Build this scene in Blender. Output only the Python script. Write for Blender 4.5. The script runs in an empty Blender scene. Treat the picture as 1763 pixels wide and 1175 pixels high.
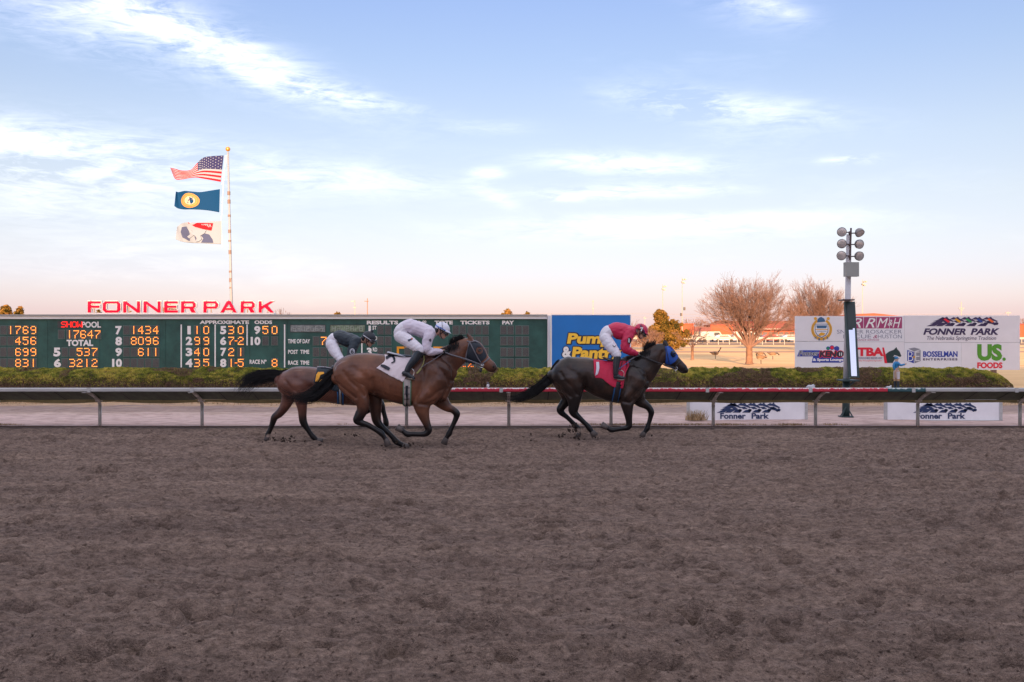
import bpy, bmesh, math, random
import numpy as np
from mathutils import Vector, Matrix
from mathutils.bvhtree import BVHTree

random.seed(7)
rng = np.random.default_rng(7)
R = math.radians
SC = bpy.context.scene
COL = SC.collection

# ------------------------------------------------------------------ camera
F, CX, HY, EYE = 1714.0, 881.5, 572.0, 2.0       # focal length / principal column / horizon row of the photograph
cam_d = bpy.data.cameras.new('camera')
cam_d.lens = 35.0; cam_d.sensor_width = 36.0
cam_d.shift_y = -15.5 / 1763.0
cam_d.clip_start = 0.1; cam_d.clip_end = 6000
cam = bpy.data.objects.new('camera', cam_d); COL.objects.link(cam)
cam.location = (0, 0, EYE); cam.rotation_euler = (R(90), 0, 0)
SC.camera = cam

# ------------------------------------------------------------------ exposure, world, sun
SC.view_settings.view_transform = 'Standard'
SC.view_settings.look = 'None'
SC.view_settings.gamma = 1.0
SC.view_settings.use_curve_mapping = False
EXPO = 1.9
SC.view_settings.exposure = EXPO
SUN_EL, SUN_AZ = 9.5, 183.0      # degrees; azimuth clockwise from +Y (straight behind the camera)

def lin(c):
    return tuple(((v/255.0)/12.92 if v/255.0 <= 0.04045 else ((v/255.0+0.055)/1.055)**2.4) for v in c)

world = bpy.data.worlds.new('World'); SC.world = world; world.use_nodes = True
nt = world.node_tree; nt.nodes.clear()
def N(t, **kw):
    n = nt.nodes.new(t)
    for k, v in kw.items(): setattr(n, k, v)
    return n
def M(op, a, b=None, c=None, clamp=False):
    n = nt.nodes.new('ShaderNodeMath'); n.operation = op; n.use_clamp = clamp
    for i, v in enumerate((a, b, c)):
        if v is None: continue
        if isinstance(v, (int, float)): n.inputs[i].default_value = v
        else: nt.links.new(v, n.inputs[i])
    return n.outputs[0]
out = N('ShaderNodeOutputWorld'); bg = N('ShaderNodeBackground')
bg.inputs['Strength'].default_value = 0.1
nt.links.new(bg.outputs[0], out.inputs[0])
tc = N('ShaderNodeTexCoord'); sep = N('ShaderNodeSeparateXYZ')
nt.links.new(tc.outputs['Generated'], sep.inputs[0])
el = M('ARCSINE', M('MINIMUM', M('MAXIMUM', sep.outputs[2], -1.0), 1.0))
az = M('ARCTAN2', sep.outputs[0], sep.outputs[1])
ramp = N('ShaderNodeValToRGB')
def lin_less(c, n):      # share of the display colour left after the physical sky's own part
    return tuple(max(.02, v - w) for v, w in zip(lin(c), n))
stops = [(-0.05, (226,190,178), (.69,.58,.30)), (0.004, (238,204,206), (.69,.58,.30)), (0.022, (247,217,219), (.87,.79,.42)), (0.036, (250,234,233), (.88,.86,.52)), (0.055, (251,244,247), (.87,.93,.63)), (0.085, (246,249,255), (.76,.92,.76)),
         (0.13, (232,243,255), (.60,.81,.81)), (0.185, (211,230,254), (.45,.66,.77)), (0.265, (181,208,249), (.33,.51,.67)), (0.33, (163,193,245), (.27,.43,.59)), (0.65, (175,195,240), (.13,.21,.33)), (1.2, (178,196,238), (.06,.10,.17))]
WB = (1.0, 0.88, 1.14)            # the photograph's slightly magenta white balance
NISH = 1.50 / 2 ** EXPO      # the physical sky, scaled to the exposure
cr = ramp.color_ramp
nt.links.new(M('MULTIPLY_ADD', el, 1/1.3, 0.05/1.3), ramp.inputs[0])
for i, (e, c, nn) in enumerate(stops):
    p = (e + 0.05) / 1.3
    s = cr.elements[0] if i == 0 else (cr.elements[1] if i == 1 else cr.elements.new(min(p, 1)))
    s.position = min(p, 1.0); s.color = (*lin_less(c, [v * k * NISH * 2 ** EXPO / 1.45 for v, k in zip(nn, WB)]), 1)
# wisps of cloud: soft streaks, each a broken-up gaussian in azimuth / elevation
def noise(scale, vec, detail=6, rough=0.6, dist=0.0):
    n = N('ShaderNodeTexNoise'); n.inputs['Scale'].default_value = scale
    n.inputs['Detail'].default_value = detail; n.inputs['Roughness'].default_value = rough
    n.inputs['Distortion'].default_value = dist
    nt.links.new(vec, n.inputs['Vector']); return n.outputs['Fac']
comb = N('ShaderNodeCombineXYZ'); nt.links.new(az, comb.inputs[0]); nt.links.new(el, comb.inputs[1])
mp = N('ShaderNodeMapping'); mp.inputs['Rotation'].default_value = (0, 0, R(12)); mp.inputs['Scale'].default_value = (1.0, 3.6, 1)
nt.links.new(comb.outputs[0], mp.inputs[0])
n1 = noise(7.0, mp.outputs[0], 9, 0.62, 0.9)
mp2 = N('ShaderNodeMapping'); mp2.inputs['Rotation'].default_value = (0, 0, R(10)); mp2.inputs['Scale'].default_value = (1.0, 5.5, 1); mp2.inputs['Location'].default_value = (3, 1, 0)
nt.links.new(comb.outputs[0], mp2.inputs[0])
n2 = noise(22.0, mp2.outputs[0], 8, 0.66, 1.2)
wisp = M('MULTIPLY_ADD', M('SUBTRACT', n1, 0.34), 2.6, M('MULTIPLY', M('SUBTRACT', n2, 0.5), 1.9), clamp=True)
blobs = [(250,75,105,30,6,.9), (330,105,130,28,20,.9), (470,140,130,24,20,1.0), (590,178,90,11,9,1.0), (40,35,120,18,24,.7), (90,110,190,20,12,.4),
         (110,310,240,44,2,.9), (60,272,200,18,0,.6), (560,310,150,20,4,.65), (1075,287,110,13,3,1.1), (1090,333,110,9,0,1.0), (1180,188,80,15,6,.75),
         (1290,210,120,18,7,.6), (1265,25,75,30,22,.55), (1330,52,40,10,20,.5), (1440,293,32,6,0,1.0), (840,300,22,7,0,.9),
         (845,335,35,9,25,.5), (1180,384,180,9,0,.7), (975,343,22,5,0,1.0), (1100,400,260,14,0,.35), (830,225,60,10,0,.3)]
tot = None
for (px, py, s1, s2, rot, amp) in blobs:
    a0, e0 = (px - CX) / F, (HY - py) / F
    c_, s_ = math.cos(R(-rot)), math.sin(R(-rot))
    du = M('SUBTRACT', az, a0); dv = M('SUBTRACT', el, e0)
    u = M('MULTIPLY_ADD', du, c_ * F / s1, M('MULTIPLY', dv, s_ * F / s1))
    v = M('MULTIPLY_ADD', dv, c_ * F / s2, M('MULTIPLY', du, -s_ * F / s2))
    g = M('MULTIPLY', M('EXPONENT', M('MULTIPLY', M('MULTIPLY_ADD', u, u, M('MULTIPLY', v, v)), -0.6)), amp)
    tot = g if tot is None else M('ADD', tot, g)
broad = M('MULTIPLY', M('SUBTRACT', noise(2.0, mp.outputs[0], 5), M('SUBTRACT', 0.52, M('MULTIPLY', M('SUBTRACT', el, 0.36, clamp=True), 0.5, clamp=True)), clamp=True), 1.5)  # cover also raised overhead, out of view, to add fill light
dens = M('MULTIPLY', M('ADD', M('MULTIPLY', tot, 0.95), broad), wisp, clamp=True)
dens = M('MULTIPLY', dens, 0.74)
fill_veil = M('MULTIPLY', M('DIVIDE', M('SUBTRACT', el, 0.38, clamp=True), 0.35, clamp=True), 0.90)      # unseen overhead cloud, added to brighten the shaded ground
dens = M('MAXIMUM', dens, fill_veil)
mix = N('ShaderNodeMix', data_type='RGBA')
nt.links.new(dens, mix.inputs['Factor']); nt.links.new(ramp.outputs[0], mix.inputs['A'])
mix.inputs['B'].default_value = (1.10, 1.02, 0.98, 1)
sky = N('ShaderNodeTexSky'); sky.sky_type = 'NISHITA'; sky.sun_disc = False
sky.sun_elevation = R(SUN_EL); sky.sun_rotation = R(SUN_AZ); sky.altitude = 560
# display-referred gradient + a share of the physical sky (carries the glow round the low sun)
sc1 = N('ShaderNodeVectorMath', operation='SCALE'); nt.links.new(mix.outputs['Result'], sc1.inputs[0])
sc1.inputs['Scale'].default_value = 10.0 / (2 ** EXPO)
sc2 = N('ShaderNodeVectorMath', operation='SCALE'); nt.links.new(sky.outputs[0], sc2.inputs[0])
wbn = N('ShaderNodeVectorMath', operation='MULTIPLY'); nt.links.new(sc2.outputs[0], wbn.inputs[0]); wbn.inputs[1].default_value = WB
sc2.inputs['Scale'].default_value = NISH
add = N('ShaderNodeVectorMath', operation='ADD')
nt.links.new(sc1.outputs[0], add.inputs[0]); nt.links.new(wbn.outputs[0], add.inputs[1])
nt.links.new(add.outputs[0], bg.inputs['Color'])
world.cycles.sampling_method = 'MANUAL'; world.cycles.sample_map_resolution = 512

sun_d = bpy.data.lights.new('sun', 'SUN'); sun_d.energy = 4.3; sun_d.angle = R(0.55); sun_d.color = (1.0, 0.57, 0.30)
sun = bpy.data.objects.new('sun', sun_d); COL.objects.link(sun)
sd = Vector((math.sin(R(SUN_AZ)) * math.cos(R(SUN_EL)), math.cos(R(SUN_AZ)) * math.cos(R(SUN_EL)), math.sin(R(SUN_EL))))
sun.rotation_euler = sd.to_track_quat('Z', 'Y').to_euler()

# ------------------------------------------------------------------ helpers
def P(px, py, d):
    """point at distance d seen at photograph pixel px, py"""
    return Vector(((px - CX) * d / F, d, EYE - (py - HY) * d / F))

def mat(name, col, rough=0.7, var=0.0, scale=6.0, bump=0.0, bscale=None, metal=0.0, spec=0.5, col2=None, stretch=None,
        sheen=0.0, emit=0.0, detail=5.0, thresh=None, coat=0.0):
    m = bpy.data.materials.new(name); m.use_nodes = True
    t = m.node_tree; b = t.nodes['Principled BSDF']
    b.inputs['Roughness'].default_value = rough; b.inputs['Metallic'].default_value = metal
    b.inputs['Specular IOR Level'].default_value = spec
    b.inputs['Base Color'].default_value = (*col, 1)
    b.inputs['Coat Weight'].default_value = coat
    if sheen: b.inputs['Sheen Weight'].default_value = sheen
    if emit:
        b.inputs['Emission Color'].default_value = (*col, 1); b.inputs['Emission Strength'].default_value = emit
    if var or col2 or bump:
        c = t.nodes.new('ShaderNodeTexCoord'); vec = c.outputs['Object']
        if stretch:
            mpp = t.nodes.new('ShaderNodeMapping'); mpp.inputs['Scale'].default_value = stretch
            t.links.new(vec, mpp.inputs[0]); vec = mpp.outputs[0]
        n = t.nodes.new('ShaderNodeTexNoise'); n.inputs['Scale'].default_value = scale; n.inputs['Detail'].default_value = detail
        n.inputs['Roughness'].default_value = 0.62
        t.links.new(vec, n.inputs['Vector'])
        if var or col2:
            r = t.nodes.new('ShaderNodeValToRGB')
            a = tuple(max(0, v * (1 - var)) for v in col); bb = col2 if col2 else tuple(min(1, v * (1 + var)) for v in col)
            lo, hi = thresh if thresh else (0.3, 0.7)
            r.color_ramp.elements[0].position = lo; r.color_ramp.elements[0].color = (*a, 1)
            r.color_ramp.elements[1].position = hi; r.color_ramp.elements[1].color = (*bb, 1)
            t.links.new(n.outputs['Fac'], r.inputs[0]); t.links.new(r.outputs[0], b.inputs['Base Color'])
        if bump:
            n2_ = t.nodes.new('ShaderNodeTexNoise'); n2_.inputs['Scale'].default_value = bscale or scale * 4
            n2_.inputs['Detail'].default_value = 6
            t.links.new(vec, n2_.inputs['Vector'])
            bp = t.nodes.new('ShaderNodeBump'); bp.inputs['Strength'].default_value = 0.6; bp.inputs['Distance'].default_value = bump
            t.links.new(n2_.outputs['Fac'], bp.inputs['Height']); t.links.new(bp.outputs[0], b.inputs['Normal'])
    return m

def link(name, me, m, parent=None, smooth=False):
    o = bpy.data.objects.new(name, me); COL.objects.link(o)
    if m is not None:
        ms = list(m) if isinstance(m, (list, tuple)) else [m]
        for mm in ms[len(me.materials):]: me.materials.append(mm)
    if smooth: me.shade_smooth()
    if parent is not None:
        o.parent = parent
        if parent.type == 'EMPTY': o.matrix_parent_inverse = Matrix.Translation(-parent.location)
    return o

def tag(o, label=None, cat=None, group=None, kind=None):
    if label: o['label'] = label
    if cat: o['category'] = cat
    if group: o['group'] = group
    if kind: o['kind'] = kind
    return o

def thing(name, label, cat, loc=(0, 0, 0), group=None):
    o = bpy.data.objects.new(name, None); COL.objects.link(o); o.location = loc; o.empty_display_size = 0.2
    return tag(o, label, cat, group)

class MB:
    """collects verts and faces of one mesh"""
    def __init__(s): s.v = []; s.f = []; s.mi = []
    def add(s, vs, fs, mi=0):
        n = len(s.v); s.v += [tuple(p) for p in vs]; s.f += [tuple(i + n for i in f) for f in fs]; s.mi += [mi] * len(fs); return s
    def box(s, x0, x1, y0, y1, z0, z1, mi=0):
        vs = [(x0,y0,z0),(x1,y0,z0),(x1,y1,z0),(x0,y1,z0),(x0,y0,z1),(x1,y0,z1),(x1,y1,z1),(x0,y1,z1)]
        return s.add(vs, [(0,3,2,1),(4,5,6,7),(0,1,5,4),(1,2,6,5),(2,3,7,6),(3,0,4,7)], mi)
    def rod(s, a, b, r0, r1=None, n=8, mi=0):
        a = Vector(a); b = Vector(b); r1 = r0 if r1 is None else r1
        t = (b - a).normalized(); u = t.orthogonal().normalized(); w = t.cross(u)
        vs = [a + (u*math.cos(k*math.tau/n) + w*math.sin(k*math.tau/n))*r0 for k in range(n)]
        vs += [b + (u*math.cos(k*math.tau/n) + w*math.sin(k*math.tau/n))*r1 for k in range(n)]
        fs = [(k, (k+1) % n, n+(k+1) % n, n+k) for k in range(n)] + [tuple(range(n-1, -1, -1)), tuple(range(n, 2*n))]
        return s.add(vs, fs, mi)
    def path(s, pts, r, n=6, mi=0):
        for a, b in zip(pts[:-1], pts[1:]): s.rod(a, b, r, r, n, mi)
        return s
    def ball(s, c, r, seg=12, rings=8, sc=(1, 1, 1), mi=0):
        vs = []; fs = []
        for i in range(rings + 1):
            th = math.pi * i / rings
            for k in range(seg):
                ph = math.tau * k / seg
                vs.append((c[0]+r*sc[0]*math.sin(th)*math.cos(ph), c[1]+r*sc[1]*math.sin(th)*math.sin(ph), c[2]+r*sc[2]*math.cos(th)))
        for i in range(rings):
            for k in range(seg):
                fs.append((i*seg+k, (i+1)*seg+k, (i+1)*seg+(k+1) % seg, i*seg+(k+1) % seg))
        return s.add(vs, fs, mi)
    def prism(s, poly, y0, y1, mi=0):
        """polygon of (x, z) extruded from y0 (front) to y1"""
        n = len(poly)
        vs = [(p[0], y0, p[1]) for p in poly] + [(p[0], y1, p[1]) for p in poly]
        return s.add(vs, [tuple(range(n)), tuple(range(2*n-1, n-1, -1))] + [(k, n+k, n+(k+1) % n, (k+1) % n) for k in range(n)], mi)
    def mesh(s, name, fix=False):
        me = bpy.data.meshes.new(name); me.from_pydata(s.v, [], s.f)
        if any(s.mi): me.polygons.foreach_set('material_index', s.mi)
        if fix:
            bm = bmesh.new(); bm.from_mesh(me); bmesh.ops.remove_doubles(bm, verts=bm.verts, dist=1e-5)
            bmesh.ops.recalc_face_normals(bm, faces=bm.faces); bm.to_mesh(me); bm.free()
        me.update(); return me
    def build(s, name, m, parent=None, smooth=False, fix=False):
        return link(name, s.mesh(name, fix), m, parent, smooth)

def quads_mesh(name, co, nq, attr=None):
    """co: (nq*4,3) array of quad corners"""
    me = bpy.data.meshes.new(name)
    me.vertices.add(nq*4); me.vertices.foreach_set('co', np.asarray(co, dtype=np.float32).ravel())
    me.loops.add(nq*4); me.loops.foreach_set('vertex_index', np.arange(nq*4, dtype=np.int32))
    me.polygons.add(nq); me.polygons.foreach_set('loop_start', np.arange(0, nq*4, 4, dtype=np.int32))
    if attr is not None:
        a = me.attributes.new('tint', 'FLOAT', 'POINT'); a.data.foreach_set('value', np.repeat(np.asarray(attr, dtype=np.float32), 4))
    me.update(); return me

def leaf_quads(c, size, up=0.3, aspect=0.5):
    """random small quads centred on the (n,3) array c"""
    n = len(c)
    d = rng.normal(size=(n, 3)); d[:, 2] += up; d /= np.linalg.norm(d, axis=1)[:, None]
    e = rng.normal(size=(n, 3)); e -= (e * d).sum(1)[:, None] * d; e /= np.linalg.norm(e, axis=1)[:, None]
    s = (size * rng.uniform(0.6, 1.4, n))[:, None]
    q = np.stack([c - d*s - e*s*aspect, c + d*s*0.2 - e*s*aspect, c + d*s, c + d*s*0.2 + e*s*aspect], axis=1)
    return q.reshape(-1, 3)

# value noise on numpy arrays
def vnoise(x, y, seed=0):
    xi = np.floor(x).astype(np.int64); yi = np.floor(y).astype(np.int64)
    fx = x - xi; fy = y - yi; fx = fx*fx*(3-2*fx); fy = fy*fy*(3-2*fy)
    def h(i, j):
        k = (i * 374761393 + j * 668265263 + seed * 1274126177) & 0xffffffff
        k = ((k ^ (k >> 13)) * 1274126177) & 0xffffffff
        return ((k ^ (k >> 16)) & 0xffff) / 65535.0
    return (h(xi, yi)*(1-fx) + h(xi+1, yi)*fx)*(1-fy) + (h(xi, yi+1)*(1-fx) + h(xi+1, yi+1)*fx)*fy - 0.5

# ---- text
def text_mesh(body, bold=0.0, shear=0.0, spacing=1.0):
    cu = bpy.data.curves.new('lettering', 'FONT'); cu.body = body; cu.offset = bold; cu.shear = shear; cu.space_character = spacing
    cu.resolution_u = 3; cu.fill_mode = 'BOTH'; cu.extrude = 0.02
    o = bpy.data.objects.new('lettering', cu); COL.objects.link(o)
    bpy.context.view_layer.update()
    me = bpy.data.meshes.new_from_object(o.evaluated_get(bpy.context.evaluated_depsgraph_get()))
    bpy.data.objects.remove(o); bpy.data.curves.remove(cu)
    return me

def text_arrays(body, w, h, bold=0.0, shear=0.0, spacing=1.0):
    """verts (u, depth, v) fitted to a w x h rectangle with its corner at the origin"""
    me = text_mesh(body, bold, shear, spacing)
    v = np.empty(len(me.vertices)*3, dtype=np.float32); me.vertices.foreach_get('co', v); v = v.reshape(-1, 3)
    fs = [tuple(p.vertices) for p in me.polygons]
    lo = v.min(0); hi = v.max(0); bpy.data.meshes.remove(me)
    u = (v[:, 0]-lo[0])/(hi[0]-lo[0])*w; z = (v[:, 1]-lo[1])/(hi[1]-lo[1])*h; dd = (v[:, 2]-lo[2])/(hi[2]-lo[2])
    return u, dd, z, fs

class Board:
    """a flat board: px() turns photograph pixels into points of its front face"""
    def __init__(s, px, d, ang=0.0):
        s.o = P(px, HY, d); s.o.z = 0; a = R(ang)
        s.u = Vector((math.cos(a), math.sin(a), 0)); s.n = Vector((math.sin(a), -math.cos(a), 0))
    def px(s, x, y, lift=0.0):
        ray = Vector(((x - CX) / F, 1, -(y - HY) / F)); c = Vector((0, 0, EYE)); o = s.o + s.n * lift
        t = (o - c).dot(s.n) / ray.dot(s.n); return c + ray * t
    def poly(s, pts, m, parent, name='print', lift=0.006, th=0.005):
        vs = [s.px(x, y, lift) for x, y in pts]; n = len(vs); vs += [v - s.n * th for v in vs]
        mb = MB(); mb.add(vs, [tuple(range(n)), tuple(range(2*n-1, n-1, -1))] + [(k, (k+1) % n, n+(k+1) % n, n+k) for k in range(n)])
        return mb.build(name, m, parent, fix=True)
    def polys(s, lst, m, parent, name='print', lift=0.006, th=0.005):
        mb = MB()
        for pts in lst:
            vs = [s.px(x, y, lift) for x, y in pts]; n = len(vs); vs += [v - s.n * th for v in vs]
            mb.add(vs, [tuple(range(n)), tuple(range(2*n-1, n-1, -1))] + [(k, (k+1) % n, n+(k+1) % n, n+k) for k in range(n)])
        return mb.build(name, m, parent, fix=True)
    def rect(s, x0, y0, x1, y1, m, parent, name='print', lift=0.006, th=0.005):
        return s.poly([(x0, y0), (x1, y0), (x1, y1), (x0, y1)], m, parent, name, lift, th)
    def text(s, body, x0, y0, x1, y1, m, parent, name='lettering', bold=0.02, shear=0.0, lift=0.008, th=0.005, spacing=1.0, grow=0.0):
        x0 -= grow; x1 += grow; y0 -= grow; y1 += grow
        a = s.px(x0, y1, lift); b = s.px(x1, y1, lift); c = s.px(x0, y0, lift)
        w = (b - a).length; h = c.z - a.z
        u, dd, z, fs = text_arrays(body, w, h, bold, shear, spacing)
        vs = [a + s.u * float(p) + Vector((0, 0, float(q))) - s.n * th * (1 - float(k)) for p, k, q in zip(u, dd, z)]
        mb = MB(); mb.add(vs, fs)
        return mb.build(name, m, parent)

def disc_pts(x, y, rx, ry=None, n=20, a0=0, a1=360):
    ry = rx if ry is None else ry
    return [(x + rx*math.cos(R(a0+(a1-a0)*k/n)), y + ry*math.sin(R(a0+(a1-a0)*k/n))) for k in range(n + (0 if a1-a0 == 360 else 1))]
# ------------------------------------------------------------------ ground, track, path
M_dry = mat('dry_grass_ground', (0.66, 0.41, 0.20), 0.95, var=0.15, scale=0.35, bump=0.004, bscale=6, spec=0.1, col2=(0.80, 0.54, 0.29), stretch=(0.25, 1.0, 1))
def band_ground():
    m = bpy.data.materials.new('path_ground'); m.use_nodes = True; t = m.node_tree; b = t.nodes['Principled BSDF']
    b.inputs['Roughness'].default_value = 0.92; b.inputs['Specular IOR Level'].default_value = 0.15
    c = t.nodes.new('ShaderNodeTexCoord'); sp = t.nodes.new('ShaderNodeSeparateXYZ'); t.links.new(c.outputs['Object'], sp.inputs[0])
    mp_ = t.nodes.new('ShaderNodeMapping'); mp_.inputs['Scale'].default_value = (0.5, 1, 1); t.links.new(c.outputs['Object'], mp_.inputs[0])
    n = t.nodes.new('ShaderNodeTexNoise'); n.inputs['Scale'].default_value = 1.3; n.inputs['Detail'].default_value = 7; n.inputs['Roughness'].default_value = 0.65
    t.links.new(mp_.outputs[0], n.inputs['Vector'])
    ma = t.nodes.new('ShaderNodeMath'); ma.operation = 'MULTIPLY_ADD'; t.links.new(n.outputs['Fac'], ma.inputs[0]); ma.inputs[1].default_value = 3.6
    t.links.new(sp.outputs[1], ma.inputs[2])
    mr = t.nodes.new('ShaderNodeMapRange'); mr.inputs['From Min'].default_value = 22.0; mr.inputs['From Max'].default_value = 34.0
    t.links.new(ma.outputs[0], mr.inputs['Value'])
    r = t.nodes.new('ShaderNodeValToRGB'); t.links.new(mr.outputs[0], r.inputs[0])
    st = [(0.0, (.40,.28,.24)), (0.10, (.50,.37,.35)), (0.28, (.56,.42,.39)), (0.34, (.46,.34,.29)), (0.40, (.34,.25,.22)), (0.50, (.30,.22,.20)), (0.56, (.44,.30,.20)), (0.72, (.48,.32,.18)), (0.80, (.30,.21,.14)), (1.0, (.24,.17,.11))]
    for i, (p, cc) in enumerate(st):
        e = r.color_ramp.elements[i] if i < 2 else r.color_ramp.elements.new(p)
        e.position = p; e.color = (*cc, 1)
    n3 = t.nodes.new('ShaderNodeTexNoise'); n3.inputs['Scale'].default_value = 5; n3.inputs['Detail'].default_value = 8; n3.inputs['Roughness'].default_value = 0.7
    t.links.new(mp_.outputs[0], n3.inputs['Vector'])
    mx = t.nodes.new('ShaderNodeMix'); mx.data_type = 'RGBA'; mx.blend_type = 'MULTIPLY'; mx.inputs['Factor'].default_value = 0.8
    r3 = t.nodes.new('ShaderNodeValToRGB'); r3.color_ramp.elements[0].position = .35; r3.color_ramp.elements[0].color = (.58,.53,.50,1); r3.color_ramp.elements[1].position = .6; r3.color_ramp.elements[1].color = (1.12,1.1,1.08,1)
    t.links.new(n3.outputs['Fac'], r3.inputs[0]); t.links.new(r.outputs[0], mx.inputs['A']); t.links.new(r3.outputs[0], mx.inputs['B'])
    t.links.new(mx.outputs['Result'], b.inputs['Base Color'])
    bp = t.nodes.new('ShaderNodeBump'); bp.inputs['Distance'].default_value = 0.03; bp.inputs['Strength'].default_value = 0.7
    t.links.new(n3.outputs['Fac'], bp.inputs['Height']); t.links.new(bp.outputs[0], b.inputs['Normal'])
    return m
def dirt_mat():
    m = bpy.data.materials.new('track_dirt'); m.use_nodes = True; t = m.node_tree; b = t.nodes['Principled BSDF']
    b.inputs['Roughness'].default_value = 0.95; b.inputs['Specular IOR Level'].default_value = 0.12
    c = t.nodes.new('ShaderNodeTexCoord')
    def nz(s, d, r, sc=(1, 1, 1)):
        mp_ = t.nodes.new('ShaderNodeMapping'); mp_.inputs['Scale'].default_value = sc; t.links.new(c.outputs['Object'], mp_.inputs[0])
        n = t.nodes.new('ShaderNodeTexNoise'); n.inputs['Scale'].default_value = s; n.inputs['Detail'].default_value = d; n.inputs['Roughness'].default_value = r
        t.links.new(mp_.outputs[0], n.inputs['Vector']); return n.outputs['Fac']
    r = t.nodes.new('ShaderNodeValToRGB'); t.links.new(nz(20, 9, 0.8, (.5, 1, 1)), r.inputs[0])
    r.color_ramp.elements[0].position = .30; r.color_ramp.elements[0].color = (.075, .052, .044, 1)
    r.color_ramp.elements[1].position = .64; r.color_ramp.elements[1].color = (.50, .365, .30, 1)
    r2 = t.nodes.new('ShaderNodeValToRGB'); t.links.new(nz(1.1, 6, 0.7, (.16, 1.6, 1)), r2.inputs[0])
    r2.color_ramp.elements[0].position = .35; r2.color_ramp.elements[0].color = (.74, .73, .75, 1)
    r2.color_ramp.elements[1].position = .68; r2.color_ramp.elements[1].color = (1.14, 1.13, 1.11, 1)
    mx = t.nodes.new('ShaderNodeMix'); mx.data_type = 'RGBA'; mx.blend_type = 'MULTIPLY'; mx.inputs['Factor'].default_value = 1.0
    t.links.new(r.outputs[0], mx.inputs['A']); t.links.new(r2.outputs[0], mx.inputs['B']); at = t.nodes.new('ShaderNodeAttribute'); at.attribute_name = 'print_dark'
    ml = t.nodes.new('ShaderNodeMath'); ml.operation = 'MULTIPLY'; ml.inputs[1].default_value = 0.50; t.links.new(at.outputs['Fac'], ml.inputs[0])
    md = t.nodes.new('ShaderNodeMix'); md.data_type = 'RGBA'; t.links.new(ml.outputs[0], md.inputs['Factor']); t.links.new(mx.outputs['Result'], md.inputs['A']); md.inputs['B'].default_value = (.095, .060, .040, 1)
    t.links.new(md.outputs['Result'], b.inputs['Base Color'])
    bp = t.nodes.new('ShaderNodeBump'); bp.inputs['Distance'].default_value = 0.04; bp.inputs['Strength'].default_value = 1.0
    vo = t.nodes.new('ShaderNodeTexVoronoi'); vo.inputs['Scale'].default_value = 34; vo.inputs['Detail'].default_value = 2.5; vo.inputs['Roughness'].default_value = .8; t.links.new(c.outputs['Object'], vo.inputs['Vector'])
    hm = t.nodes.new('ShaderNodeMath'); hm.operation = 'MULTIPLY_ADD'; hm.inputs[1].default_value = -.55; t.links.new(vo.outputs['Distance'], hm.inputs[0]); t.links.new(nz(60, 6, 0.75), hm.inputs[2]); t.links.new(hm.outputs[0], bp.inputs['Height']); t.links.new(bp.outputs[0], b.inputs['Normal'])
    return m
M_path = band_ground(); M_dirt = dirt_mat()

for y0, y1 in ((20.9, 4000), (-400, -3.9)): MB().add([(-2500, y0, -0.05), (2500, y0, -0.05), (2500, y1, -0.05), (-2500, y1, -0.05)], [(0, 1, 2, 3)]).build('ground', M_dry)['kind'] = 'structure'

# race track surface with its hoof prints, harrow lines and clods
xs = np.arange(-17.0, 17.001, 0.028)
rows = [1.5]
while rows[-1] < 20.95: rows.append(rows[-1] + 0.016 + 0.0014 * max(rows[-1]-4, 0))
ys = np.array(rows); X, Y = np.meshgrid(xs, ys)
wx = X + 0.10*vnoise(X*2.1, Y*2.1, 11); wy = Y + 0.10*vnoise(X*1.7, Y*1.7, 12)
H = 0.035*vnoise(wx*0.7, wy*1.3, 1) + 0.060*vnoise(wx*0.8, wy*5.2, 2) + 0.034*vnoise(wx*3.0, wy*10, 3) + 0.016*vnoise(wx*6, wy*8, 13) + 0.040*vnoise(wx*14, wy*17, 4) + 0.028*vnoise(X*28, Y*32, 5)
H += 0.012*np.maximum(0, vnoise(X*60, Y*60, 6))
H += 0.060*(1-np.abs(np.sin(wy*math.pi/0.36 + 3*vnoise(X*0.3, Y*0.6, 8)))**.8) * np.clip(0.55 + 1.5*vnoise(X*0.5, Y*1.2, 7), 0, 1.2) + 0.006*np.sin(wy*math.tau/0.11 + 3*vnoise(X*0.7, Y, 9))
PRINT_DARK = np.zeros_like(H)
prints = []
def hoofprint(hx, hy, s=1.0, dp=1.0):
    prints.append((hx, hy))
    i0, i1 = np.searchsorted(ys, [hy-0.35*s, hy+0.35*s]); j0, j1 = np.searchsorted(xs, [hx-0.35*s, hx+0.35*s])
    if i1 <= i0 or j1 <= j0: return
    sx = X[i0:i1, j0:j1] - hx; sy = Y[i0:i1, j0:j1] - hy
    an = random.uniform(-0.7, 0.7); a, b = math.cos(an), math.sin(an)
    u = (sx*a + sy*b) / (0.115*s); v = (sy*a - sx*b) / (0.075*s)
    u = u + .5*vnoise(sx*9+hx*3, sy*9, 22); v = v + .5*vnoise(sx*9, sy*9+hy*3, 23); r2 = u*u + v*v
    PRINT_DARK[i0:i1, j0:j1] = np.maximum(PRINT_DARK[i0:i1, j0:j1], min(1, dp)*np.exp(-r2*r2*1.1))  # colour turns darker brown inside each print hollow
    H[i0:i1, j0:j1] += -0.125*dp*s*np.exp(-r2**1.5) + 0.045*dp*s*np.exp(-((np.sqrt(r2)-1.65)/0.42)**2) * (0.6+0.8*vnoise(sx*14+hx, sy*14+hy, 21))
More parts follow.
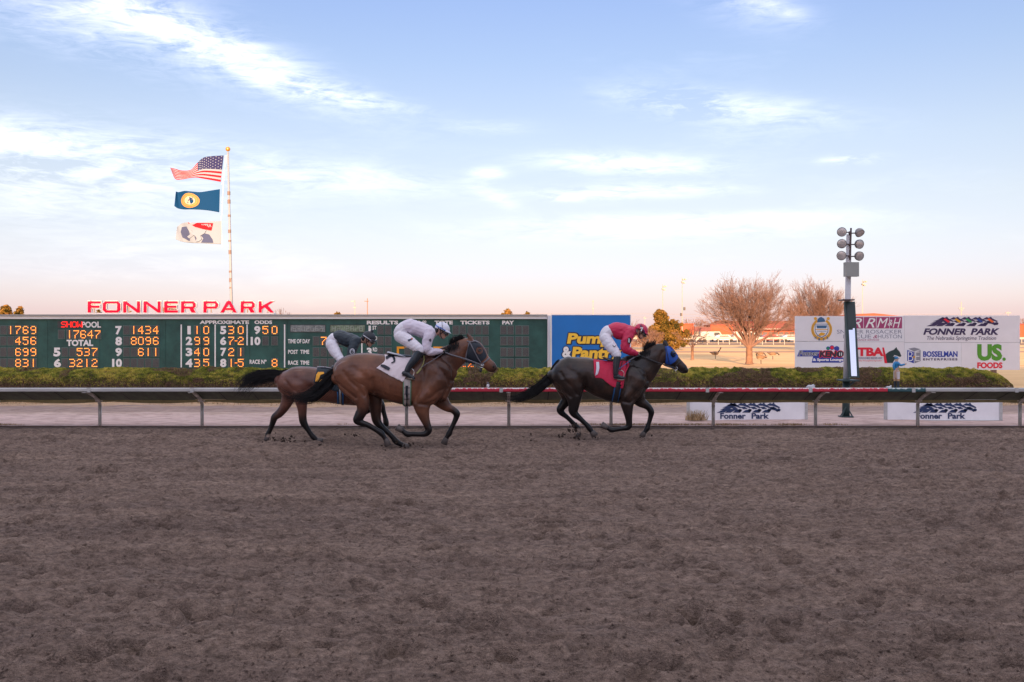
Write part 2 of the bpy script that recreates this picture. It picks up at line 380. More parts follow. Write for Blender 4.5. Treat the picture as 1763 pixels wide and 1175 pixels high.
for (px, py, s) in [(545,962,1.2),(290,915,1.1),(312,895,1.0),(775,893,1.0),(945,912,1.3),(1305,920,1.2),(1248,907,1.0),(1125,958,1.1),(1355,965,1.0),(1070,985,1.0),
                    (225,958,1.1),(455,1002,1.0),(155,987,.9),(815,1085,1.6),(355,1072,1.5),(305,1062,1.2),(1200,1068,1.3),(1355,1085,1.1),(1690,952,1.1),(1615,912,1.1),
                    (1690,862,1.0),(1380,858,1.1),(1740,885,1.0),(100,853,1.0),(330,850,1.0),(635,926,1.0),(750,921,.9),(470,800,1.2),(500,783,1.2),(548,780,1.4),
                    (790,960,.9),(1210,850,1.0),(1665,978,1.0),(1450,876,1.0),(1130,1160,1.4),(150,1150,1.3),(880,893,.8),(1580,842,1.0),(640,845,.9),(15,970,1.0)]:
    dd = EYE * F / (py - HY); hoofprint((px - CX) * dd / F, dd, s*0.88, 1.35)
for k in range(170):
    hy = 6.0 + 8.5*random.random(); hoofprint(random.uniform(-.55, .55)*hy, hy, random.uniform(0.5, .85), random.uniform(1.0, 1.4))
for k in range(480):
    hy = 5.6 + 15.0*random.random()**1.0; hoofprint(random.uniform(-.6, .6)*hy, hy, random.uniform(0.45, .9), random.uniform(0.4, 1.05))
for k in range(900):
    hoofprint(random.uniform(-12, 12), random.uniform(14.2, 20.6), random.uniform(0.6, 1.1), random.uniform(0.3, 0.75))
edge = np.clip((20.95 - Y) / 1.3, 0.12, 1)*(Y < 20.93); H = H*edge + 0.03*edge
nr, nc = X.shape
me = bpy.data.meshes.new('dirt_track'); co = np.stack([X, Y, H], -1).reshape(-1, 3).astype(np.float32)
idx = np.arange(nr*nc).reshape(nr, nc); q = np.stack([idx[:-1, :-1], idx[:-1, 1:], idx[1:, 1:], idx[1:, :-1]], -1).reshape(-1, 4).astype(np.int32)
me.vertices.add(len(co)); me.vertices.foreach_set('co', co.ravel()); me.loops.add(len(q)*4); me.loops.foreach_set('vertex_index', q.ravel())
me.polygons.add(len(q)); me.polygons.foreach_set('loop_start', np.arange(0, len(q)*4, 4, dtype=np.int32)); me.update()
at = me.attributes.new('print_dark', 'FLOAT', 'POINT'); at.data.foreach_set('value', PRINT_DARK.astype(np.float32).ravel())
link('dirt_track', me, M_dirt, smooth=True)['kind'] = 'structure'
def track_z(x, y):
    i = min(max(np.searchsorted(ys, y), 0), nr-1); j = min(max(np.searchsorted(xs, x), 0), nc-1); return float(H[i, j])
# track surface outside the detailed sheet
for nm, x0, x1, y0, y1 in (('dirt_track', -2500, -16.99, -4, 20.95), ('dirt_track', 16.99, 2500, -4, 20.95), ('dirt_track', -16.99, 16.99, -4, 1.52)):
    MB().add([(x0, y0, 0.015), (x1, y0, 0.015), (x1, y1, 0.015), (x0, y1, 0.015)], [(0, 1, 2, 3)]).build(nm, M_dirt)['kind'] = 'structure'
# loose clods lying on the track, and those thrown up by the hooves
M_damp = mat('damp_clod', (.050, .036, .030), .9, spec=.1)
def clods(n, pts, sizes, name, m=None):
    o8 = np.array([(1,0,0),(-1,0,0),(0,1,0),(0,-1,0),(0,0,1),(0,0,-1)], dtype=float)
    fc = [(0,2,4),(2,1,4),(1,3,4),(3,0,4),(2,0,5),(1,2,5),(3,1,5),(0,3,5)]
    vs = []; fs = []
    for k in range(n):
        v = o8 * rng.uniform(0.45, 1.2, (6, 3)) * sizes[k]; a = rng.uniform(0, 6.28); c_, s_ = math.cos(a), math.sin(a)
        v = np.stack([v[:, 0]*c_ - v[:, 2]*s_, v[:, 1], v[:, 0]*s_ + v[:, 2]*c_], -1) + pts[k]
        b = len(vs); vs += v.tolist(); fs += [(i+b, j+b, l+b) for i, j, l in fc]
    me = bpy.data.meshes.new(name); me.from_pydata(vs, [], fs); me.update(); return link(name, me, m or M_dirt)
pts = []
for k in range(42000):
    y = 5.2 + 12.5*random.random()**1.6; x = random.uniform(-0.56, 0.56)*y*1.05; pts.append((x, y, track_z(x, y)+0.002))
clods(42000, pts, 0.0035 + 0.012*rng.random(42000)**3.5, 'loose_dirt_clods')['kind'] = 'stuff'
pts = []; sz = []
def spray(px, py, n, sx, sy, d):
    for k in range(n):
        p = P(px + random.gauss(0, sx), py - abs(random.gauss(0, sy)), d + random.uniform(-0.25, 0.25)); p.z = max(p.z, 0.02); pts.append(tuple(p)); sz.append(random.choice((.006, .010, .016, .024, .034)))
for a in [(548,785,46,9,3,16.3),(1050,775,20,40,4,17.2),(975,762,90,22,7,18.2),(985,750,30,6,12,18.2),(555,783,50,16,7,16.8),(490,764,40,14,6,17.8),(605,752,12,10,4,17.0),(705,768,14,16,4,16.9),(1100,760,14,14,4,18.2),(910,763,16,8,6,18.0),(680,775,25,30,5,16.8),(755,750,1,1,1,16.8)]: spray(*a)
clods(len(pts), pts, sz, 'flying_dirt_clods', M_damp)['kind'] = 'stuff'

# infield path between rail and hedge
xs2 = np.linspace(-40, 40, 500); ys2 = np.linspace(20.9, 35.0, 150); X2, Y2 = np.meshgrid(xs2, ys2)
H2 = 0.05*vnoise(X2*0.5, Y2*1.6, 31) + 0.03*vnoise(X2*2, Y2*5, 32)
e2 = np.clip((Y2-20.9)/0.3, 0, 1); H2 = 0.022 + H2*e2*0.6
me = bpy.data.meshes.new('path'); co = np.stack([X2, Y2, H2], -1).reshape(-1, 3).astype(np.float32)
idx = np.arange(150*500).reshape(150, 500); q = np.stack([idx[:-1, :-1], idx[:-1, 1:], idx[1:, 1:], idx[1:, :-1]], -1).reshape(-1, 4).astype(np.int32)
me.vertices.add(len(co)); me.vertices.foreach_set('co', co.ravel()); me.loops.add(len(q)*4); me.loops.foreach_set('vertex_index', q.ravel())
me.polygons.add(len(q)); me.polygons.foreach_set('loop_start', np.arange(0, len(q)*4, 4, dtype=np.int32)); me.update()
link('path', me, M_path, smooth=True)['kind'] = 'structure'
# dry grass on the path edges
def tint_mat(name, stops, rough=0.8, spec=0.2):
    m = bpy.data.materials.new(name); m.use_nodes = True; t = m.node_tree; b = t.nodes['Principled BSDF']
    b.inputs['Roughness'].default_value = rough; b.inputs['Specular IOR Level'].default_value = spec
    a = t.nodes.new('ShaderNodeAttribute'); a.attribute_name = 'tint'; r = t.nodes.new('ShaderNodeValToRGB'); t.links.new(a.outputs['Fac'], r.inputs[0])
    for i, (p, c) in enumerate(stops):
        e = r.color_ramp.elements[i] if i < 2 else r.color_ramp.elements.new(p)
        e.position = p; e.color = (*c, 1)
    t.links.new(r.outputs[0], b.inputs['Base Color']); return m
M_straw = tint_mat('straw', [(0, (.20,.14,.08)), (1, (.62,.44,.25))])
def blades(pts, hgt, name):
    n = len(pts); c = np.array(pts); a = rng.uniform(0, 6.28, n); w = rng.uniform(.004, .009, n)
    dx = np.stack([np.cos(a)*w, np.sin(a)*w, np.zeros(n)], -1); lean = np.stack([rng.normal(0, .35, n), rng.normal(0, .35, n), np.ones(n)], -1)*(hgt*rng.uniform(.5, 1.3, n))[:, None]
    co = np.stack([c-dx, c+dx, c+lean+dx*.2, c+lean-dx*.2], 1).reshape(-1, 3)
    return link(name, quads_mesh(name, co, n, rng.random(n)), M_straw)
g = []
for k in range(60000):
    y = random.choice((random.gauss(27.8, .5), random.gauss(21.12, .06), random.gauss(29, 1.0), random.gauss(28.3, .4))); x = random.uniform(-17, 17)
    nz_ = vnoise(np.array([x*.35]), np.array([y*1.1]), 41)[0] + .6*vnoise(np.array([x*2.2]), np.array([y*4.0]), 42)[0] + .35*(random.random()-.5)
    if nz_ > (-0.02 if y > 25 else 0.22): g.append((x, y, 0.03))
blades(g, np.full(len(g), .034), 'dry_grass')['kind'] = 'stuff'
# ------------------------------------------------------------------ infield rail
M_white = mat('white_paint', (0.84, 0.84, 0.85), 0.5, var=0.05, scale=3, bump=0.002)
M_whited = mat('weathered_white_metal', (0.45, 0.45, 0.45), 0.6, var=0.2, scale=5, stretch=(0.4, 1, 2))
M_galv = mat('galvanised_steel', (0.52, 0.50, 0.47), 0.5, var=0.15, scale=9, metal=0.35)
def chipped(name, base, chip):
    m = bpy.data.materials.new(name); m.use_nodes = True; t = m.node_tree; b = t.nodes['Principled BSDF']; b.inputs['Roughness'].default_value = 0.5
    c = t.nodes.new('ShaderNodeTexCoord'); sp = t.nodes.new('ShaderNodeSeparateXYZ'); t.links.new(c.outputs['Object'], sp.inputs[0])
    n = t.nodes.new('ShaderNodeTexNoise'); n.inputs['Scale'].default_value = 14; n.inputs['Detail'].default_value = 6; n.inputs['Roughness'].default_value = .7; t.links.new(c.outputs['Object'], n.inputs['Vector'])
    mr = t.nodes.new('ShaderNodeMapRange'); mr.inputs['From Min'].default_value = 0.815; mr.inputs['From Max'].default_value = 0.865; mr.inputs['To Max'].default_value = 0.30; t.links.new(sp.outputs[2], mr.inputs['Value'])
    ad = t.nodes.new('ShaderNodeMath'); ad.operation = 'ADD'; t.links.new(n.outputs['Fac'], ad.inputs[0]); t.links.new(mr.outputs[0], ad.inputs[1])
    r = t.nodes.new('ShaderNodeValToRGB'); t.links.new(ad.outputs[0], r.inputs[0])
    r.color_ramp.elements[0].position = .70; r.color_ramp.elements[0].color = (*base, 1); r.color_ramp.elements[1].position = .73; r.color_ramp.elements[1].color = (*chip, 1)
    t.links.new(r.outputs[0], b.inputs['Base Color']); return m
M_redrail = chipped('chipped_red_paint', (0.56, 0.030, 0.065), (0.72, 0.66, 0.66))
M_greenrail = chipped('chipped_green_paint', (0.03, 0.10, 0.12), (0.5, 0.55, 0.55))
M_cover = mat('dark_green_cover', (0.075, 0.095, 0.060), 0.75, var=0.3, scale=4, stretch=(2, 1, 1))
M_joint = mat('dark_joint_strip', (.008, .012, .010), .8)
M_lip = mat('lit_olive_cover_lip', (0.32, 0.28, 0.15), 0.8, var=0.25, scale=5)  # olive lip with the ambient light on the cover edge put into its colour
rail = thing('track_rail', 'long running rail on gooseneck posts beside the dirt track, white with one red stretch', 'rail', (0, 20.5, 0))
DR = 20.3
joints = [x for x in range(-1600, 4000, 1)]
seams = [155 + 177.0*k for k in range(-3, 13)]
cuts = sorted([s for s in seams] + [700, 1527, 1592])
for a, b in zip(cuts[:-1], cuts[1:]):
    mid = (a+b)/2; m = M_redrail if 700 < mid < 1527 else (M_greenrail if 1527 < mid < 1592 else M_whited)
    xa = (a-CX)*DR/F; xb = (b-CX)*DR/F
    mb = MB()
    prof = [(-.05, .785), (-.058, .80), (-.058, .845), (-.045, .860), (.05, .860), (.05, .785)]
    n = len(prof); vs = [(xa+.004, DR+p[0], p[1]) for p in prof] + [(xb-.004, DR+p[0], p[1]) for p in prof]
    mb.add(vs, [tuple(range(n)), tuple(range(2*n-1, n-1, -1))] + [(k, (k+1) % n, n+(k+1) % n, n+k) for k in range(n)])
    o = mb.build('rail_beam', m, rail, fix=True)
    if m is M_redrail: o['label'] = 'chipped red stretch of rail'
    if m is M_greenrail: o['label'] = 'short dark green stretch of rail'
M_redplain = mat('red_sleeve_paint', (.50, .028, .06), .5, var=.15)
sl = MB().box(-.035, .035, -.004, .004, .772, .864).mesh('rail_sleeve')
for s in seams:
    o = link('rail_sleeve', sl, M_whited if s < 700 or s > 1592 else M_redplain, rail); o.location = ((s-CX)*DR/F, DR-.0655, 0)
    o.matrix_parent_inverse = Matrix.Translation(-rail.location)
# sloping cover panels behind the beam
pw = 0.68; k = 0; x = -14.2
cov = MB(); cov.add([(0.004, DR+.06, .84), (pw-.003, DR+.06, .84), (pw-.003, 21.12, .575), (.004, 21.12, .575), (.004, DR+.06, .825), (pw-.003, DR+.06, .825), (pw-.003, 21.12, .560), (.004, 21.12, .560)],
        [(0,1,2,3),(7,6,5,4),(0,4,5,1),(3,2,6,7),(0,3,7,4),(1,5,6,2)])
cov = cov.mesh('cover_panel', True)
while x < 14.2:
    o = link('cover_panel', cov, M_cover, rail); o.location = (x, 0, random.uniform(-.006, .006))
    jx = x - pw
    MB().add([(jx+pw-.012, DR+.07, .822), (jx+pw+.006, DR+.07, .822), (jx+pw+.006, 21.12, .556), (jx+pw-.012, 21.12, .556)], [(0,1,2,3)]).build('panel_joint', M_joint, rail); x += pw
    o.matrix_parent_inverse = Matrix.Translation(-rail.location)
xs3 = np.linspace(-14.2, 14.2, 120)
mb = MB()
for a, b in zip(xs3[:-1], xs3[1:]):
    fa = lambda x: .512 - .024*abs(math.sin((x*F/DR+CX-172)*math.pi/176)) - .008*math.sin(x*3.1)
    mb.add([(a, 21.13, .562), (b, 21.13, .562), (b, 21.16, fa(b)), (a, 21.16, fa(a))], [(0, 1, 2, 3)])
mb.build('cover_lip', M_lip, rail)
# gooseneck posts
pm = MB(); r_ = .036
pts_ = [(0, 21.05, -.02), (0, 21.05, .47), (0, 21.0, .545), (0, 20.75, .67), (0, 20.42, .775)]
for a, b in zip(pts_[:-1], pts_[1:]): pm.rod(a, b, r_, r_, 10)
for p in pts_[1:-1]: pm.ball(p, r_, 10, 6)
pm.box(-.045, .045, 20.26, 20.42, .755, .774)
pm = pm.mesh('post')
bolt = MB().rod((-.075, 21.0, .548), (.075, 21.0, .548), .010, n=6).mesh('bolt')
for px in [172 + 176.0*k for k in range(-2, 12)]:
    xx = (px-CX)*21.05/F
    o = link('post', pm, M_galv, rail, smooth=True); o.location = (xx, 0, 0)
    b = link('bolt', bolt, M_white, None); b.parent = o
# small bird on the rail
M_bw = mat('white_feathers', (.75, .75, .78), .7); M_bg = mat('grey_feathers', (.10, .10, .13), .6)
p = P(840, 668, DR); bird = thing('bird', 'small white-breasted grey bird perched on the red rail between the two front horses', 'bird', (p.x, DR, .862))
MB().ball((p.x, DR, .905), .034, sc=(.8, 1, 1.25)).build('breast', M_bw, bird, True)
mb = MB(); mb.ball((p.x, DR-.01, .955), .021); mb.ball((p.x+.018, DR+.02, .910), .030, sc=(.6, 1.2, 1.2)); mb.rod((p.x, DR-.03, .955), (p.x, DR-.052, .95), .006, .001, 6); mb.build('head', M_bg, bird, True)
MB().rod((p.x+.01, DR+.03, .895), (p.x+.02, DR+.09, .868), .018, .01, 6).build('tail', M_bg, bird)

# ------------------------------------------------------------------ white ground signs behind the rail
M_navy = mat('navy_print', (0.022, 0.045, 0.13), .55); M_signw = mat('white_sign_face', (.85, .85, .89), .55, var=.06, scale=3)
def running_heads(B, x0, y0, x1, y1, parent, m_dark, colours, lift):
    """the row of racing horse heads used as the park emblem, drawn in a 0..1 box"""
    X_ = lambda u: x0 + (x1-x0)*u; Y_ = lambda v: y0 + (y1-y0)*v
    dark = [[(0,1),(.10,.72),(.05,.74),(.14,.50),(.09,.50),(.19,.30),(.15,.28),(.26,.12),(.34,.30),(.26,.44),(.12,.98),(.02,1)],
            [(.13,1),(.20,.62),(.36,.66),(.27,.82),(.22,1)]]
    for k in range(5):
        a = .17 + .155*k
        dark.append([(a,.30),(a+.06,.06),(a+.09,.14),(a+.12,.02),(a+.14,.20),(a+.22,.48),(a+.205,.56),(a+.10,.34)])
        dark.append([(a+.05,.46),(a+.12,.42),(a+.17,.62),(a+.10,.66)])
        if k < 4: dark.append([(a+.08,.98),(a+.14,.72),(a+.24,.70),(a+.20,1.0)])
        dark.append([(a+.20+.028*math.cos(t), .78-.10*k/8+.15*math.sin(t)) for t in np.linspace(0, 5.6, 9)])
    dark.append([(.86,.44),(.96,.62),(1.0,.78),(.965,.92),(.93,.78),(.84,.66)])
    B.polys([[(X_(u), Y_(v)) for u, v in pl] for pl in dark], m_dark, parent, 'emblem', lift)
    if colours:
        for k, cm in enumerate(colours):
            a = .24 + .155*k
            B.poly([(X_(a), Y_(.30)), (X_(a+.025), Y_(.18)), (X_(a+.095), Y_(.52)), (X_(a+.07), Y_(.66))], cm, parent, 'emblem', lift+.004)
for (x0, x1, lab, lx) in ((1185, 1388, 'low white sign with running horse heads on the path, left of the floodlight pole', 1240), (1525, 1723, 'low white sign with running horse heads on the path, right of the floodlight pole', 1578)):
    B = Board((x0+x1)/2, 22.4)
    c = B.px((x0+x1)/2, 727); t = thing('ground_sign', lab, 'sign', (c.x, c.y, 0.02), 'low white signs on the infield path')
    a = B.px(x0, 691); b = B.px(x1, 726)
    MB().box(a.x, b.x, a.y, a.y+.03, b.z-.04, .50).build('sign_face', M_signw, t)
    mb = MB(); mb.box(a.x-.03, b.x+.03, a.y-.035, a.y+.045, b.z-.07, b.z+.03); mb.box(a.x-.03, a.x+.03, a.y-.02, a.y+.045, b.z+.03, .50); mb.box(b.x-.03, b.x+.03, a.y-.02, a.y+.045, b.z+.03, .50)
    mb.build('frame', M_whited, t)
    running_heads(B, lx-6, 693, lx+102, 711, t, M_navy, None, .006)
    B.text('Fonner', lx, 711.5, lx+44, 721.5, M_navy, t, bold=.03); B.text('Park', lx+54, 711.5, lx+84, 721.5, M_navy, t, bold=.03)
    for s in (-1, 1):
        xx = c.x + s*.9; MB().rod((xx, a.y+.05, .4), (xx, a.y+.5, 0), .02, n=6).build('prop', M_galv, t)
g = []
for k in range(260): g.append((P(1197, 0, 22.2).x + max(-.2, min(.26, random.gauss(.03, .12))), 22.25+random.gauss(0, .06), .03))
blades(g, np.full(len(g), .19), 'straw_tuft'); o = bpy.data.objects['straw_tuft']; tag(o, 'tuft of dry straw-coloured grass against the left end of the left low white sign', 'grass tuft')
# pale stones beside the hedge
M_stone = mat('pale_stone', (.46, .47, .52), .8, var=.2, scale=12)
for (px, w, lab) in ((1396, .16, 'larger rounded pale grey stone at the hedge foot, left of the floodlight pole'), (1531, .10, 'small pale stone just left of the jockey statue')):
    p = P(px, 668, 33.6); mb = MB(); mb.ball((p.x, 33.6, .13), w, 10, 7, (1, .7, .62)); me = mb.mesh('stone', True)
    for v in me.vertices: v.co.x += .03*math.sin(v.co.z*40+v.co.y*20); v.co.z += .02*math.sin(v.co.x*31)
    tag(link('stone', me, M_stone, None, True), lab, 'stone')

# ------------------------------------------------------------------ juniper hedge
M_jun = tint_mat('juniper_leaves', [(0, (.13, .085, .060)), (.30, (.30, .18, .115)), (.36, (.065, .085, .020)), (.60, (.20, .225, .036)), (.82, (.38, .36, .060)), (1, (.58, .46, .10))], .75, .15)
M_twig = mat('hedge_twigs', (.10, .062, .045), .9, var=.4, scale=9)
edges = [-60, 118, 330, 520, 690, 828, 1000, 1180, 1360, 1560, 1725]
hl = ['leftmost juniper bush of the hedge, brown at its foot, in front of the toteboard', 'juniper bush of the hedge in front of the pool figures 5 to 8',
      'juniper bush of the hedge in front of the approximate odds columns', 'juniper bush of the hedge behind the rearmost horse', 'juniper bush of the hedge behind the white-clad jockey horse',
      'golden green juniper bush of the hedge under the muzzle of the number 2 horse', 'brown-twigged juniper bush of the hedge in front of the right end of the toteboard',
      'juniper bush of the hedge between the lead horse muzzle and the big bare tree', 'juniper bush of the hedge left of the floodlight pole', 'juniper bush of the hedge behind the jockey statue and right of the pole']
hedge_heights = {}
for bi, (a, b) in enumerate(zip(edges[:-1], edges[1:])):
    last = bi == len(edges)-2
    D0 = 35.7; xa = (a-CX)*D0/F; xb = (b-CX)*D0/F; L = xb-xa; cxx = (xa+xb)/2
    t = thing('juniper_bush', hl[bi], 'bush', (cxx, D0, 0), 'juniper bushes of the infield hedge')
    n = int(9500*L)
    u = rng.random(n); th = rng.uniform(-0.05, math.pi*.78, n)      # angle over the section: 0 = front foot, pi/2 = top
    x = xa - .12 + (L+.24)*u
    top = .695 + .022*vnoise(x*.9, x*0+bi, 51) + .03*vnoise(x*2.7, x*0+bi, 52)
    endf = np.ones(n)
    if last: endf = np.sqrt(np.clip(1-((np.clip(u-.55, 0, 1))/.45)**2.6, 0.0, 1))
    else: endf = 1 - .10*np.exp(-(np.minimum(u, 1-u)*L/.22)**2)
    hh = top*endf
    depth = .95*(.55+.45*endf)
    lump = 1 + .05*vnoise(x*2.2, th*2.4+bi, 53) + .13*vnoise(x*6, th*5, 54) + .05*vnoise(x*16, th*12, 58) - .07*rng.random(n)**2
    yy = D0 - np.cos(th)*depth*lump; zz = np.sin(np.clip(th, 0.02, 3))**.55*hh*lump
    zz = np.maximum(zz, .02+.05*rng.random(n))
    patch = vnoise(x*.8+3, zz*2.5+bi, 55) + .5*vnoise(x*3, zz*6, 56)
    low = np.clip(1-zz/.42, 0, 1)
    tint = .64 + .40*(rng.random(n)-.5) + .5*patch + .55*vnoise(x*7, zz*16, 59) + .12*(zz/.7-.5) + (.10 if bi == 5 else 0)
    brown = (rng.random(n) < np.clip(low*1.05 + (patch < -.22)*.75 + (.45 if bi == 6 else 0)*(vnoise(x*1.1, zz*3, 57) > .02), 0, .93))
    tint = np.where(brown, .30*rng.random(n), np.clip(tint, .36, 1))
    c = np.stack([x, yy, zz], -1)
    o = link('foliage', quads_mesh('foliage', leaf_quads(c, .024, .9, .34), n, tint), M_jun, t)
    # inner mass
    mb = MB(); ns = 24
    for i in range(ns+1):
        uu = i/ns; e = math.sqrt(max(0, 1-(max(0, uu-.55)/.45)**2.6)) if last else 1
        for k in range(9):
            q_ = math.pi*.85*k/8; mb.v.append((xa+L*uu*.995, D0-math.cos(q_)*.82*(.5+.5*e), math.sin(q_)**.6*.60*e)); 
    for i in range(ns):
        for k in range(8): mb.f.append((i*9+k, (i+1)*9+k, (i+1)*9+k+1, i*9+k+1)); mb.mi.append(0)
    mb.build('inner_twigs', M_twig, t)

# ------------------------------------------------------------------ toteboard
M_tote = mat('toteboard_green', (0.016, 0.082, 0.074), .6, var=.35, scale=1.6, col2=(0.028, 0.115, 0.100), bump=.002)
M_bezel = mat('lamp_bezel', (.13, .20, .185), .6); M_off = mat('unlit_lamps', (.05, .055, .06), .6)
M_off2 = mat('unlit_lamp_dots', (.26, .235, .22), .5)
M_lit = mat('amber_lamps', (1.0, .20, .012), .5, emit=.42); M_litc = mat('amber_lamp_cores', (1.0, .60, .14), .5, emit=.8)
M_ledred = mat('red_led', (1.0, .02, .015), .5, emit=.22); M_orange = mat('orange_paint', (.85, .34, .01), .5)
M_trim = mat('toteboard_white_frame', (.80, .80, .82), .5, var=.06, scale=1.5); M_grey = mat('grey_metal_edge', (.26, .28, .30), .5)
DT = 39.5
T = Board(470, DT)
tote = thing('toteboard', 'long dark green toteboard with amber lamp figures and white headings behind the hedge', 'scoreboard', (P(470, 0, DT).x, DT, 0))
xl = P(-330, 0, DT).x; xr = P(942, 0, DT).x
sheets = [-330, -150, 20, 82, 172, 285, 430, 495, 640, 780, 942]
for a, b in zip(sheets[:-1], sheets[1:]):
    q = T.px(a, 549.5); w = T.px(b, 549.5)
    MB().box(q.x+.004, w.x-.004, DT+random.uniform(0, .006), DT+.12, .25, q.z).build('panel', M_tote, tote)
a = T.px(-330, 543.5); b = T.px(942, 549.5)
MB().box(a.x, b.x, DT-.09, DT+.35, b.z, a.z-.03).build('top_rail', M_trim, tote)
MB().box(a.x, b.x, DT-.14, DT+.40, a.z-.028, T.px(0, 541.8).z).build('top_cap', M_grey, tote)
a = T.px(942.5, 543.5); b = T.px(948, 640); MB().box(a.x, b.x, DT-.10, DT+.35, .02, a.z).build('end_post', M_trim, tote)
mb = MB(); mb.box(xl, xr, DT+.12, DT+.30, .25, 2.5)
for k in range(10):
    xx = xl + (xr-xl)*k/9; mb.box(xx-.08, xx+.08, DT+.30, DT+.46, 0, 2.5)
mb.build('back_frame', M_grey, tote)
DIG = {'0': '01110 10001 10001 10001 10001 10001 01110', '1': '00100 00100 00100 00100 00100 00100 00100', '2': '01110 10001 00001 00110 01000 10000 11111',
       '3': '11110 00001 00001 01110 00001 00001 11110', '4': '00010 00110 01010 10010 11111 00010 00010', '5': '11111 10000 11110 00001 00001 10001 01110',
       '6': '01110 10001 10000 11110 10001 10001 01110', '7': '11111 00001 00010 00100 01000 01000 01000', '8': '01110 10001 10001 01110 10001 10001 01110',
       '9': '01110 10001 10001 01111 00001 00001 01110', 'S': '01111 10000 10000 01110 00001 00001 11110', 'H': '10001 10001 10001 11111 10001 10001 10001',
       'O': '01110 10001 10001 10001 10001 10001 01110', 'W': '10001 10001 10001 10101 10101 11011 10001'}
mpx = DT/F
DW, DH = 10.4*mpx, 14.6*mpx
panel_me = MB().box(-DW/2-.014, DW/2+.014, -.020, -.002, -DH/2-.014, DH/2+.014)
panel_me.box(-DW/2, DW/2, -.024, -.0205, -DH/2, DH/2, 1)
for r0 in range(7):
    for c0 in range(5):
        x0 = (c0-2)*DW/5.2; z0 = (3-r0)*DH/7.2; panel_me.box(x0-.008, x0+.008, -.028, -.0245, z0-.008, z0+.008, 2)
panel_me = panel_me.mesh('digit_panel')
def lit_mesh(ch):
    mb = MB()
    for r0, row in enumerate(DIG[ch].split()):
        for c0, v in enumerate(row):
            if v == '1':
                x0 = (c0-2)*DW/5.2; z0 = (3-r0)*DH/7.2; w = .021
                mb.rod((x0, -.0285, z0), (x0, -.036, z0), w, w*.8, 6); mb.rod((x0, -.0365, z0), (x0, -.039, z0), w*.45, w*.45, 6, 1)
    return mb.mesh('lit_lamps')
lits = {c: lit_mesh(c) for c in '0123456789'}
def digit(px, py, ch=None):
    o = link('digit_panel', panel_me, None if panel_me.materials else [M_bezel, M_off, M_off2], tote)
    q = T.px(px, py); o.location = (q.x, DT, q.z)
    if ch:
        l = link('lit_lamps', lits[ch], None if lits[ch].materials else [M_lit, M_litc], None); l.parent = o
R1, R2, R3, R4 = 568.6, 587.2, 606.4, 625.2
def row(xs_, y, s):
    for x, c in zip(xs_, s): digit(x, y, None if c == '_' else c)
c1 = [6.3, 19, 31.8, 44.7, 58]
for y, s in ((R1, '_1769'), (R2, '__456'), (R3, '__699'), (R4, '__831')): row(c1, y, s)
row([106, 120.3, 131.8, 143.8, 156.2, 168.6], 576, '_17647')
row([112, 125, 137.6, 150.2, 163.3], R3, '__537'); row([112, 125, 137.6, 150.2, 163.3], R4, '_3212')
for y, s in ((R1, '_1434'), (R2, '_8096'), (R3, '__611'), (R4, '_____')): row([218, 230.8, 243, 255.6, 268.6], y, s)
for y, s in ((R1, '10'), (R2, '99'), (R3, '40'), (R4, '35')): row([339.8, 355.5], y, s)
for y, s in ((R1, '30'), (R2, '72'), (R3, '21'), (R4, '15')): row([398.5, 414.8], y, s)
row([457.2, 473], R1, '50'); row([457.2, 473], R2, '__'); digit(473, R4, '8')
for y, s in ((R2, '_7__'), (R3, '____'), (R4, '____')): row([544.4, 557.5, 571, 584], y, s)
for y in (R1, R2, R3, R4):
    row([655.2, 668.4], y, '__'); row([784.6, 797, 810.5, 823.3, 835.8], y, '_____' if y != R4 else '__24_' if False else '_____'); row([867, 879, 893, 905], y, '____')
for y in (R3, R4): row([702, 714.5], y, '__')
def dashbox(px, py):
    q = T.px(px, py); mb = MB(); mb.box(q.x-.05, q.x+.05, DT-.03, DT-.01, q.z-.016, q.z+.016); mb.build('lit_dash', M_lit, tote)
dashbox(406.6, R2); dashbox(406.6, R4)
for xx in (797, 810.5):
    mb = MB()
    for (dx, dz) in ((-.09, -.14), (-.05, -.09), (0, -.04), (.05, .01), (.09, -.14), (.02, -.14)):
        q = T.px(xx, R4); mb.rod((q.x+dx, DT-.029, q.z+dz), (q.x+dx, DT-.037, q.z+dz), .022, n=6)
    mb.build('lit_lamps', M_lit, tote)
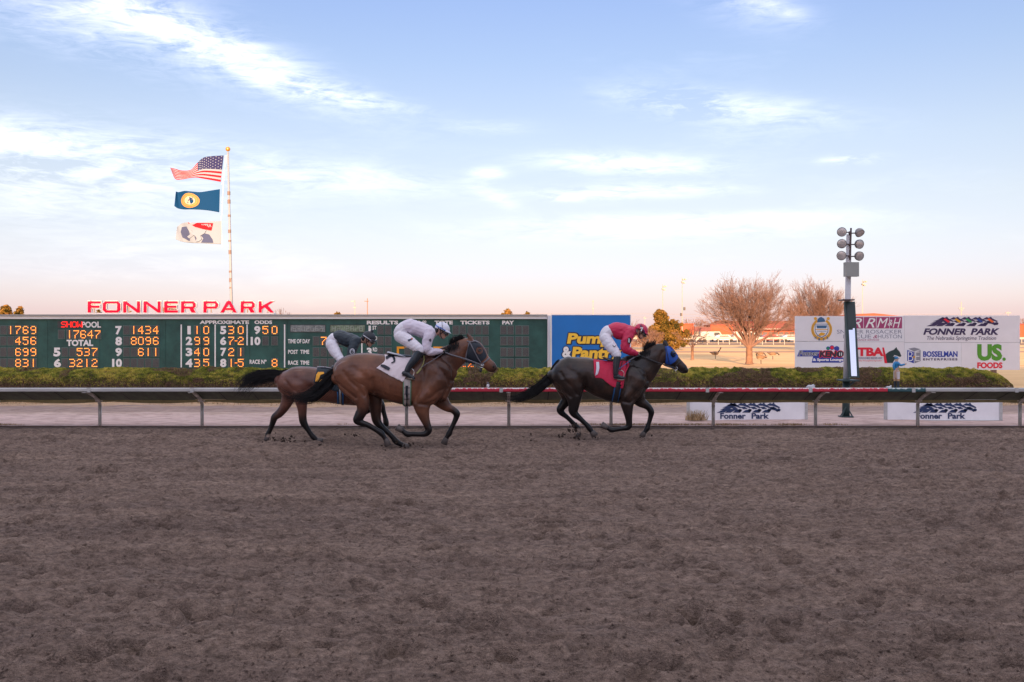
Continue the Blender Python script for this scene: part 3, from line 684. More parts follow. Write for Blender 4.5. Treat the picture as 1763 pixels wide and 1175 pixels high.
# painted headings
for s, x0, y0, x1, y1, bo in [('POOL',140.5,554,173.5,564.6,.035),('TOTAL',114.5,585.2,160.5,596.3,.045),('APPROXIMATE',343.7,552,428.8,558.3,.045),('ODDS',438,552,468.6,558.3,.045),
        ('TIME OF DAY',495.6,584.2,533.8,591.6,.03),('POST  TIME',496,602.6,532.4,609.8,.03),('RACE  TIME',496,621.2,532.4,628.4,.03),('RACE',429.8,619.6,447.6,627,.03),('Nº',450,619.6,458.8,627,.03),
        ('RESULTS',631.5,552.4,685.6,559,.05),('ST',641.2,561.2,648.4,568,.03),('ND',641.8,579.2,649,586,.03),('RD',641.8,598.8,649.4,605.6,.03),('TH',641.8,617.8,649.4,624.6,.03),
        ('$2.',714,552.4,726,559,.05),('00',727,552.2,734,556.4,.05),('TOTE',748,552.4,779.6,559,.05),('TICKETS',792.4,552.4,843,559,.05),('PAY',864.6,552.4,885.2,559,.05),
        ('1',634.4,561,638.6,574,.05),('2',631.8,579.6,639.6,592.6,.05),('3',631.4,599,640,612,.05),('4',631.4,618,640,631,.05),
        ('1',322.6,561.6,328.4,576,.05),('2',319.8,580,331,594.6,.05),('3',319.8,599.2,331,613.8,.05),('4',319.4,618,331.4,632.6,.05),
        ('5',379,561.6,389.6,576,.05),('6',379,580,389.6,594.6,.05),('7',379.6,599.2,389.8,613.6,.05),('8',379,618,389.8,632.6,.05),('9',437.6,561.6,448.4,576,.05),('10',431.6,580.2,448.4,594.8,.05),
        ('5',92,598.8,104,614.2,.05),('6',92.8,618,105,632.8,.05),('7',198.6,561.6,209.6,576.6,.05),('8',198.6,580.2,210,595.2,.05),('9',198.6,599.2,210,614,.05),('10',193,618,210,632.8,.05)]:
    T.text(s, x0, y0, x1, y1, M_white, tote, bold=bo)
for (x, y0, y1) in ((312, 559, 633), (370.4, 559, 633), (425.4, 559, 595), (490, 559, 633), (623, 585, 633)):
    T.rect(x-1.1, y0, x+1.1, y1, M_white, tote, 'divider', .010)
# red SHOW display and two reader windows
o = T.rect(99, 553.2, 139, 564.6, M_off, tote, 'display_window', .012)
mb = MB()
for i, ch in enumerate('SHOW'):
    for r0, rw in enumerate(DIG[ch].split()):
        for c0, v in enumerate(rw):
            if v == '1':
                q = T.px(106.2 + i*9.2 + c0*1.75, 554.6 + r0*1.45, .02); mb.rod((q.x, q.y, q.z), (q.x, q.y-.01, q.z), .024, n=6)
mb.build('lit_lamps', M_ledred, tote)
M_win1 = mat('reader_window_grey', (.20, .23, .24), .4, var=.5, scale=9); M_win2 = mat('reader_window_green', (.17, .24, .17), .4, var=.5, scale=9)
M_seg = mat('window_segments', (.40, .44, .42), .5)
for x0, m in ((500.5, M_win1), (569, M_win2)):
    T.rect(x0-1, 559.4, x0+60, 572.6, M_off, tote, 'window_frame', .010)
    T.rect(x0, 560.4, x0+59, 571.6, m, tote, 'display_window', .016)
    mb = MB()
    for k in range(7):
        xx = x0+4+k*7.7
        for (ax, ay, bx, by) in ((0,0,4.6,0),(0,0,0,4),(4.6,0,4.6,4),(0,4,4.6,4),(0,4,0,8),(4.6,4,4.6,8),(0,8,4.6,8)):
            if random.random() < .6:
                A = T.px(xx+ax, 562+ay, .025); Bq = T.px(xx+bx, 562+by, .025); mb.rod(A, Bq, .009, n=4)
    mb.build('display_segments', M_seg, tote)
for q_ in ([(683.2,597),(696,597),(696,600.8),(687,600.8),(687,633),(683.2,633)], [(697.6,597),(707.4,599.6),(707.4,601.2),(697.6,601.2)], [(746,597),(771,597.4),(771,600.6),(746,600.6)], [(751,600.6),(754,600.6),(754,604),(751,604)]): T.poly(q_, M_orange, tote, 'painted_frame', .012)

# FONNER PARK letters standing on the toteboard
M_redl = mat('red_letter_face', (.72, .008, .05), .8, spec=.1); M_edge = mat('pale_letter_edge', (.72, .72, .76), .8, spec=.1)
lets = [('F',152,174),('O',178,207.5),('N',213,241.5),('N',248,277),('E',283.5,306.5),('R',312.5,337.5),('P',351,376),('A',380,408),('R',415,439),('K',446,472)]
sgn = thing('letter_sign', 'red FONNER PARK capital letters standing on top of the green toteboard', 'sign', (P(312, 0, DT).x, DT+.15, 2.66))
LB = Board(312, DT+.12)
for ch, x0, x1 in lets:
    y0, y1 = 519, 538.5
    a = LB.px(x0, y1); b = LB.px(x1, y0); w = b.x-a.x; h = b.z-a.z
    s = .20                      # stroke, share of height
    sw = s*h; sv = s*h*1.25
    def R_(x0_, x1_, z0_, z1_): return [(a.x+x0_, a.z+z0_), (a.x+x1_, a.z+z0_), (a.x+x1_, a.z+z1_), (a.x+x0_, a.z+z1_)]
    pl = []
    c_ = .22*h
    if ch in 'FE':
        pl = [R_(0, sv, 0, h), R_(sv, w, h-sw, h), R_(sv, w*.9, h*.42, h*.42+sw)] + ([R_(sv, w, 0, sw)] if ch == 'E' else [])
    if ch == 'O':
        pl = [R_(0, sv, c_, h-c_), R_(w-sv, w, c_, h-c_), R_(c_, w-c_, h-sw, h), R_(c_, w-c_, 0, sw)]
        for (ex, ez, ix, iz, fx, fz) in ((0, c_, sv, max(c_, sw), c_, 0), (w, c_, w-sv, max(c_, sw), w-c_, 0), (0, h-c_, sv, h-max(c_, sw), c_, h), (w, h-c_, w-sv, h-max(c_, sw), w-c_, h)):
            pl.append([(a.x+ex, a.z+ez), (a.x+ix, a.z+iz), (a.x+fx, a.z+(sw if fz == 0 else h-sw)), (a.x+fx, a.z+fz)])
    if ch == 'N': pl = [R_(0, sv, 0, h), R_(w-sv, w, 0, h), [(a.x+sv, a.z+h), (a.x+sv, a.z+h-sw*1.3), (a.x+w-sv, a.z), (a.x+w-sv, a.z+sw*1.3)]]
    if ch in 'PR':
        pl = [R_(0, sv, 0, h), R_(sv, w-c_, h-sw, h), R_(sv, w-c_, h*.36, h*.36+sw*.9), [(a.x+w-c_, a.z+h), (a.x+w-c_, a.z+h-sw), (a.x+w-sv, a.z+h-c_*1.1), (a.x+w-sv, a.z+h*.36+c_), (a.x+w-c_, a.z+h*.36+sw*.9), (a.x+w-c_, a.z+h*.36), (a.x+w, a.z+h*.36+c_*.8), (a.x+w, a.z+h-c_)]]
        if ch == 'R': pl.append([(a.x+w*.55, a.z+h*.36), (a.x+w*.72, a.z), (a.x+w, a.z), (a.x+w*.82, a.z+h*.36)])
    if ch == 'A': pl = [[(a.x, a.z), (a.x+sv*1.05, a.z), (a.x+w/2+sv*.45, a.z+h), (a.x+w/2-sv*.55, a.z+h)], [(a.x+w, a.z), (a.x+w-sv*1.05, a.z), (a.x+w/2-sv*.45, a.z+h), (a.x+w/2+sv*.55, a.z+h)], R_(w*.28, w*.72, h*.22, h*.22+sw*.9)]
    if ch == 'K': pl = [R_(0, sv, 0, h), [(a.x+sv, a.z+h*.30), (a.x+sv, a.z+h*.56), (a.x+w-sv*1.1, a.z+h), (a.x+w, a.z+h)], [(a.x+w*.36, a.z+h*.5), (a.x+w*.56, a.z+h*.62), (a.x+w, a.z), (a.x+w-sv*1.25, a.z)]]
    bk = MB()
    for q in pl:
        mx_ = sum(p[0] for p in q)/len(q); mz = sum(p[1] for p in q)/len(q); g_ = .022
        bk.prism([(p[0]+(g_ if p[0] > mx_ else -g_), p[1]+(g_ if p[1] > mz else -g_)) for p in q], DT+.10+random.uniform(0, .0), DT+.22+random.uniform(0, .01))
    o = bk.build('letter_back', M_edge, sgn, fix=True); bpy.data.objects.remove(o)
    lo = MB()
    for i, q in enumerate(pl): lo.prism(q, DT+.06+.0015*i, DT+.15)
    L_ = lo.build('letter', M_redl, sgn, fix=True)
    e = bk.mesh('letter_edge', True); link('letter_edge', e, M_edge, L_)
a = LB.px(148, 541.6); b = LB.px(473, 539.4)
MB().box(a.x, b.x, DT+.02, DT+.32, a.z, b.z+.01).build('base_rail', M_trim, sgn)
M_och = mat('ochre_support', (.45, .27, .07), .6)
for x in (160, 220, 292, 330, 362, 425, 460):
    q = LB.px(x, 540); MB().rod((q.x, DT+.24, q.z), (q.x, DT+.24, q.z+.42), .018, n=6).build('support_rod', M_och, sgn)

# ------------------------------------------------------------------ blue billboard
M_blue = mat('blue_billboard', (.004, .17, .56), .45, var=.06, scale=1); M_yel = mat('yellow_print', (.95, .58, .05), .5); M_black = mat('black_print', (.022, .024, .045), .5)
DB = 39.0; BB = Board(1018, DB)
bb = thing('billboard', 'bright blue billboard with yellow Pump and Pantry lettering behind the red-clad jockey', 'billboard', (P(1018, 0, DB).x, DB, 0))
a = BB.px(950, 543); b = BB.px(1085, 640)
MB().box(a.x, b.x, DB, DB+.12, .22, a.z).build('panel', M_blue, bb)
mb = MB(); mb.box(a.x-.03, b.x+.02, DB-.01, DB+.14, a.z, a.z+.025); mb.box(b.x, b.x+.03, DB-.01, DB+.14, .2, a.z); mb.box(a.x-.03, a.x, DB-.01, DB+.14, .2, a.z); mb.build('frame', M_trim, bb)
for s in (a.x+.3, b.x-.3): MB().box(s-.06, s+.06, DB+.14, DB+.26, 0, 2.3).build('post', M_grey, bb)
for (s, x0, y0, x1, y1, mm) in (('Pump', 976, 574, 1052, 597.5, M_yel), ('Pantry', 984, 597.5, 1070, 624, M_yel)):
    for k, (gx, gy) in enumerate(((1.8, 0), (-1.8, 0), (0, 1.8), (0, -1.8), (1.4, 1.4), (-1.4, 1.4), (1.4, -1.4), (-1.4, -1.4))):
        BB.text(s, x0+gx, y0+gy, x1+gx, y1+gy, M_black, bb, 'lettering_outline', bold=.055, shear=.12, lift=.008+.0008*k)
    BB.text(s, x0, y0, x1, y1, mm, bb, bold=.045, shear=.12, lift=.022)
for k, (gx, gy) in enumerate(((1.6, 0), (-1.6, 0), (0, 1.6), (0, -1.6))): BB.text('&', 968+gx, 597+gy, 984+gx, 616+gy, M_black, bb, 'lettering_outline', bold=.05, lift=.016+.0006*k)
BB.text('&', 968, 597, 984, 616, M_white, bb, bold=.045, lift=.026)
BB.rect(1002, 599.4, 1032, 602, M_blue, bb, 'print', .030)

# ------------------------------------------------------------------ white sponsors' billboard
W = Board(1563, 38.4, 3.2)
wb = thing('billboard', 'wide white sponsor billboard on posts at the right, behind the floodlight pole', 'billboard', (P(1563, 0, 38.4).x, 38.4, 0))
M_bd = [mat('white_board_%d' % k, c, .5, var=.04, scale=2) for k, c in enumerate([(.74, .74, .80), (.76, .75, .80), (.72, .75, .84), (.76, .77, .83)])]
bounds = [(1369, 544.5, 1463, 588), (1463, 544.2, 1557, 589), (1557, 543.6, 1756, 590), (1369, 588.5, 1463, 634), (1463, 589.2, 1557, 635), (1557, 590.2, 1655, 636), (1655, 590.2, 1756, 637.5)]
for i, (x0, y0, x1, y1) in enumerate(bounds):
    W.rect(x0+.15, y0, x1-.15, y1-.25, M_bd[(i*2+1) % 4], wb, 'panel', 0, .06)
for x in (1385, 1463, 1557, 1651, 1712):
    q = W.px(x, 600, -.1); MB().box(q.x-.09, q.x+.09, q.y, q.y+.14, 0, 2.5).build('post', mat('wooden_post', (.24, .16, .13), .8, var=.2), wb)
mb = MB(); a = W.px(1369, 590, -.1); b = W.px(1756, 590, -.1); mb.rod(a, b, .05, n=6); mb.build('cross_rail', M_grey, wb)
M_gold = mat('gold_print', (.72, .36, .02), .5); M_teal = mat('teal_print', (.04, .13, .26), .5); M_royal = mat('royal_blue_print', (.02, .05, .36), .5)
M_mag = mat('maroon_print', (.36, .045, .16), .5); M_rprint = mat('red_print', (.72, .01, .04), .5); M_green = mat('green_print', (.08, .30, .02), .5)
M_gprint = mat('grey_print', (.22, .24, .34), .5); M_dgreen = mat('dark_green_print', (.008, .035, .04), .5); M_silver = mat('silver_print', (.24, .25, .30), .5)
M_purple = mat('dark_purple_print', (.035, .02, .09), .5); M_or2 = mat('orange_red_print', (.80, .14, .04), .5)
# horseshoe emblem
ring = []
for k in range(25):
    t_ = R(-62 + 304*k/24); ring.append((1414.6 + 18*math.cos(t_), 567.5 + 19*math.sin(t_)))
inner = []
for k in range(25):
    t_ = R(242 - 304*k/24); inner.append((1414.6 + 13.6*math.cos(t_), 567 + 14.4*math.sin(t_)))
segs = [[ring[k], ring[k+1], inner[23-k], inner[24-k]] for k in range(24)]
W.polys([[( x, y) for x, y in s] for s in segs], M_gold, wb, 'emblem')
W.polys([disc_pts(1404, 548.8, 2.6), disc_pts(1426, 548.8, 2.6)], M_gold, wb, 'emblem', .012)
rg2 = [(1414.6 + 16*math.cos(R(-50+280*k/24)), 567.3 + 16.8*math.sin(R(-50+280*k/24))) for k in range(25)]
W.polys([[rg2[k], rg2[k+1], (rg2[k+1][0]*.99+14.146, rg2[k+1][1]*.99+5.67), (rg2[k][0]*.99+14.146, rg2[k][1]*.99+5.67)] for k in range(24)], M_teal, wb, 'emblem', .010)
W.polys([[(1403,558),(1426,558),(1426,571),(1422,578),(1414.6,582),(1407,578),(1403,571)]], M_teal, wb, 'emblem', .006)
W.polys([[(1404,559),(1425,559),(1425,570.6),(1421,577),(1414.6,580.6),(1408,577),(1404,570.6)]], M_bd[0], wb, 'emblem', .010)
W.polys([[(1405.4,560.6),(1424,560.6),(1422.6,565.4),(1406.8,565.4)], [(1406,570.4),(1423,570.4),(1423,571),(1406,571)], [(1408,549.5),(1411,547),(1414,546),(1419,549),(1421,554),(1407,555.5)]], M_teal, wb, 'emblem', .014)
W.polys([[(1404,567),(1425,567),(1425,568.2),(1404,568.2)], [(1409,576),(1414,572.6),(1421,574),(1419,577.6),(1411,578.6)]], M_gold, wb, 'emblem', .016)
for i, (c_, x, y, r) in enumerate((('H', 1404.2, 581.6, 38), ('B', 1410.6, 584.6, 15), ('P', 1418.4, 584.6, -12), ('A', 1424.6, 582, -35))):
    W.text(c_, x-1.4, y-2, x+1.4, y+2, M_teal, wb, bold=.05, lift=.016)
# keno lounge
W.polys([[(1376.5,603.4),(1412,603.4),(1410,614),(1372.5,614)], [(1400.4,612),(1452,616),(1453,622),(1448,624.8),(1397.5,624.8)]], M_royal, wb, 'print')
W.text('Fonner', 1375, 604, 1410.6, 612.8, M_signw, wb, bold=.05, shear=.2, lift=.012); W.text('Fonner', 1375.6, 604.3, 1410, 612.4, M_black, wb, bold=.012, shear=.2, lift=.016)
for k, (gx, gy) in enumerate(((1, 0), (-1, 0), (0, 1), (0, -1))): W.text('KENO', 1411+gx, 604.4+gy, 1452.5+gx, 615.4+gy, M_rprint, wb, bold=.05, shear=.1, lift=.014+.0006*k)
W.text('KENO', 1411, 604.4, 1452.5, 615.4, M_black, wb, bold=.05, shear=.1, lift=.020)
W.poly(disc_pts(1447, 610.2, 4.3, 4.8), M_black, wb, 'print', .024); W.text('11', 1445, 607.5, 1449.4, 612.8, M_signw, wb, bold=.03, lift=.030)
W.text('& Sports Lounge', 1399.6, 617.2, 1452, 623.2, M_signw, wb, bold=.04, lift=.012)
for x, y, r, mm in ((1425.7, 600, 2.2, mat('green_ball', (.01, .26, .10), .5)), (1432.5, 598.8, 3, M_rprint), (1440.6, 600.6, 3.4, M_royal)): W.poly(disc_pts(x, y, r+1), M_royal, wb, 'print', .010); W.poly(disc_pts(x, y, r), mm, wb, 'print', .014)
# maroon block
for x0, x1 in ((1463, 1486.3), (1487.3, 1508.2), (1509.2, 1531), (1532, 1553)): W.rect(x0, 546.2, x1, 565.8, M_mag, wb)
for ch, x0, x1, bo in (('R', 1466, 1484, .0), ('R', 1490, 1507, .0), ('M', 1510, 1529, -.0), ('&', 1528.6, 1537, .0), ('H', 1537, 1551, .0)): W.text(ch, x0, 548 if ch != '&' else 551, x1, 564.5 if ch != '&' else 561, M_white, wb, bold=bo, shear=.35, lift=.014)
W.text('SNYDER ROSACKER', 1441, 568.2, 1552.6, 574.8, M_gprint, wb, bold=-.004, lift=.006); W.text('McCUE', 1452, 576.4, 1500, 583, M_gprint, wb, bold=-.004, lift=.006)
W.text('&', 1503.4, 577, 1511, 583, M_mag, wb, bold=0, shear=.3, lift=.006); W.text('HUSTON', 1511.6, 576.4, 1552.6, 583, M_gprint, wb, bold=-.004, lift=.006)
W.text('INSURANCE SERVICES', 1464, 584.4, 1514, 587, M_mag, wb, bold=0, shear=.2, lift=.006)
# NTBA
W.text('NTBA', 1459, 598.6, 1521.5, 613.6, M_rprint, wb, bold=.05, lift=.008); W.polys([[(1519,598.6),(1522,598.6),(1527.8,625.6),(1523,625.6)]], M_rprint, wb, 'print', .010)
W.text('THOROUGHBRED BREEDERS ASSOC', 1478, 615, 1519.5, 619, M_gprint, wb, bold=.02, lift=.006); W.text('Nebraska Thoroughbred Agriculture', 1472, 620.4, 1519, 623, M_rprint, wb, bold=.0, shear=.2, lift=.006)
W.polys([[(1525,610),(1531,605.5),(1539,602.5),(1543.4,598),(1544.8,601.4),(1549,606),(1552,613.5),(1549.6,615),(1545,613),(1540,611.5),(1537.5,614.5),(1543.5,613.6),(1541,618.5),(1537,625.2),(1527.4,625.2),(1525.6,617)]], M_dgreen, wb, 'emblem', .012)
# Fonner Park
running_heads(W, 1595, 545.2, 1717, 562, wb, M_purple, [M_rprint, M_gold, mat('green_silks', (.03, .35, .10), .5), mat('blue_silks', (.02, .06, .30), .5), M_or2], .008)
W.text('FONNER', 1589.6, 565.6, 1663, 577, M_purple, wb, bold=.04, shear=.25, lift=.008); W.text('PARK', 1671, 565.6, 1721, 577, M_purple, wb, bold=.04, shear=.25, lift=.008)
W.text('The Nebraska Springtime Tradition', 1596, 579, 1715, 587.6, M_purple, wb, bold=-.006, shear=.22, lift=.008)
# cube emblem and wording
W.polys([[(1562,603),(1573.4,606.4),(1573.4,626),(1562,621.6)]], M_royal, wb, 'emblem'); W.polys([[(1564,600.8),(1574,598.8),(1585,601.6),(1574,605.6)], [(1574.4,606.4),(1585,603),(1585,622),(1574.4,626)]], M_silver, wb, 'emblem')
W.text('B', 1563.6, 605.6, 1572, 622, M_signw, wb, bold=-.02, lift=.012); W.text('E', 1576, 605.8, 1583.4, 622, M_signw, wb, bold=-.02, lift=.012); W.poly([(1573.8,612.6),(1576,615),(1573.8,617.4),(1571.6,615)], M_gold, wb, 'emblem', .016)
W.text('BOSSELMAN', 1589.4, 605, 1648.6, 615, M_royal, wb, bold=.035, lift=.008); W.text('ENTERPRISES', 1589.4, 617.2, 1648.4, 621, M_purple, wb, bold=.03, spacing=1.3, lift=.008)
W.text('US', 1682.6, 592.6, 1725.4, 621.6, M_green, wb, bold=.055, lift=.008); W.poly(disc_pts(1728.8, 618.8, 2.9), M_green, wb, 'print', .010); W.text('FOODS', 1682.6, 624.2, 1726, 634.6, M_rprint, wb, bold=.045, lift=.008)
# ------------------------------------------------------------------ flagpole and flags
DF = 44.0
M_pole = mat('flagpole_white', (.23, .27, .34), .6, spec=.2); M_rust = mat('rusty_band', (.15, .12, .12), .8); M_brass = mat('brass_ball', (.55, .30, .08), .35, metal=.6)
fp = thing('flagpole', 'tall white flagpole with rust streaks and a brass ball behind the toteboard', 'flagpole', (P(397.5, 0, DF).x, DF, 0))
def fpx(y): return 392.4 + (y-258)*(5.4/262)
prev = None
mb = MB(); rings_ = []
b0 = P(fpx(690), 620, DF); b0.z = 0; top = P(fpx(262), 262, DF)
mb.rod(b0, top, .072, .040, 10); mb.build('pole', M_pole, fp, True)
yy = 330
while yy < 540:
    l = random.uniform(2, 7); MB().rod(P(fpx(yy), yy, DF), P(fpx(yy+l), yy+l, DF), .067, .067, 10).build('rust_patch', M_rust, fp); yy += l + random.uniform(8, 30)
MB().ball(P(fpx(257), 257, DF), .105, 14, 10).build('ball', M_brass, fp, True)
M_rope = mat('halyard', (.6, .55, .5), .8)
mb = MB(); mb.path([P(388, 268, DF-.05), P(384, 330, DF-.05), P(381, 380, DF-.05), P(382, 426, DF-.05)], .010, 4); mb.path([P(391.5, 265, DF), P(382, 318, DF-.05)], .008, 4); mb.build('halyard', M_rope, fp)
def flag(name, label, top_pts, bot_pts, colour, mats, nu=60, nv=39, amp=.10):
    """top / bottom edges from hoist to fly; colour(u, v) -> material index"""
    def samp(pts, u):
        s = u*(len(pts)-1); i = min(int(s), len(pts)-2); f = s-i
        g = lambda k: Vector(pts[max(0, min(len(pts)-1, k))])
        p0, p1, p2, p3 = g(i-1), g(i), g(i+1), g(i+2)
        return .5*((2*p1) + (p2-p0)*f + (2*p0-5*p1+4*p2-p3)*f*f + (3*p1-p0-3*p2+p3)*f**3)
    def pt(u, v, off=0.0):
        a = samp([(x, y) for x, y in top_pts], u); b = samp([(x, y) for x, y in bot_pts], u); q = a*(1-v) + b*v
        dy = amp*(math.sin(u*9+v*1.4)*(.3+u) + .4*math.sin(u*17+v*3)*u) + .25*u
        return P(q[0], q[1], DF - .06 + dy + off)
    vs = [pt(i/nu, j/nv) for j in range(nv+1) for i in range(nu+1)]
    fs = [(j*(nu+1)+i, j*(nu+1)+i+1, (j+1)*(nu+1)+i+1, (j+1)*(nu+1)+i) for j in range(nv) for i in range(nu)]
    mi = [colour((i+.5)/nu, (j+.5)/nv) for j in range(nv) for i in range(nu)]
    root = thing('flag', label, 'flag', P(top_pts[0][0], top_pts[0][1], DF), 'flags on the flagpole halyard')
    mb = MB(); mb.v = [tuple(v) for v in vs]; mb.f = fs; mb.mi = mi
    me = mb.mesh(name)
    o = link('cloth', me, mats, root, True); sm = o.modifiers.new('thickness', 'SOLIDIFY'); sm.thickness = .006
    return root, pt
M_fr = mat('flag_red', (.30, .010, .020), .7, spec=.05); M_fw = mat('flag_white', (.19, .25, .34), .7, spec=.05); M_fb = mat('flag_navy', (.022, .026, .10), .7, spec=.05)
M_fblue = mat('flag_blue', (.004, .040, .13), .7, spec=.05); M_seal = mat('seal_gold', (.36, .22, .07), .6, spec=.05); M_slate = mat('flag_slate_blue', (.05, .07, .15), .7, spec=.05)
us_t = [(385, 268), (366, 269), (350, 272), (338, 283), (328, 293), (312, 294), (302, 291), (293, 289)]
us_b = [(380, 313.5), (364, 310.5), (350, 308), (338, 306), (326, 307), (314, 309), (302, 308.5), (296, 296)]
def us(u, v):
    if u < .40 and v < 7/13: return 2
    return 0 if int(v*13) % 2 == 0 else 1
root, pt = flag('us_flag', 'topmost flag, red and white stripes with a starry navy corner', us_t, us_b, us, [M_fr, M_fw, M_fb], 60, 39)
mb = MB()
for r0 in range(9):
    for c0 in range(6 if r0 % 2 == 0 else 5):
        u = .4*((c0+.5+(0 if r0 % 2 == 0 else .5))/6.0); v = (7/13)*((r0+.6)/9.3)
        c = pt(u, v, -.012); s_ = []
        for k in range(10):
            a_ = k*math.pi/5; rr = .032 if k % 2 == 0 else .014; s_.append((c.x+rr*math.sin(a_), c.y, c.z+rr*math.cos(a_)))
        mb.add(s_, [tuple(range(10))])
mb.build('star', M_fw, root)['kind'] = 'stuff'
root, pt = flag('state_flag', 'middle flag, deep blue with a round gold seal', [(378.5, 326), (362, 328.5), (345, 331), (330, 330), (318, 329), (308, 331), (303, 330)], [(377.5, 366), (360, 363), (345, 361.5), (330, 361), (316, 361), (306, 359), (300, 355)], lambda u, v: 0, [M_fblue], 40, 20)
def on_flag(pt, cx, cy, pts): return [pt(cx+u, cy+v, -.014) for u, v in pts]
for r0, r1, m_, nm in ((.0, .085, mat('seal_centre', (.45, .40, .30), .6), 'seal'), (.092, .125, M_seal, 'seal_ring'), (.132, .15, M_seal, 'seal_ring')):
    mb = MB(); n = 28; vs = []
    for k in range(n):
        a_ = math.tau*k/n; vs.append(pt(.545+r1*1.32*math.cos(a_), .5+r1*2.7*math.sin(a_), -.014))
    if r0 == 0: mb.add(vs, [tuple(range(n))])
    else:
        vs += [pt(.545+r0*1.32*math.cos(math.tau*k/n), .5+r0*2.7*math.sin(math.tau*k/n), -.014) for k in range(n)]
        mb.add(vs, [(k, (k+1) % n, n+(k+1) % n, n+k) for k in range(n)])
    mb.build(nm, m_, root)
mb = MB()
for k in range(14):
    a_ = random.uniform(0, 6.28); rr = random.uniform(0, .07); c = pt(.545+rr*1.3*math.cos(a_), .5+rr*2.6*math.sin(a_), -.02); s = random.uniform(.02, .05); mb.add([(c.x-s, c.y, c.z-s*.6), (c.x+s, c.y, c.z-s*.4), (c.x+s*.3, c.y, c.z+s)], [(0, 1, 2)])
mb.build('seal_detail', M_slate, root)
root, pt = flag('racing_flag', 'lowest flag, white with a red corner, slate blue field and a white galloping horse', [(381, 381), (364, 381.5), (350, 383), (334, 384), (322, 383), (312, 385.5), (305, 391)], [(380.5, 421), (364, 420.5), (350, 419.5), (334, 419), (322, 418), (312, 416), (302, 412)], lambda u, v: 0, [M_fw], 40, 20)
def inv_map(pt, pts_px, off):
    vs = []
    for (x, y) in pts_px:
        best = None
        for i in range(41):
            for j in range(21):
                q = pt(i/40, j/20, off); e = (CX + q.x*F/q.y - x)**2 + (HY-(q.z-EYE)*F/q.y - y)**2
                if best is None or e < best[0]: best = (e, q)
        q = best[1]; vs.append(P(x, y, q.y))
    return vs
def tri_poly(pts_px, m_, nm, off):
    vs = inv_map(pt, pts_px, off); MB().add(vs, [tuple(range(len(vs)))]).build(nm, m_, root)
tri_poly([(323, 383.5), (367, 384.5), (364, 397.5), (348, 394.5), (336, 391), (327, 388)], M_fr, 'red_field', -.02)
tri_poly([(313, 391.5), (322, 390), (330, 397), (336, 405), (340, 417.5), (325, 415), (314, 409), (311, 400)], M_slate, 'blue_field', -.02)
tri_poly([(345, 404), (352, 402), (360, 404), (366, 413), (367, 418.5), (346, 418), (350, 411)], M_slate, 'blue_field', -.02)
tri_poly([(320, 388), (326, 385.5), (331, 388), (342, 395.5), (355, 397), (352, 402), (345, 406), (347, 412), (342, 416), (336, 417), (339, 410), (334, 405), (326, 411), (322, 408), (329, 402), (324, 396)], M_fw, 'horse_print', -.05)
FB = Board(355, inv_map(pt, [(355, 388)], -.024)[0].y - .004)
FB.text('NTRA', 347, 386, 364, 391.5, M_fw, root, bold=.03, lift=0, th=.003)

# ------------------------------------------------------------------ floodlight pole with the finish mirror
DP = 23.2; px_m = DP/F
lp = thing('floodlight_pole', 'white and dark green floodlight pole with six round lamps and a tall framed mirror', 'floodlight pole', (P(1456, 0, DP).x, DP, 0))
M_pgreen = mat('dark_green_paint', (.022, .050, .052), .5, var=.15); M_pwhite = mat('scuffed_white_pole', (.62, .62, .66), .5, var=.10, scale=6, bump=.002)
def lpx(y): return 1456.2 + (720-y)*(5.6/327)
a = P(lpx(720), 720, DP); a.z = 0.02; b = P(lpx(652), 652, DP); c = P(lpx(404), 404, DP)
MB().rod(a, b, .088, .085, 14).build('lower_pole', M_pgreen, lp, True)
MB().rod(b, c, .076, .060, 14).build('upper_pole', M_pwhite, lp, True)
mb = MB(); mb.box(a.x-.14, a.x+.14, DP-.14, DP+.14, .02, .045)
for s in (-1, 1): mb.rod((a.x+s*.12, DP-.1, .045), (a.x+s*.03, DP-.06, .22), .015, n=6)
mb.rod((a.x-.16, DP-.1, .045), (a.x-.02, DP-.08, .26), .012, n=6); mb.build('base_plate', M_pgreen, lp)
q = P(1462, 465, DP); MB().box(q.x-.155, q.x+.155, DP-.22, DP-.06, q.z-.165, q.z+.165).build('junction_box', mat('grey_box', (.30, .32, .31), .5, var=.05), lp)
mb = MB(); m0 = P(1461.6, 448, DP); m1 = P(1463.4, 393.5, DP); mb.rod(m0-Vector((0, .07, 0)), m1-Vector((0, .07, 0)), .022, n=8)
M_lampm = mat('lamp_housing', (.26, .24, .24), .45, metal=.4); M_glass = mat('lamp_lens', (.50, .48, .48), .25, metal=.3, var=.3, scale=8); M_br = mat('bracket_brown', (.10, .07, .075), .6)
for (yl, xl_, xr_, yr) in ((400, 1450, 1480, 401.5), (420.5, 1450, 1479.5, 421), (440.5, 1449.5, 1479.5, 441.5)):
    for xx, y in ((xl_, yl), (xr_, yr)):
        e = P(xx, y, DP-.10); s0 = P(1462.8, y+.5, DP-.07); mb.rod(s0, e, .014, n=6); mb.ball(tuple(s0), .03, 8, 6)
mb.build('lamp_bracket', M_br, lp)
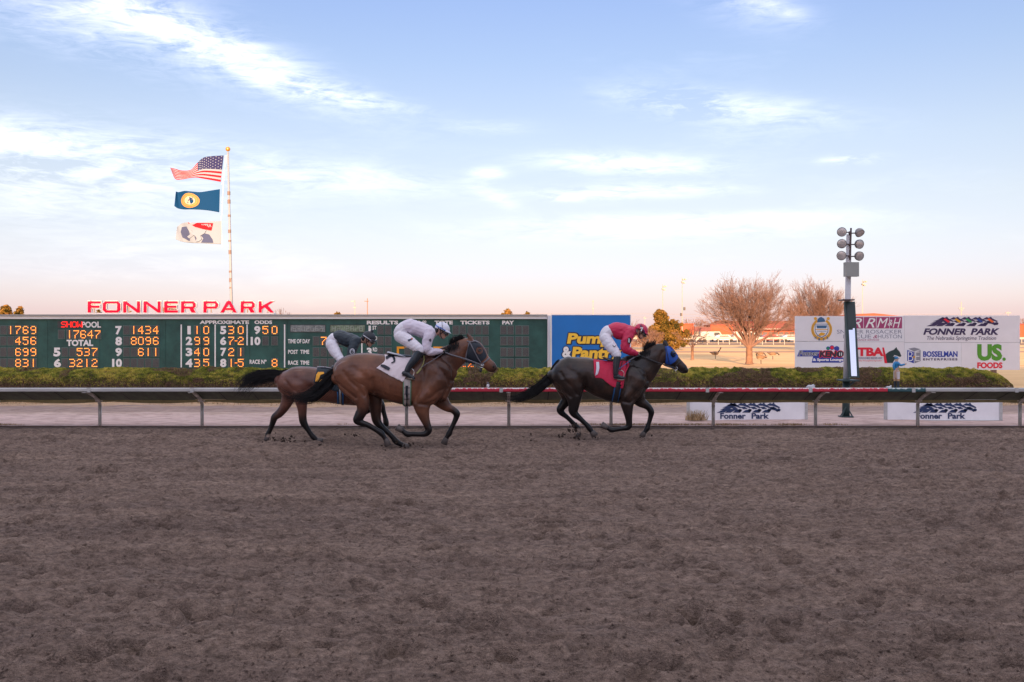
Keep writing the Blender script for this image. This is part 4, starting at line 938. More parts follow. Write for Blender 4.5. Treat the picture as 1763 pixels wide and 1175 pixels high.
for i, (x, y, yaw, pit) in enumerate(((1449.3, 399.8, -10, -5), (1480.6, 402, 20, -45), (1449.3, 420, -15, -8), (1480, 420.8, 15, -8), (1448.6, 440.6, -12, -8), (1479.8, 441.4, 14, -14))):
    c = P(x, y, DP-.16); mb = MB()
    prof = [(.0, .14), (.03, .13), (.07, .105), (.105, .05), (.108, .0), (.11, -.012)]
    dirv = Vector((math.sin(R(yaw))*math.cos(R(pit)), -math.cos(R(yaw))*math.cos(R(pit)), math.sin(R(pit)))); up = dirv.orthogonal().normalized(); sd_ = dirv.cross(up)
    vs = []; n = 16
    for (r0, z0) in prof:
        for k in range(n): vs.append(c - dirv*z0 + (up*math.cos(math.tau*k/n)+sd_*math.sin(math.tau*k/n))*max(r0, .001))
    fs = [(i_*n+k, i_*n+(k+1) % n, (i_+1)*n+(k+1) % n, (i_+1)*n+k) for i_ in range(len(prof)-1) for k in range(n)]
    mb.add(vs, fs); lampo = mb.build('lamp', M_lampm, lp, True)
    mb = MB(); vs = []
    for (r0, z0) in ((.100, .012), (.07, .026), (.03, .034), (.001, .036)):
        for k in range(n): vs.append(c + dirv*z0*.6 + (up*math.cos(math.tau*k/n)+sd_*math.sin(math.tau*k/n))*r0)
    mb.add(vs, [(i_*n+k, i_*n+(k+1) % n, (i_+1)*n+(k+1) % n, (i_+1)*n+k) for i_ in range(3) for k in range(n)])
    mb.build('lens', M_glass, lampo, True)
# mirror frame, leaning to the right at its foot
def quad_box(pts, d0, d1, m, nm, parent):
    dd_ = lambda y: d0 + (650-y)/131*.32
    vs = [P(x, y, dd_(y)) for x, y in pts] + [P(x, y, dd_(y))+Vector((0, d1-d0, 0)) for x, y in pts]; n = len(pts)
    return MB().add(vs, [tuple(range(n)), tuple(range(2*n-1, n-1, -1))] + [(k, (k+1) % n, n+(k+1) % n, n+k) for k in range(n)]).build(nm, m, parent, fix=True)
fr = quad_box([(1454.6, 519.5), (1472, 519.5), (1480, 650.6), (1462, 650.6)], DP-.40, DP-.30, M_pgreen, 'mirror_frame', lp)
quad_box([(1457.6, 524), (1470.6, 524), (1471.5, 563.5), (1460.4, 567)], DP-.412, DP-.402, mat('dark_painted_reflection', (.02, .035, .035), .35), 'reflection_panel', lp)  # dark stand reflection painted as a panel on the upper mirror
M_mir = mat('mirror_glass', (.95, .95, .96), .12, metal=1.0)
quad_box([(1461.4, 568.4), (1468, 568.4), (1468.6, 565.4), (1471.6, 565.4), (1475.4, 647.8), (1465.8, 647.8)], DP-.416, DP-.402, M_mir, 'mirror', lp)
mb = MB(); q0 = P(1459, 516.6, DP-.2); mb.box(q0.x-.14, q0.x+.12, DP-.34, DP+.05, q0.z-.02, q0.z+.012); mb.build('top_bracket', M_br, lp)
q0 = P(1464, 655, DP-.2); mb = MB(); mb.box(q0.x-.22, q0.x+.16, DP-.36, DP+.1, q0.z-.02, q0.z+.01); mb.rod((q0.x+.1, DP-.3, q0.z), (q0.x-.06, DP-.02, q0.z-.22), .016, n=6); mb.rod((q0.x+.12, DP-.1, q0.z), (q0.x-.04, DP, q0.z-.25), .016, n=6); mb.build('foot_bracket', M_pgreen, lp)

# ------------------------------------------------------------------ distant poles
M_far = mat('pale_far_pole', (.34, .28, .24), .6); M_wood = mat('brown_far_pole', (.22, .12, .08), .8); M_fl = mat('far_floodlight', (.30, .24, .21), .5)
def tall_light(px, ytop, d, label, extra=None, w=1.0, grp='tall floodlight masts on the far side'):
    q = P(px, ytop, d); t = thing('floodlight_mast', label, 'light mast', (q.x, d, 0), grp); s = d/F
    MB().rod((q.x, d, 0), (q.x, d, q.z), .75*s*w, .45*s*w, 8).build('mast', M_far, t)
    for (dx, dy) in ((2, 4), (4.5, 3.4), (3, 9.5), (0, 8)):
        mb = MB(); c = Vector((q.x+dx*s, d-.4, q.z-dy*s)); mb.box(c.x-1.6*s, c.x+1.6*s, c.y, c.y+.5, c.z-1.1*s, c.z+1.1*s); mb.build('lamp', M_fl, t)
    MB().rod((q.x, d-.2, q.z-4*s), (q.x+6*s, d-.2, q.z-4*s), .3*s, n=6).build('crossarm', M_far, t)
    if extra:
        for (dx, yy_) in extra:
            c = P(px+dx, yy_, d); MB().box(c.x-1.3*s, c.x+1.3*s, d-.6, d-.1, c.z-2.6*s, c.z+2.6*s).build('speaker', mat('speaker_dark', (.05, .045, .05), .6), t)
    return t
tall_light(1141, 490, 150, 'thin floodlight mast rising from the evergreen shrubs, left of the pair', [(3.2, 539)])
tall_light(1174.5, 478, 140, 'tallest floodlight mast, right of the evergreen shrubs', [(3.2, 532), (-2.4, 542)])
tall_light(1485, 482, 150, 'floodlight mast rising behind the white billboard, right of the near floodlight pole')
def upole(px, ytop, d, label, m, bars, w=.8):
    q = P(px, ytop, d); s = d/F; t = thing('utility_pole', label, 'utility pole', (q.x, d, 0), 'utility poles on the skyline')
    MB().rod((q.x, d, 0), (q.x, d, q.z), w*s, w*.7*s, 7).build('pole', m, t)
    for (y, hw, off) in bars:
        c = P(px+off, y, d); MB().box(c.x-hw*s, c.x+hw*s, d-.2, d+.1, c.z-.5*s, c.z+.5*s).build('crossarm', m, t)
upole(632.5, 514, 170, 'brown wooden utility pole above the toteboard, right of the red letters', M_wood, [(519, 3.6, -1.5)], .9)
upole(611, 517, 230, 'pale thin utility pole beside the brown one above the toteboard', M_far, [(530, 2.6, -.5), (519, 3, -4)], .7)
upole(1021, 517, 210, 'pale utility pole above the blue billboard', M_far, [(532, 1.6, 0), (519, 1.5, 0)], .8)
upole(1655, 520, 210, 'pale utility pole above the right part of the white billboard', M_far, [(531, 4.6, 0), (534, 3, 0)], .8)
upole(1735.5, 537, 260, 'faint short utility pole above the right end of the white billboard', M_far, [(539, 5, 0)], .7)
upole(1110, 545, 260, 'faint utility pole just right of the blue billboard', M_far, [(548, 3, 0)], .5)
mb = MB()
for y, d in ((540, 235), (545.5, 240)):
    pts_ = [P(x, y + 1.6*math.sin((x-600)/410*math.pi*1.0)**2, d) for x in range(500, 1763, 40)]; mb.path(pts_, .025, 3)
tag(mb.build('power_line', M_far), 'thin power lines strung across the skyline between utility poles', 'power line')

# ------------------------------------------------------------------ bare trees
M_bark = mat('sunlit_bark', (.155, .088, .058), .9, var=.40, scale=3, bump=.05, bscale=10); M_bark2 = mat('thin_twigs', (.155, .100, .086), .9, spec=.1)
def branch(mb, a, d, L, r, depth, rnd, spread, up, stop=.02, wig=.12, kids=(2, 3)):
    n = 3 if depth > 1 else 2; p = Vector(a); rr = r
    for k in range(n):
        d = (d + Vector((rnd.gauss(0, wig), rnd.gauss(0, wig), rnd.gauss(0, wig*.6) + up*.10))).normalized()
        q = p + d*L/n; r2 = rr*(.86 if depth > 0 else .6); mb.rod(p, q, max(rr, stop), max(r2, stop), 7 if depth > 3 else (4 if depth > 1 else 3))
        if depth > 0 and k < n-1 and rnd.random() < .75:
            ax = d.orthogonal().normalized(); ax.rotate(Matrix.Rotation(rnd.uniform(0, 6.28), 3, d)); dd = d.copy(); dd.rotate(Matrix.Rotation(R(rnd.uniform(spread*.7, spread*1.4)), 3, ax))
            branch(mb, q, dd, L*rnd.uniform(.5, .75), r2*.55, depth-1, rnd, spread, up, stop, wig, kids)
        p, rr = q, r2
    if depth <= 0: return
    for k in range(rnd.randint(*kids)):
        ax = d.orthogonal().normalized(); ax.rotate(Matrix.Rotation(rnd.uniform(0, 6.28), 3, d)); dd = d.copy(); dd.rotate(Matrix.Rotation(R(rnd.uniform(spread*.4, spread)), 3, ax))
        branch(mb, p, dd, L*rnd.uniform(.62, .88), rr*rnd.uniform(.55, .72), depth-1, rnd, spread, up, stop, wig, kids)
def bare_tree(px, ybase, d, width_px, ytop, seed, label, limbs=9, depth=5, trunk_h=.13, r0=None, fan=62, grp=None):
    rnd = random.Random(seed); s = d/F; b = P(px, ybase, d); b.z = 0
    Ht = (EYE + (HY-ytop)*s); t = thing('bare_tree', label, 'tree', tuple(b), grp); r0 = r0 or Ht*.03
    mb = MB(); top = b + Vector((0, 0, Ht*trunk_h)); mb.rod(b, b+Vector((0, 0, Ht*.03)), r0*1.4, r0*1.05, 12); mb.rod(b+Vector((0, 0, Ht*.03)), top, r0*1.05, r0*.95, 12); mb.build('trunk', M_bark, t)
    mb = MB(); W_ = width_px*s/2
    for k in range(limbs):
        f = (k+.5)/limbs*2-1; ang = R(fan*(abs(f)**1.15)*(1 if f > 0 else -1) + rnd.uniform(-5, 5)); yaw = rnd.uniform(-1.0, 1.0)
        dv = Vector((math.sin(ang)*math.cos(yaw*.7), math.sin(yaw)*.5, math.cos(ang))).normalized()
        Lm = Ht*(1-trunk_h)*.34*(1.0 - .12*abs(f))
        st = top + Vector((f*r0*.55, rnd.uniform(-.3, .3)*r0, -r0*.4*abs(f)))
        branch(mb, st, dv, Lm, r0*rnd.uniform(.34, .52), depth, rnd, 27, .25, stop=.145*s, wig=.09)
    o = mb.build('crown', M_bark2 if Ht < 3 or depth < 5 else [M_bark2], t)
    v = np.empty(len(o.data.vertices)*3, dtype=np.float32); o.data.vertices.foreach_get('co', v); v = v.reshape(-1, 3)
    base = np.array(top); rel = v-base; kx = W_/np.percentile(np.abs(rel[:, 0]), 99.3); kz = (Ht-top.z)/np.percentile(rel[:, 2], 99.7)
    f = np.clip(np.linalg.norm(rel, axis=1)/(Ht*.35), 0, 1)[:, None]; sc_ = 1 + (np.array([[kx, (kx+1)/2, kz]])-1)*f
    o.data.vertices.foreach_set('co', (base+rel*sc_).astype(np.float32).ravel()); o.data.update()
    return t
bare_tree(1290, 629, 62, 166, 481, 5, 'large spreading bare tree with a thick forked trunk standing on the sunlit grass', 13, 5, .22, .20, 58)
bare_tree(1403, 604, 105, 108, 487, 8, 'round-crowned bare tree rising behind the left end of the white billboard', 14, 5, .14, .24, 58)
bare_tree(1192, 619.5, 72, 66, 556, 3, 'small bare tree with a few crooked limbs left of the big tree', 5, 3, .34, .10, 50)
bare_tree(1085, 600, 118, 90, 553, 14, 'pinkish bare thicket tree behind the helmet of the red-clad jockey', 9, 4, .08, .2, 66)
bare_tree(1120, 594, 112, 70, 566, 19, 'low bare twiggy tree in front of the evergreen shrubs', 9, 4, .06, .12, 70)
bare_tree(488, 570, 190, 26, 531, 21, 'tiny bare treetop just right of the red letter K above the toteboard', 7, 3, .3, .3, 60)

# ------------------------------------------------------------------ leafy trees and shrubs
M_leaf = tint_mat('sunlit_evergreen_leaves', [(0, (.03, .030, .008)), (.5, (.12, .080, .016)), (1, (.18, .105, .032))], .8, .1)
def leafy(px, ytop, d, wpx, label, seed, n=5000, cat='tree', name='evergreen_tree', shape='round', size=.16, grp=None, ybase=None):
    r_ = np.random.default_rng(seed); s = d/F; b = P(px, 600, d); Ht = EYE+(HY-ytop)*s; W_ = wpx*s/2
    t = thing(name, label, cat, (b.x, d, 0), grp)
    nc = 70; cl = []
    for k in range(nc):
        z = Ht*r_.uniform(.12, .93); f = 1-((z/Ht-.42)/.60)**2 if shape == 'round' else 1.05-z/Ht*.9
        a_ = r_.uniform(0, 6.28); rr = W_*math.sqrt(max(f, .02))*r_.uniform(.1, .95) if shape == 'round' else W_*f*r_.uniform(.1, .8)
        cl.append((b.x+rr*math.cos(a_), d+rr*.8*math.sin(a_), z, W_*r_.uniform(.10, .24)))
    cl.append((b.x, d, Ht-W_*.18, W_*.2))
    cl = np.array(cl); i = r_.integers(0, len(cl), n); dv = r_.normal(size=(n, 3)); dv /= np.linalg.norm(dv, axis=1)[:, None]; rad = (r_.uniform(.2, 1.25, n)**.8)[:, None]
    c = cl[i, :3] + dv*rad*cl[i, 3:4]*np.array([[1, 1, .8]]); c[:, 2] = np.clip(c[:, 2], .05, None)
    tint = np.clip(.5 + .25*r_.normal(size=n) + .25*r_.normal(size=len(cl))[i], 0, 1)
    o = link('crown', quads_mesh('crown', leaf_quads(c, size, .2, .5), n, tint), M_leaf, t)
    MB().rod((b.x, d, 0), (b.x, d, Ht*.7), W_*.09, W_*.03, 7).build('trunk', M_bark, t)
    return t
leafy(1138, 533, 118, 62, 'pointed olive evergreen rising above the shrubs left of the floodlight masts', 4, 9000, shape='cone', size=.17)
leafy(1158, 550, 112, 60, 'broad orange green evergreen shrub right of the pointed one', 5, 13000, size=.13, cat='shrub', name='evergreen_shrub')
leafy(1128, 560, 116, 46, 'rounded orange green shrub behind the lead jockey helmet', 6, 9000, size=.13, cat='shrub', name='evergreen_shrub')
leafy(11, 525, 165, 36, 'golden tree at the left end of the skyline above the toteboard', 7, 3000, size=.30)
leafy(35, 528, 165, 24, 'smaller golden tree right beside the one at the left end of the skyline', 8, 2200, size=.28)
leafy(581, 537.5, 175, 30, 'low golden treetop above the toteboard left of the brown utility pole', 9, 2400, size=.26)
leafy(874, 533, 160, 34, 'golden treetop above the right end of the toteboard', 10, 2600, size=.27)
leafy(908, 537, 160, 26, 'lower golden treetop nearest the right end of the toteboard', 11, 2000, size=.25)
leafy(170, 534, 150, 20, 'golden treetop seen through the letter F', 12, 1400, size=.24)
leafy(225, 536, 150, 10, 'tiny golden treetop seen under the first letter N', 13, 600, size=.2)
leafy(292, 527, 150, 34, 'golden treetop seen through the letters N and E', 15, 2400, size=.25)
for k, (px, yt, w) in enumerate(((1195, 549, 60), (1240, 550, 70), (1335, 549, 70), (1080, 560, 60), (1750, 549, 60))):
    bare_tree(px, 590, 330, w, yt, 40+k, ['hazy bare tree on the skyline above the maroon building', 'hazy bare tree on the skyline left of the large bare tree', 'hazy bare tree on the skyline above the long red roof', 'hazy bare tree on the skyline right of the blue billboard', 'hazy bare tree on the skyline past the right end of the white billboard'][k], 8, 3, .1, .35, 66, grp='bare trees on the skyline')

# ------------------------------------------------------------------ buildings, far rail, vehicles
M_roofr = mat('orange_red_roof', (.30, .060, .026), .8, var=.15, scale=.4); M_mar = mat('maroon_wall', (.13, .045, .05), .8); M_cream = mat('cream_wall', (.20, .19, .17), .8)
M_fw2 = mat('white_far', (.26, .26, .26), .6); M_dkw = mat('dark_far_window', (.05, .04, .045), .3)
def bbox_px(x0, y0, x1, y1, d, depth=12):
    a = P(x0, y0, d); b = P(x1, y1, d); return a.x, b.x, d, d+depth, b.z, a.z
t = thing('building', 'long low building with an orange red roof behind the far rail', 'building', (P(1300, 0, 320).x, 325, 0))
x0, x1, y0, y1, z0, z1 = bbox_px(1232, 552, 1452, 568, 320)
mb = MB(); mb.add([(x0, 318, z0), (x1, 318, z0), (x1+1, 334, z1), (x0+3, 334, z1), (x0, 350, z0), (x1, 350, z0)], [(0, 1, 2, 3), (3, 2, 5, 4), (0, 3, 4), (1, 5, 2)]); mb.build('roof', M_roofr, t)
MB().box(x0+.5, x1-.5, 320.5, 348, 0, z0-.02).build('wall', M_roofr, t)
for k in range(24):
    xx = x0 + (x1-x0)*(k+.5)/24; MB().box(xx-.9, xx+.5, 320.3, 320.52, .9, 2.0).build('window', M_dkw, t)
FB2 = Board(1325, 319.0)
FB2.text('RACE TRACK & CASINO'[:10], 1292, 565.4, 1312, 568.6, M_fw2, t, bold=.04, lift=.5); FB2.text('HEARTLAND', 1315, 565.4, 1350, 568.6, M_fw2, t, bold=.04, lift=.5)
t = thing('building', 'tall orange red block beside the evergreen shrubs', 'building', (P(1186, 0, 300).x, 300, 0)); a = bbox_px(1172, 559, 1194.5, 590, 300)
MB().box(a[0], a[1], 300, 310, 0, a[5]).build('wall', M_roofr, t); MB().box(a[0]-.1, a[1]+.1, 299.8, 310.2, a[5], a[5]+.3).build('roof', M_roofr, t)
t = thing('building', 'maroon building with cream lower wall and dark windows left of the big bare tree', 'building', (P(1209, 0, 300).x, 300, 0)); a = bbox_px(1195.5, 563, 1223, 578, 300)
MB().box(a[0], a[1], 300, 312, a[4]+1.2, a[5]).build('upper_wall', M_mar, t); MB().box(a[0]+.1, a[1]-2, 300.1, 311, 0, a[4]+1.19).build('lower_wall', M_cream, t); MB().box(a[1]-1.99, a[1], 300, 312, 0, a[4]+1.19).build('side_wall', M_mar, t)
for x in (1199, 1204, 1209, 1214): q = P(x, 573, 300); MB().box(q.x-.32, q.x+.32, 299.95, 300.2, q.z-.4, q.z+.35).build('window', M_dkw, t)
t = thing('building', 'orange red building with a plain wall between the maroon building and the big tree', 'building', (P(1232, 0, 305).x, 305, 0)); a = bbox_px(1223.5, 561, 1262, 590, 305)
MB().box(a[0], a[1], 305, 316, 0, a[5]).build('wall', M_roofr, t); MB().box(a[0]-.1, a[1]+.1, 304.8, 316.2, a[5], a[5]+.25).build('roof', M_roofr, t)
t = thing('building', 'shallow red roof of a shed showing over the top edge of the white billboard', 'building', (P(1510, 0, 120).x, 120, 0)); a = P(1471, 545, 120); b = P(1556, 545, 120); c = P(1506, 539.5, 120); e = P(1480, 541.2, 120)
mb = MB(); mb.add([(a.x, 120, a.z), (b.x, 120, b.z), (c.x, 120.2, c.z), (e.x, 120.2, e.z), (a.x, 132, a.z), (b.x, 132, b.z), (c.x, 132, c.z), (e.x, 132, e.z)], [(0,1,2,3),(7,6,5,4),(0,3,7,4),(3,2,6,7),(2,1,5,6)]); mb.build('roof', M_roofr, t); MB().box(a.x+.4, b.x-.4, 120.5, 131.5, 0, a.z-.02).build('wall', M_cream, t)
t = thing('building', 'reddish building past the right end of the white billboard', 'building', (P(1800, 0, 300).x, 300, 0)); a = bbox_px(1756, 559, 1860, 590, 300); MB().box(a[0], a[1], 300, 316, 0, a[5]).build('wall', M_roofr, t); MB().box(a[0]-.2, a[1]+.2, 299.7, 316.2, a[5], a[5]+.3).build('roof', M_mar, t)
# far rail and white fence
fr_ = thing('far_rail', 'far running rail with thin posts across the sunlit infield', 'rail', (60, 158, 0))
for x0_ in range(10, 150, 20): MB().box(x0_, x0_+19.95, 158, 158.12, .86, 1.02).build('rail_beam', M_fw2, fr_)
pmm = MB().box(-.05, .05, 158.02, 158.12, 0, .86).mesh('post')
for k in range(80):
    o = link('post', pmm, M_fw2, fr_); o.location = (10 + 1.75*k, 0, 0)
fr2 = thing('rail_fence', 'white painted outer rail behind the far track', 'fence', (60, 182, 0))
for x0_ in range(10, 170, 20): MB().box(x0_, x0_+19.95, 182, 182.12, .75, 1.05).build('rail_beam', M_fw2, fr2)
pmm2 = MB().box(-.06, .06, 182.02, 182.12, 0, .75).mesh('post')
for k in range(60):
    o = link('post', pmm2, M_fw2, fr2); o.location = (10 + 2.6*k, 0, 0)
M_fdirt = mat('far_track_dirt', (.16, .11, .09), .95, var=.2, scale=.3)
MB().add([(-400, 159.5, -.035), (500, 159.5, -.035), (500, 180, -.035), (-400, 180, -.035)], [(0, 1, 2, 3)]).build('far_track', M_fdirt)['kind'] = 'structure'
M_band = mat('worn_earth_band', (.34, .21, .15), .95, var=.2, scale=.4)
MB().add([(-200, 100, -.040), (300, 100, -.040), (300, 106, -.040), (-200, 106, -.040)], [(0, 1, 2, 3)]).build('dirt_lane', M_band)['kind'] = 'structure'
MB().add([(-200, 125, -.040), (300, 128, -.040), (300, 134, -.040), (-200, 131, -.040)], [(0, 1, 2, 3)]).build('dirt_lane', mat('grey_lane', (.26, .21, .19), .95, var=.2, scale=.4))['kind'] = 'structure'
M_asph = mat('car_park_asphalt', (.12, .10, .09), .9)
MB().add([(0, 195, -.030), (300, 195, -.030), (300, 298, -.030), (0, 298, -.030)], [(0, 1, 2, 3)]).build('car_park', M_asph)['kind'] = 'structure'
M_tyre = mat('tyre_rubber', (.02, .02, .02), .8); M_cwin = mat('car_glass', (.04, .045, .05), .15)
def car(px, d, colm, label, van=False):
    q = P(px, 590, d); x = q.x; t = thing('parked_car', label, 'van' if van else 'car', (x, d, 0), 'vehicles parked beyond the far track')
    L = 2.6 if van else 2.25; h = 2.1 if van else 1.42; w0 = .9
    prof = [(-L, .35), (-L, .85), (-L*.86, .98), (-L*.55, h), (L*.35, h), (L*.62, .98), (L, .85), (L, .35)] if not van else [(-L, .35), (-L, 2.0), (-L*.95, h), (L*.55, h), (L*.78, 1.2), (L, 1.05), (L, .35)]
    MB().prism([(x+a_, z) for a_, z in prof], d-w0, d+w0).build('body', colm, t, fix=True)
    MB().prism([(x-L*.50, 1.02), (x-L*.44, h-.12), (x+L*.28, h-.12), (x+L*.50, 1.02)] if not van else [(x+L*.1, 1.25), (x+L*.1, h-.2), (x+L*.5, h-.2), (x+L*.68, 1.25)], d-w0-.01, d-w0+.02).build('window', M_cwin, t, fix=True)
    for s in (-1, 1): MB().rod((x+s*L*.62, d-w0-.03, .34), (x+s*L*.62, d-w0+.2, .34), .34, n=12).build('wheel', M_tyre, t)
Mc = {'white': mat('white_car_paint', (.30, .30, .31), .3, coat=.5), 'silver': mat('silver_car_paint', (.42, .42, .43), .3, metal=.4), 'red': mat('red_car_paint', (.32, .02, .02), .3, coat=.5), 'dark': mat('dark_car_paint', (.04, .045, .06), .3, coat=.5)}
for px, d, c_, v, lab in ((1200, 205, 'white', False, 'white parked car below the maroon building, left of the others'), (1226, 212, 'white', True, 'white parked van left of the big bare tree trunk'), (1246, 205, 'silver', False, 'silver parked car just left of the big bare tree trunk'),
        (1262, 214, 'white', False, 'white parked car seen between limbs left of the big trunk'), (1284, 206, 'white', True, 'white parked van seen through the fork of the big bare tree'), (1308, 212, 'dark', False, 'dark parked car seen through the right limbs of the big bare tree'),
        (1327, 205, 'red', False, 'red parked car right of the big bare tree'), (1345, 211, 'white', False, 'white parked car left of the white billboard edge'), (1362, 205, 'silver', False, 'silver parked car partly behind the left edge of the white billboard'), (1215, 222, 'red', False, 'red parked car behind the two leftmost white vehicles')):
    car(px, d, Mc[c_], lab, v)

# ------------------------------------------------------------------ geese on the grass
M_gb = mat('goose_brown', (.16, .10, .06), .8); M_gk = mat('goose_black', (.025, .02, .02), .6); M_gw = mat('goose_pale', (.45, .34, .25), .8)
def goose(px, py, d, head_dir, headpos, label):
    s = d/F; q = P(px, py, d); x = q.x; t = thing('goose', label, 'goose', (x, d, 0), 'geese grazing on the sunlit grass'); k = head_dir
    mb = MB(); mb.ball((x, d, .42), .16, 12, 8, (1.75, .9, .85)); mb.rod((x-k*.22, d, .44), (x-k*.42, d, .50), .07, .015, 8); mb.build('body', M_gb, t, True)
    MB().ball((x+k*.02, d, .36), .14, 10, 7, (1.4, .8, .7)).build('belly', M_gw, t, True)
    hp = Vector((x+k*headpos[0], d, headpos[1])); mb = MB(); p0 = Vector((x+k*.2, d, .46)); mid = (p0+hp)/2+Vector((k*.06, 0, .05)); mb.rod(p0, mid, .05, .034, 8); mb.rod(mid, hp, .034, .03, 8); mb.ball(hp, .045, 8, 6, (1.3, .9, 1)); mb.rod(hp, hp+Vector((k*.10, 0, -.02)), .02, .008, 6); mb.build('neck', M_gk, t, True)
    for yy_ in (-.05, .05): MB().rod((x+.02, d+yy_, .32), (x+.03, d+yy_, 0), .014, n=5).build('leg', M_gk, t)
goose(1231, 618, 74, 1, (.42, .82), 'goose with raised neck left of the big tree trunk')
goose(1309, 619, 74, 1, (.42, .10), 'goose grazing head down just right of the big tree trunk')
goose(1330, 619, 72.5, 1, (.46, .35), 'pale-sided goose farthest right on the grass')
goose(1309.5, 630, 62.5, -1, (.24, .62), 'goose standing nearest the hedge below the tree trunk')

# ------------------------------------------------------------------ grandstand behind the camera (casts the long evening shade)
M_conc = mat('concrete', (.34, .33, .32), .85, var=.1, scale=.6); M_steel = mat('stand_steel', (.30, .31, .33), .5)
gs = thing('grandstand', 'long roofed concrete grandstand behind the camera, shading the track', 'grandstand', (0, -70, 0))
for k in range(16): MB().box(-42, 42, -60-k*1.0-1.0, -60-k*1.0, 0, .8+k*.6).build('tier', M_conc, gs)
MB().box(-42, 42, -78, -76.01, 0, 19.0).build('back_wall', M_conc, gs)
MB().add([(-43, -60, 19.4), (43, -60, 19.4), (43, -80, 18.8), (-43, -80, 18.8), (-43, -60, 19.75), (43, -60, 19.75), (43, -80, 19.15), (-43, -80, 19.15)], [(0,3,2,1),(4,5,6,7),(0,1,5,4),(1,2,6,5),(2,3,7,6),(3,0,4,7)]).build('roof', M_steel, gs)
for k in range(9): MB().box(-40+k*10-.2, -40+k*10+.2, -62.2, -61.8, 1, 19.42).build('column', M_steel, gs)
# ------------------------------------------------------------------ bodies: tubes fused by voxel remeshing
def crom(pts, n):
    """Catmull-Rom resample of an (k, m) array"""
    pts = np.asarray(pts, float); k = len(pts); out = []
    for i in range(k-1):
        p0 = pts[max(i-1, 0)]; p1 = pts[i]; p2 = pts[i+1]; p3 = pts[min(i+2, k-1)]
        for j in range(n):
            f = j/n; out.append(.5*((2*p1)+(p2-p0)*f+(2*p0-5*p1+4*p2-p3)*f*f+(3*p1-p0-3*p2+p3)*f**3))
    out.append(pts[-1]); return np.array(out)
def tube(mb, st, seg=16, n=5, caps=True, lateral=Vector((0, 1, 0))):
    """st: rows of x, y, z, r_inplane, r_lateral"""
    a = crom(st, n); a[:, 3:] = np.maximum(a[:, 3:], .0015); m = len(a); rows_ = []
    T = [Vector(a[min(i+1, m-1), :3] - a[max(i-1, 0), :3]).normalized() for i in range(m)]
    seq = [(Vector(a[i, :3]), T[i], a[i, 3], a[i, 4]) for i in range(m)]
    if caps:
        f, l = seq[0], seq[-1]
        seq = [(f[0]-f[1]*f[2]*c, f[1], f[2]*s, f[3]*s) for c, s in ((.80, .02), (.62, .55), (.33, .86))] + seq + [(l[0]+l[1]*l[2]*c, l[1], l[2]*s, l[3]*s) for c, s in ((.33, .86), (.62, .55), (.80, .02))]
    vs = []
    for p, t, r1, r2 in seq:
        la = (lateral - t*lateral.dot(t)).normalized(); nn = t.cross(la)
        for k in range(seg):
            ph = math.tau*k/seg; vs.append(p + nn*math.cos(ph)*r1 + la*math.sin(ph)*r2)
    q = len(seq); fs = [(i*seg+k, (i+1)*seg+k, (i+1)*seg+(k+1) % seg, i*seg+(k+1) % seg) for i in range(q-1) for k in range(seg)]
    fs += [tuple(range(seg-1, -1, -1)), tuple(range((q-1)*seg, q*seg))]
    mb.add(vs, fs); return a
def fuse(mb, name, voxel, smooth=4, sf=.5):
    me = mb.mesh(name); bm = bmesh.new(); bm.from_mesh(me); bmesh.ops.recalc_face_normals(bm, faces=bm.faces); bm.to_mesh(me); bm.free()
    o = bpy.data.objects.new(name, me); COL.objects.link(o)
    r = o.modifiers.new('r', 'REMESH'); r.mode = 'VOXEL'; r.voxel_size = voxel
    if smooth: s = o.modifiers.new('s', 'SMOOTH'); s.iterations = smooth; s.factor = sf
    bpy.context.view_layer.update()
    m2 = bpy.data.meshes.new_from_object(o.evaluated_get(bpy.context.evaluated_depsgraph_get()))
    bpy.data.objects.remove(o); bpy.data.meshes.remove(me); m2.name = name; m2.update(); return m2
def verts_of(me):
    v = np.empty(len(me.vertices)*3, dtype=np.float32); me.vertices.foreach_get('co', v); return v.reshape(-1, 3).astype(float)
def norms_of(me):
    v = np.empty(len(me.vertices)*3, dtype=np.float32); me.vertex_normals.foreach_get('vector', v); return v.reshape(-1, 3).astype(float)
def seg_dist(p, pl):
    best = np.full(len(p), 1e9)
    for a, b in zip(pl[:-1], pl[1:]):
        a = np.array(a, float); b = np.array(b, float); ab = b-a; t = np.clip(((p-a)@ab)/max(ab@ab, 1e-9), 0, 1)
        best = np.minimum(best, np.linalg.norm(p-(a+t[:, None]*ab), axis=1))
    return best
def set_attr(me, name, val):
    a = me.attributes.get(name) or me.attributes.new(name, 'FLOAT', 'POINT'); a.data.foreach_set('value', np.asarray(val, dtype=np.float32))

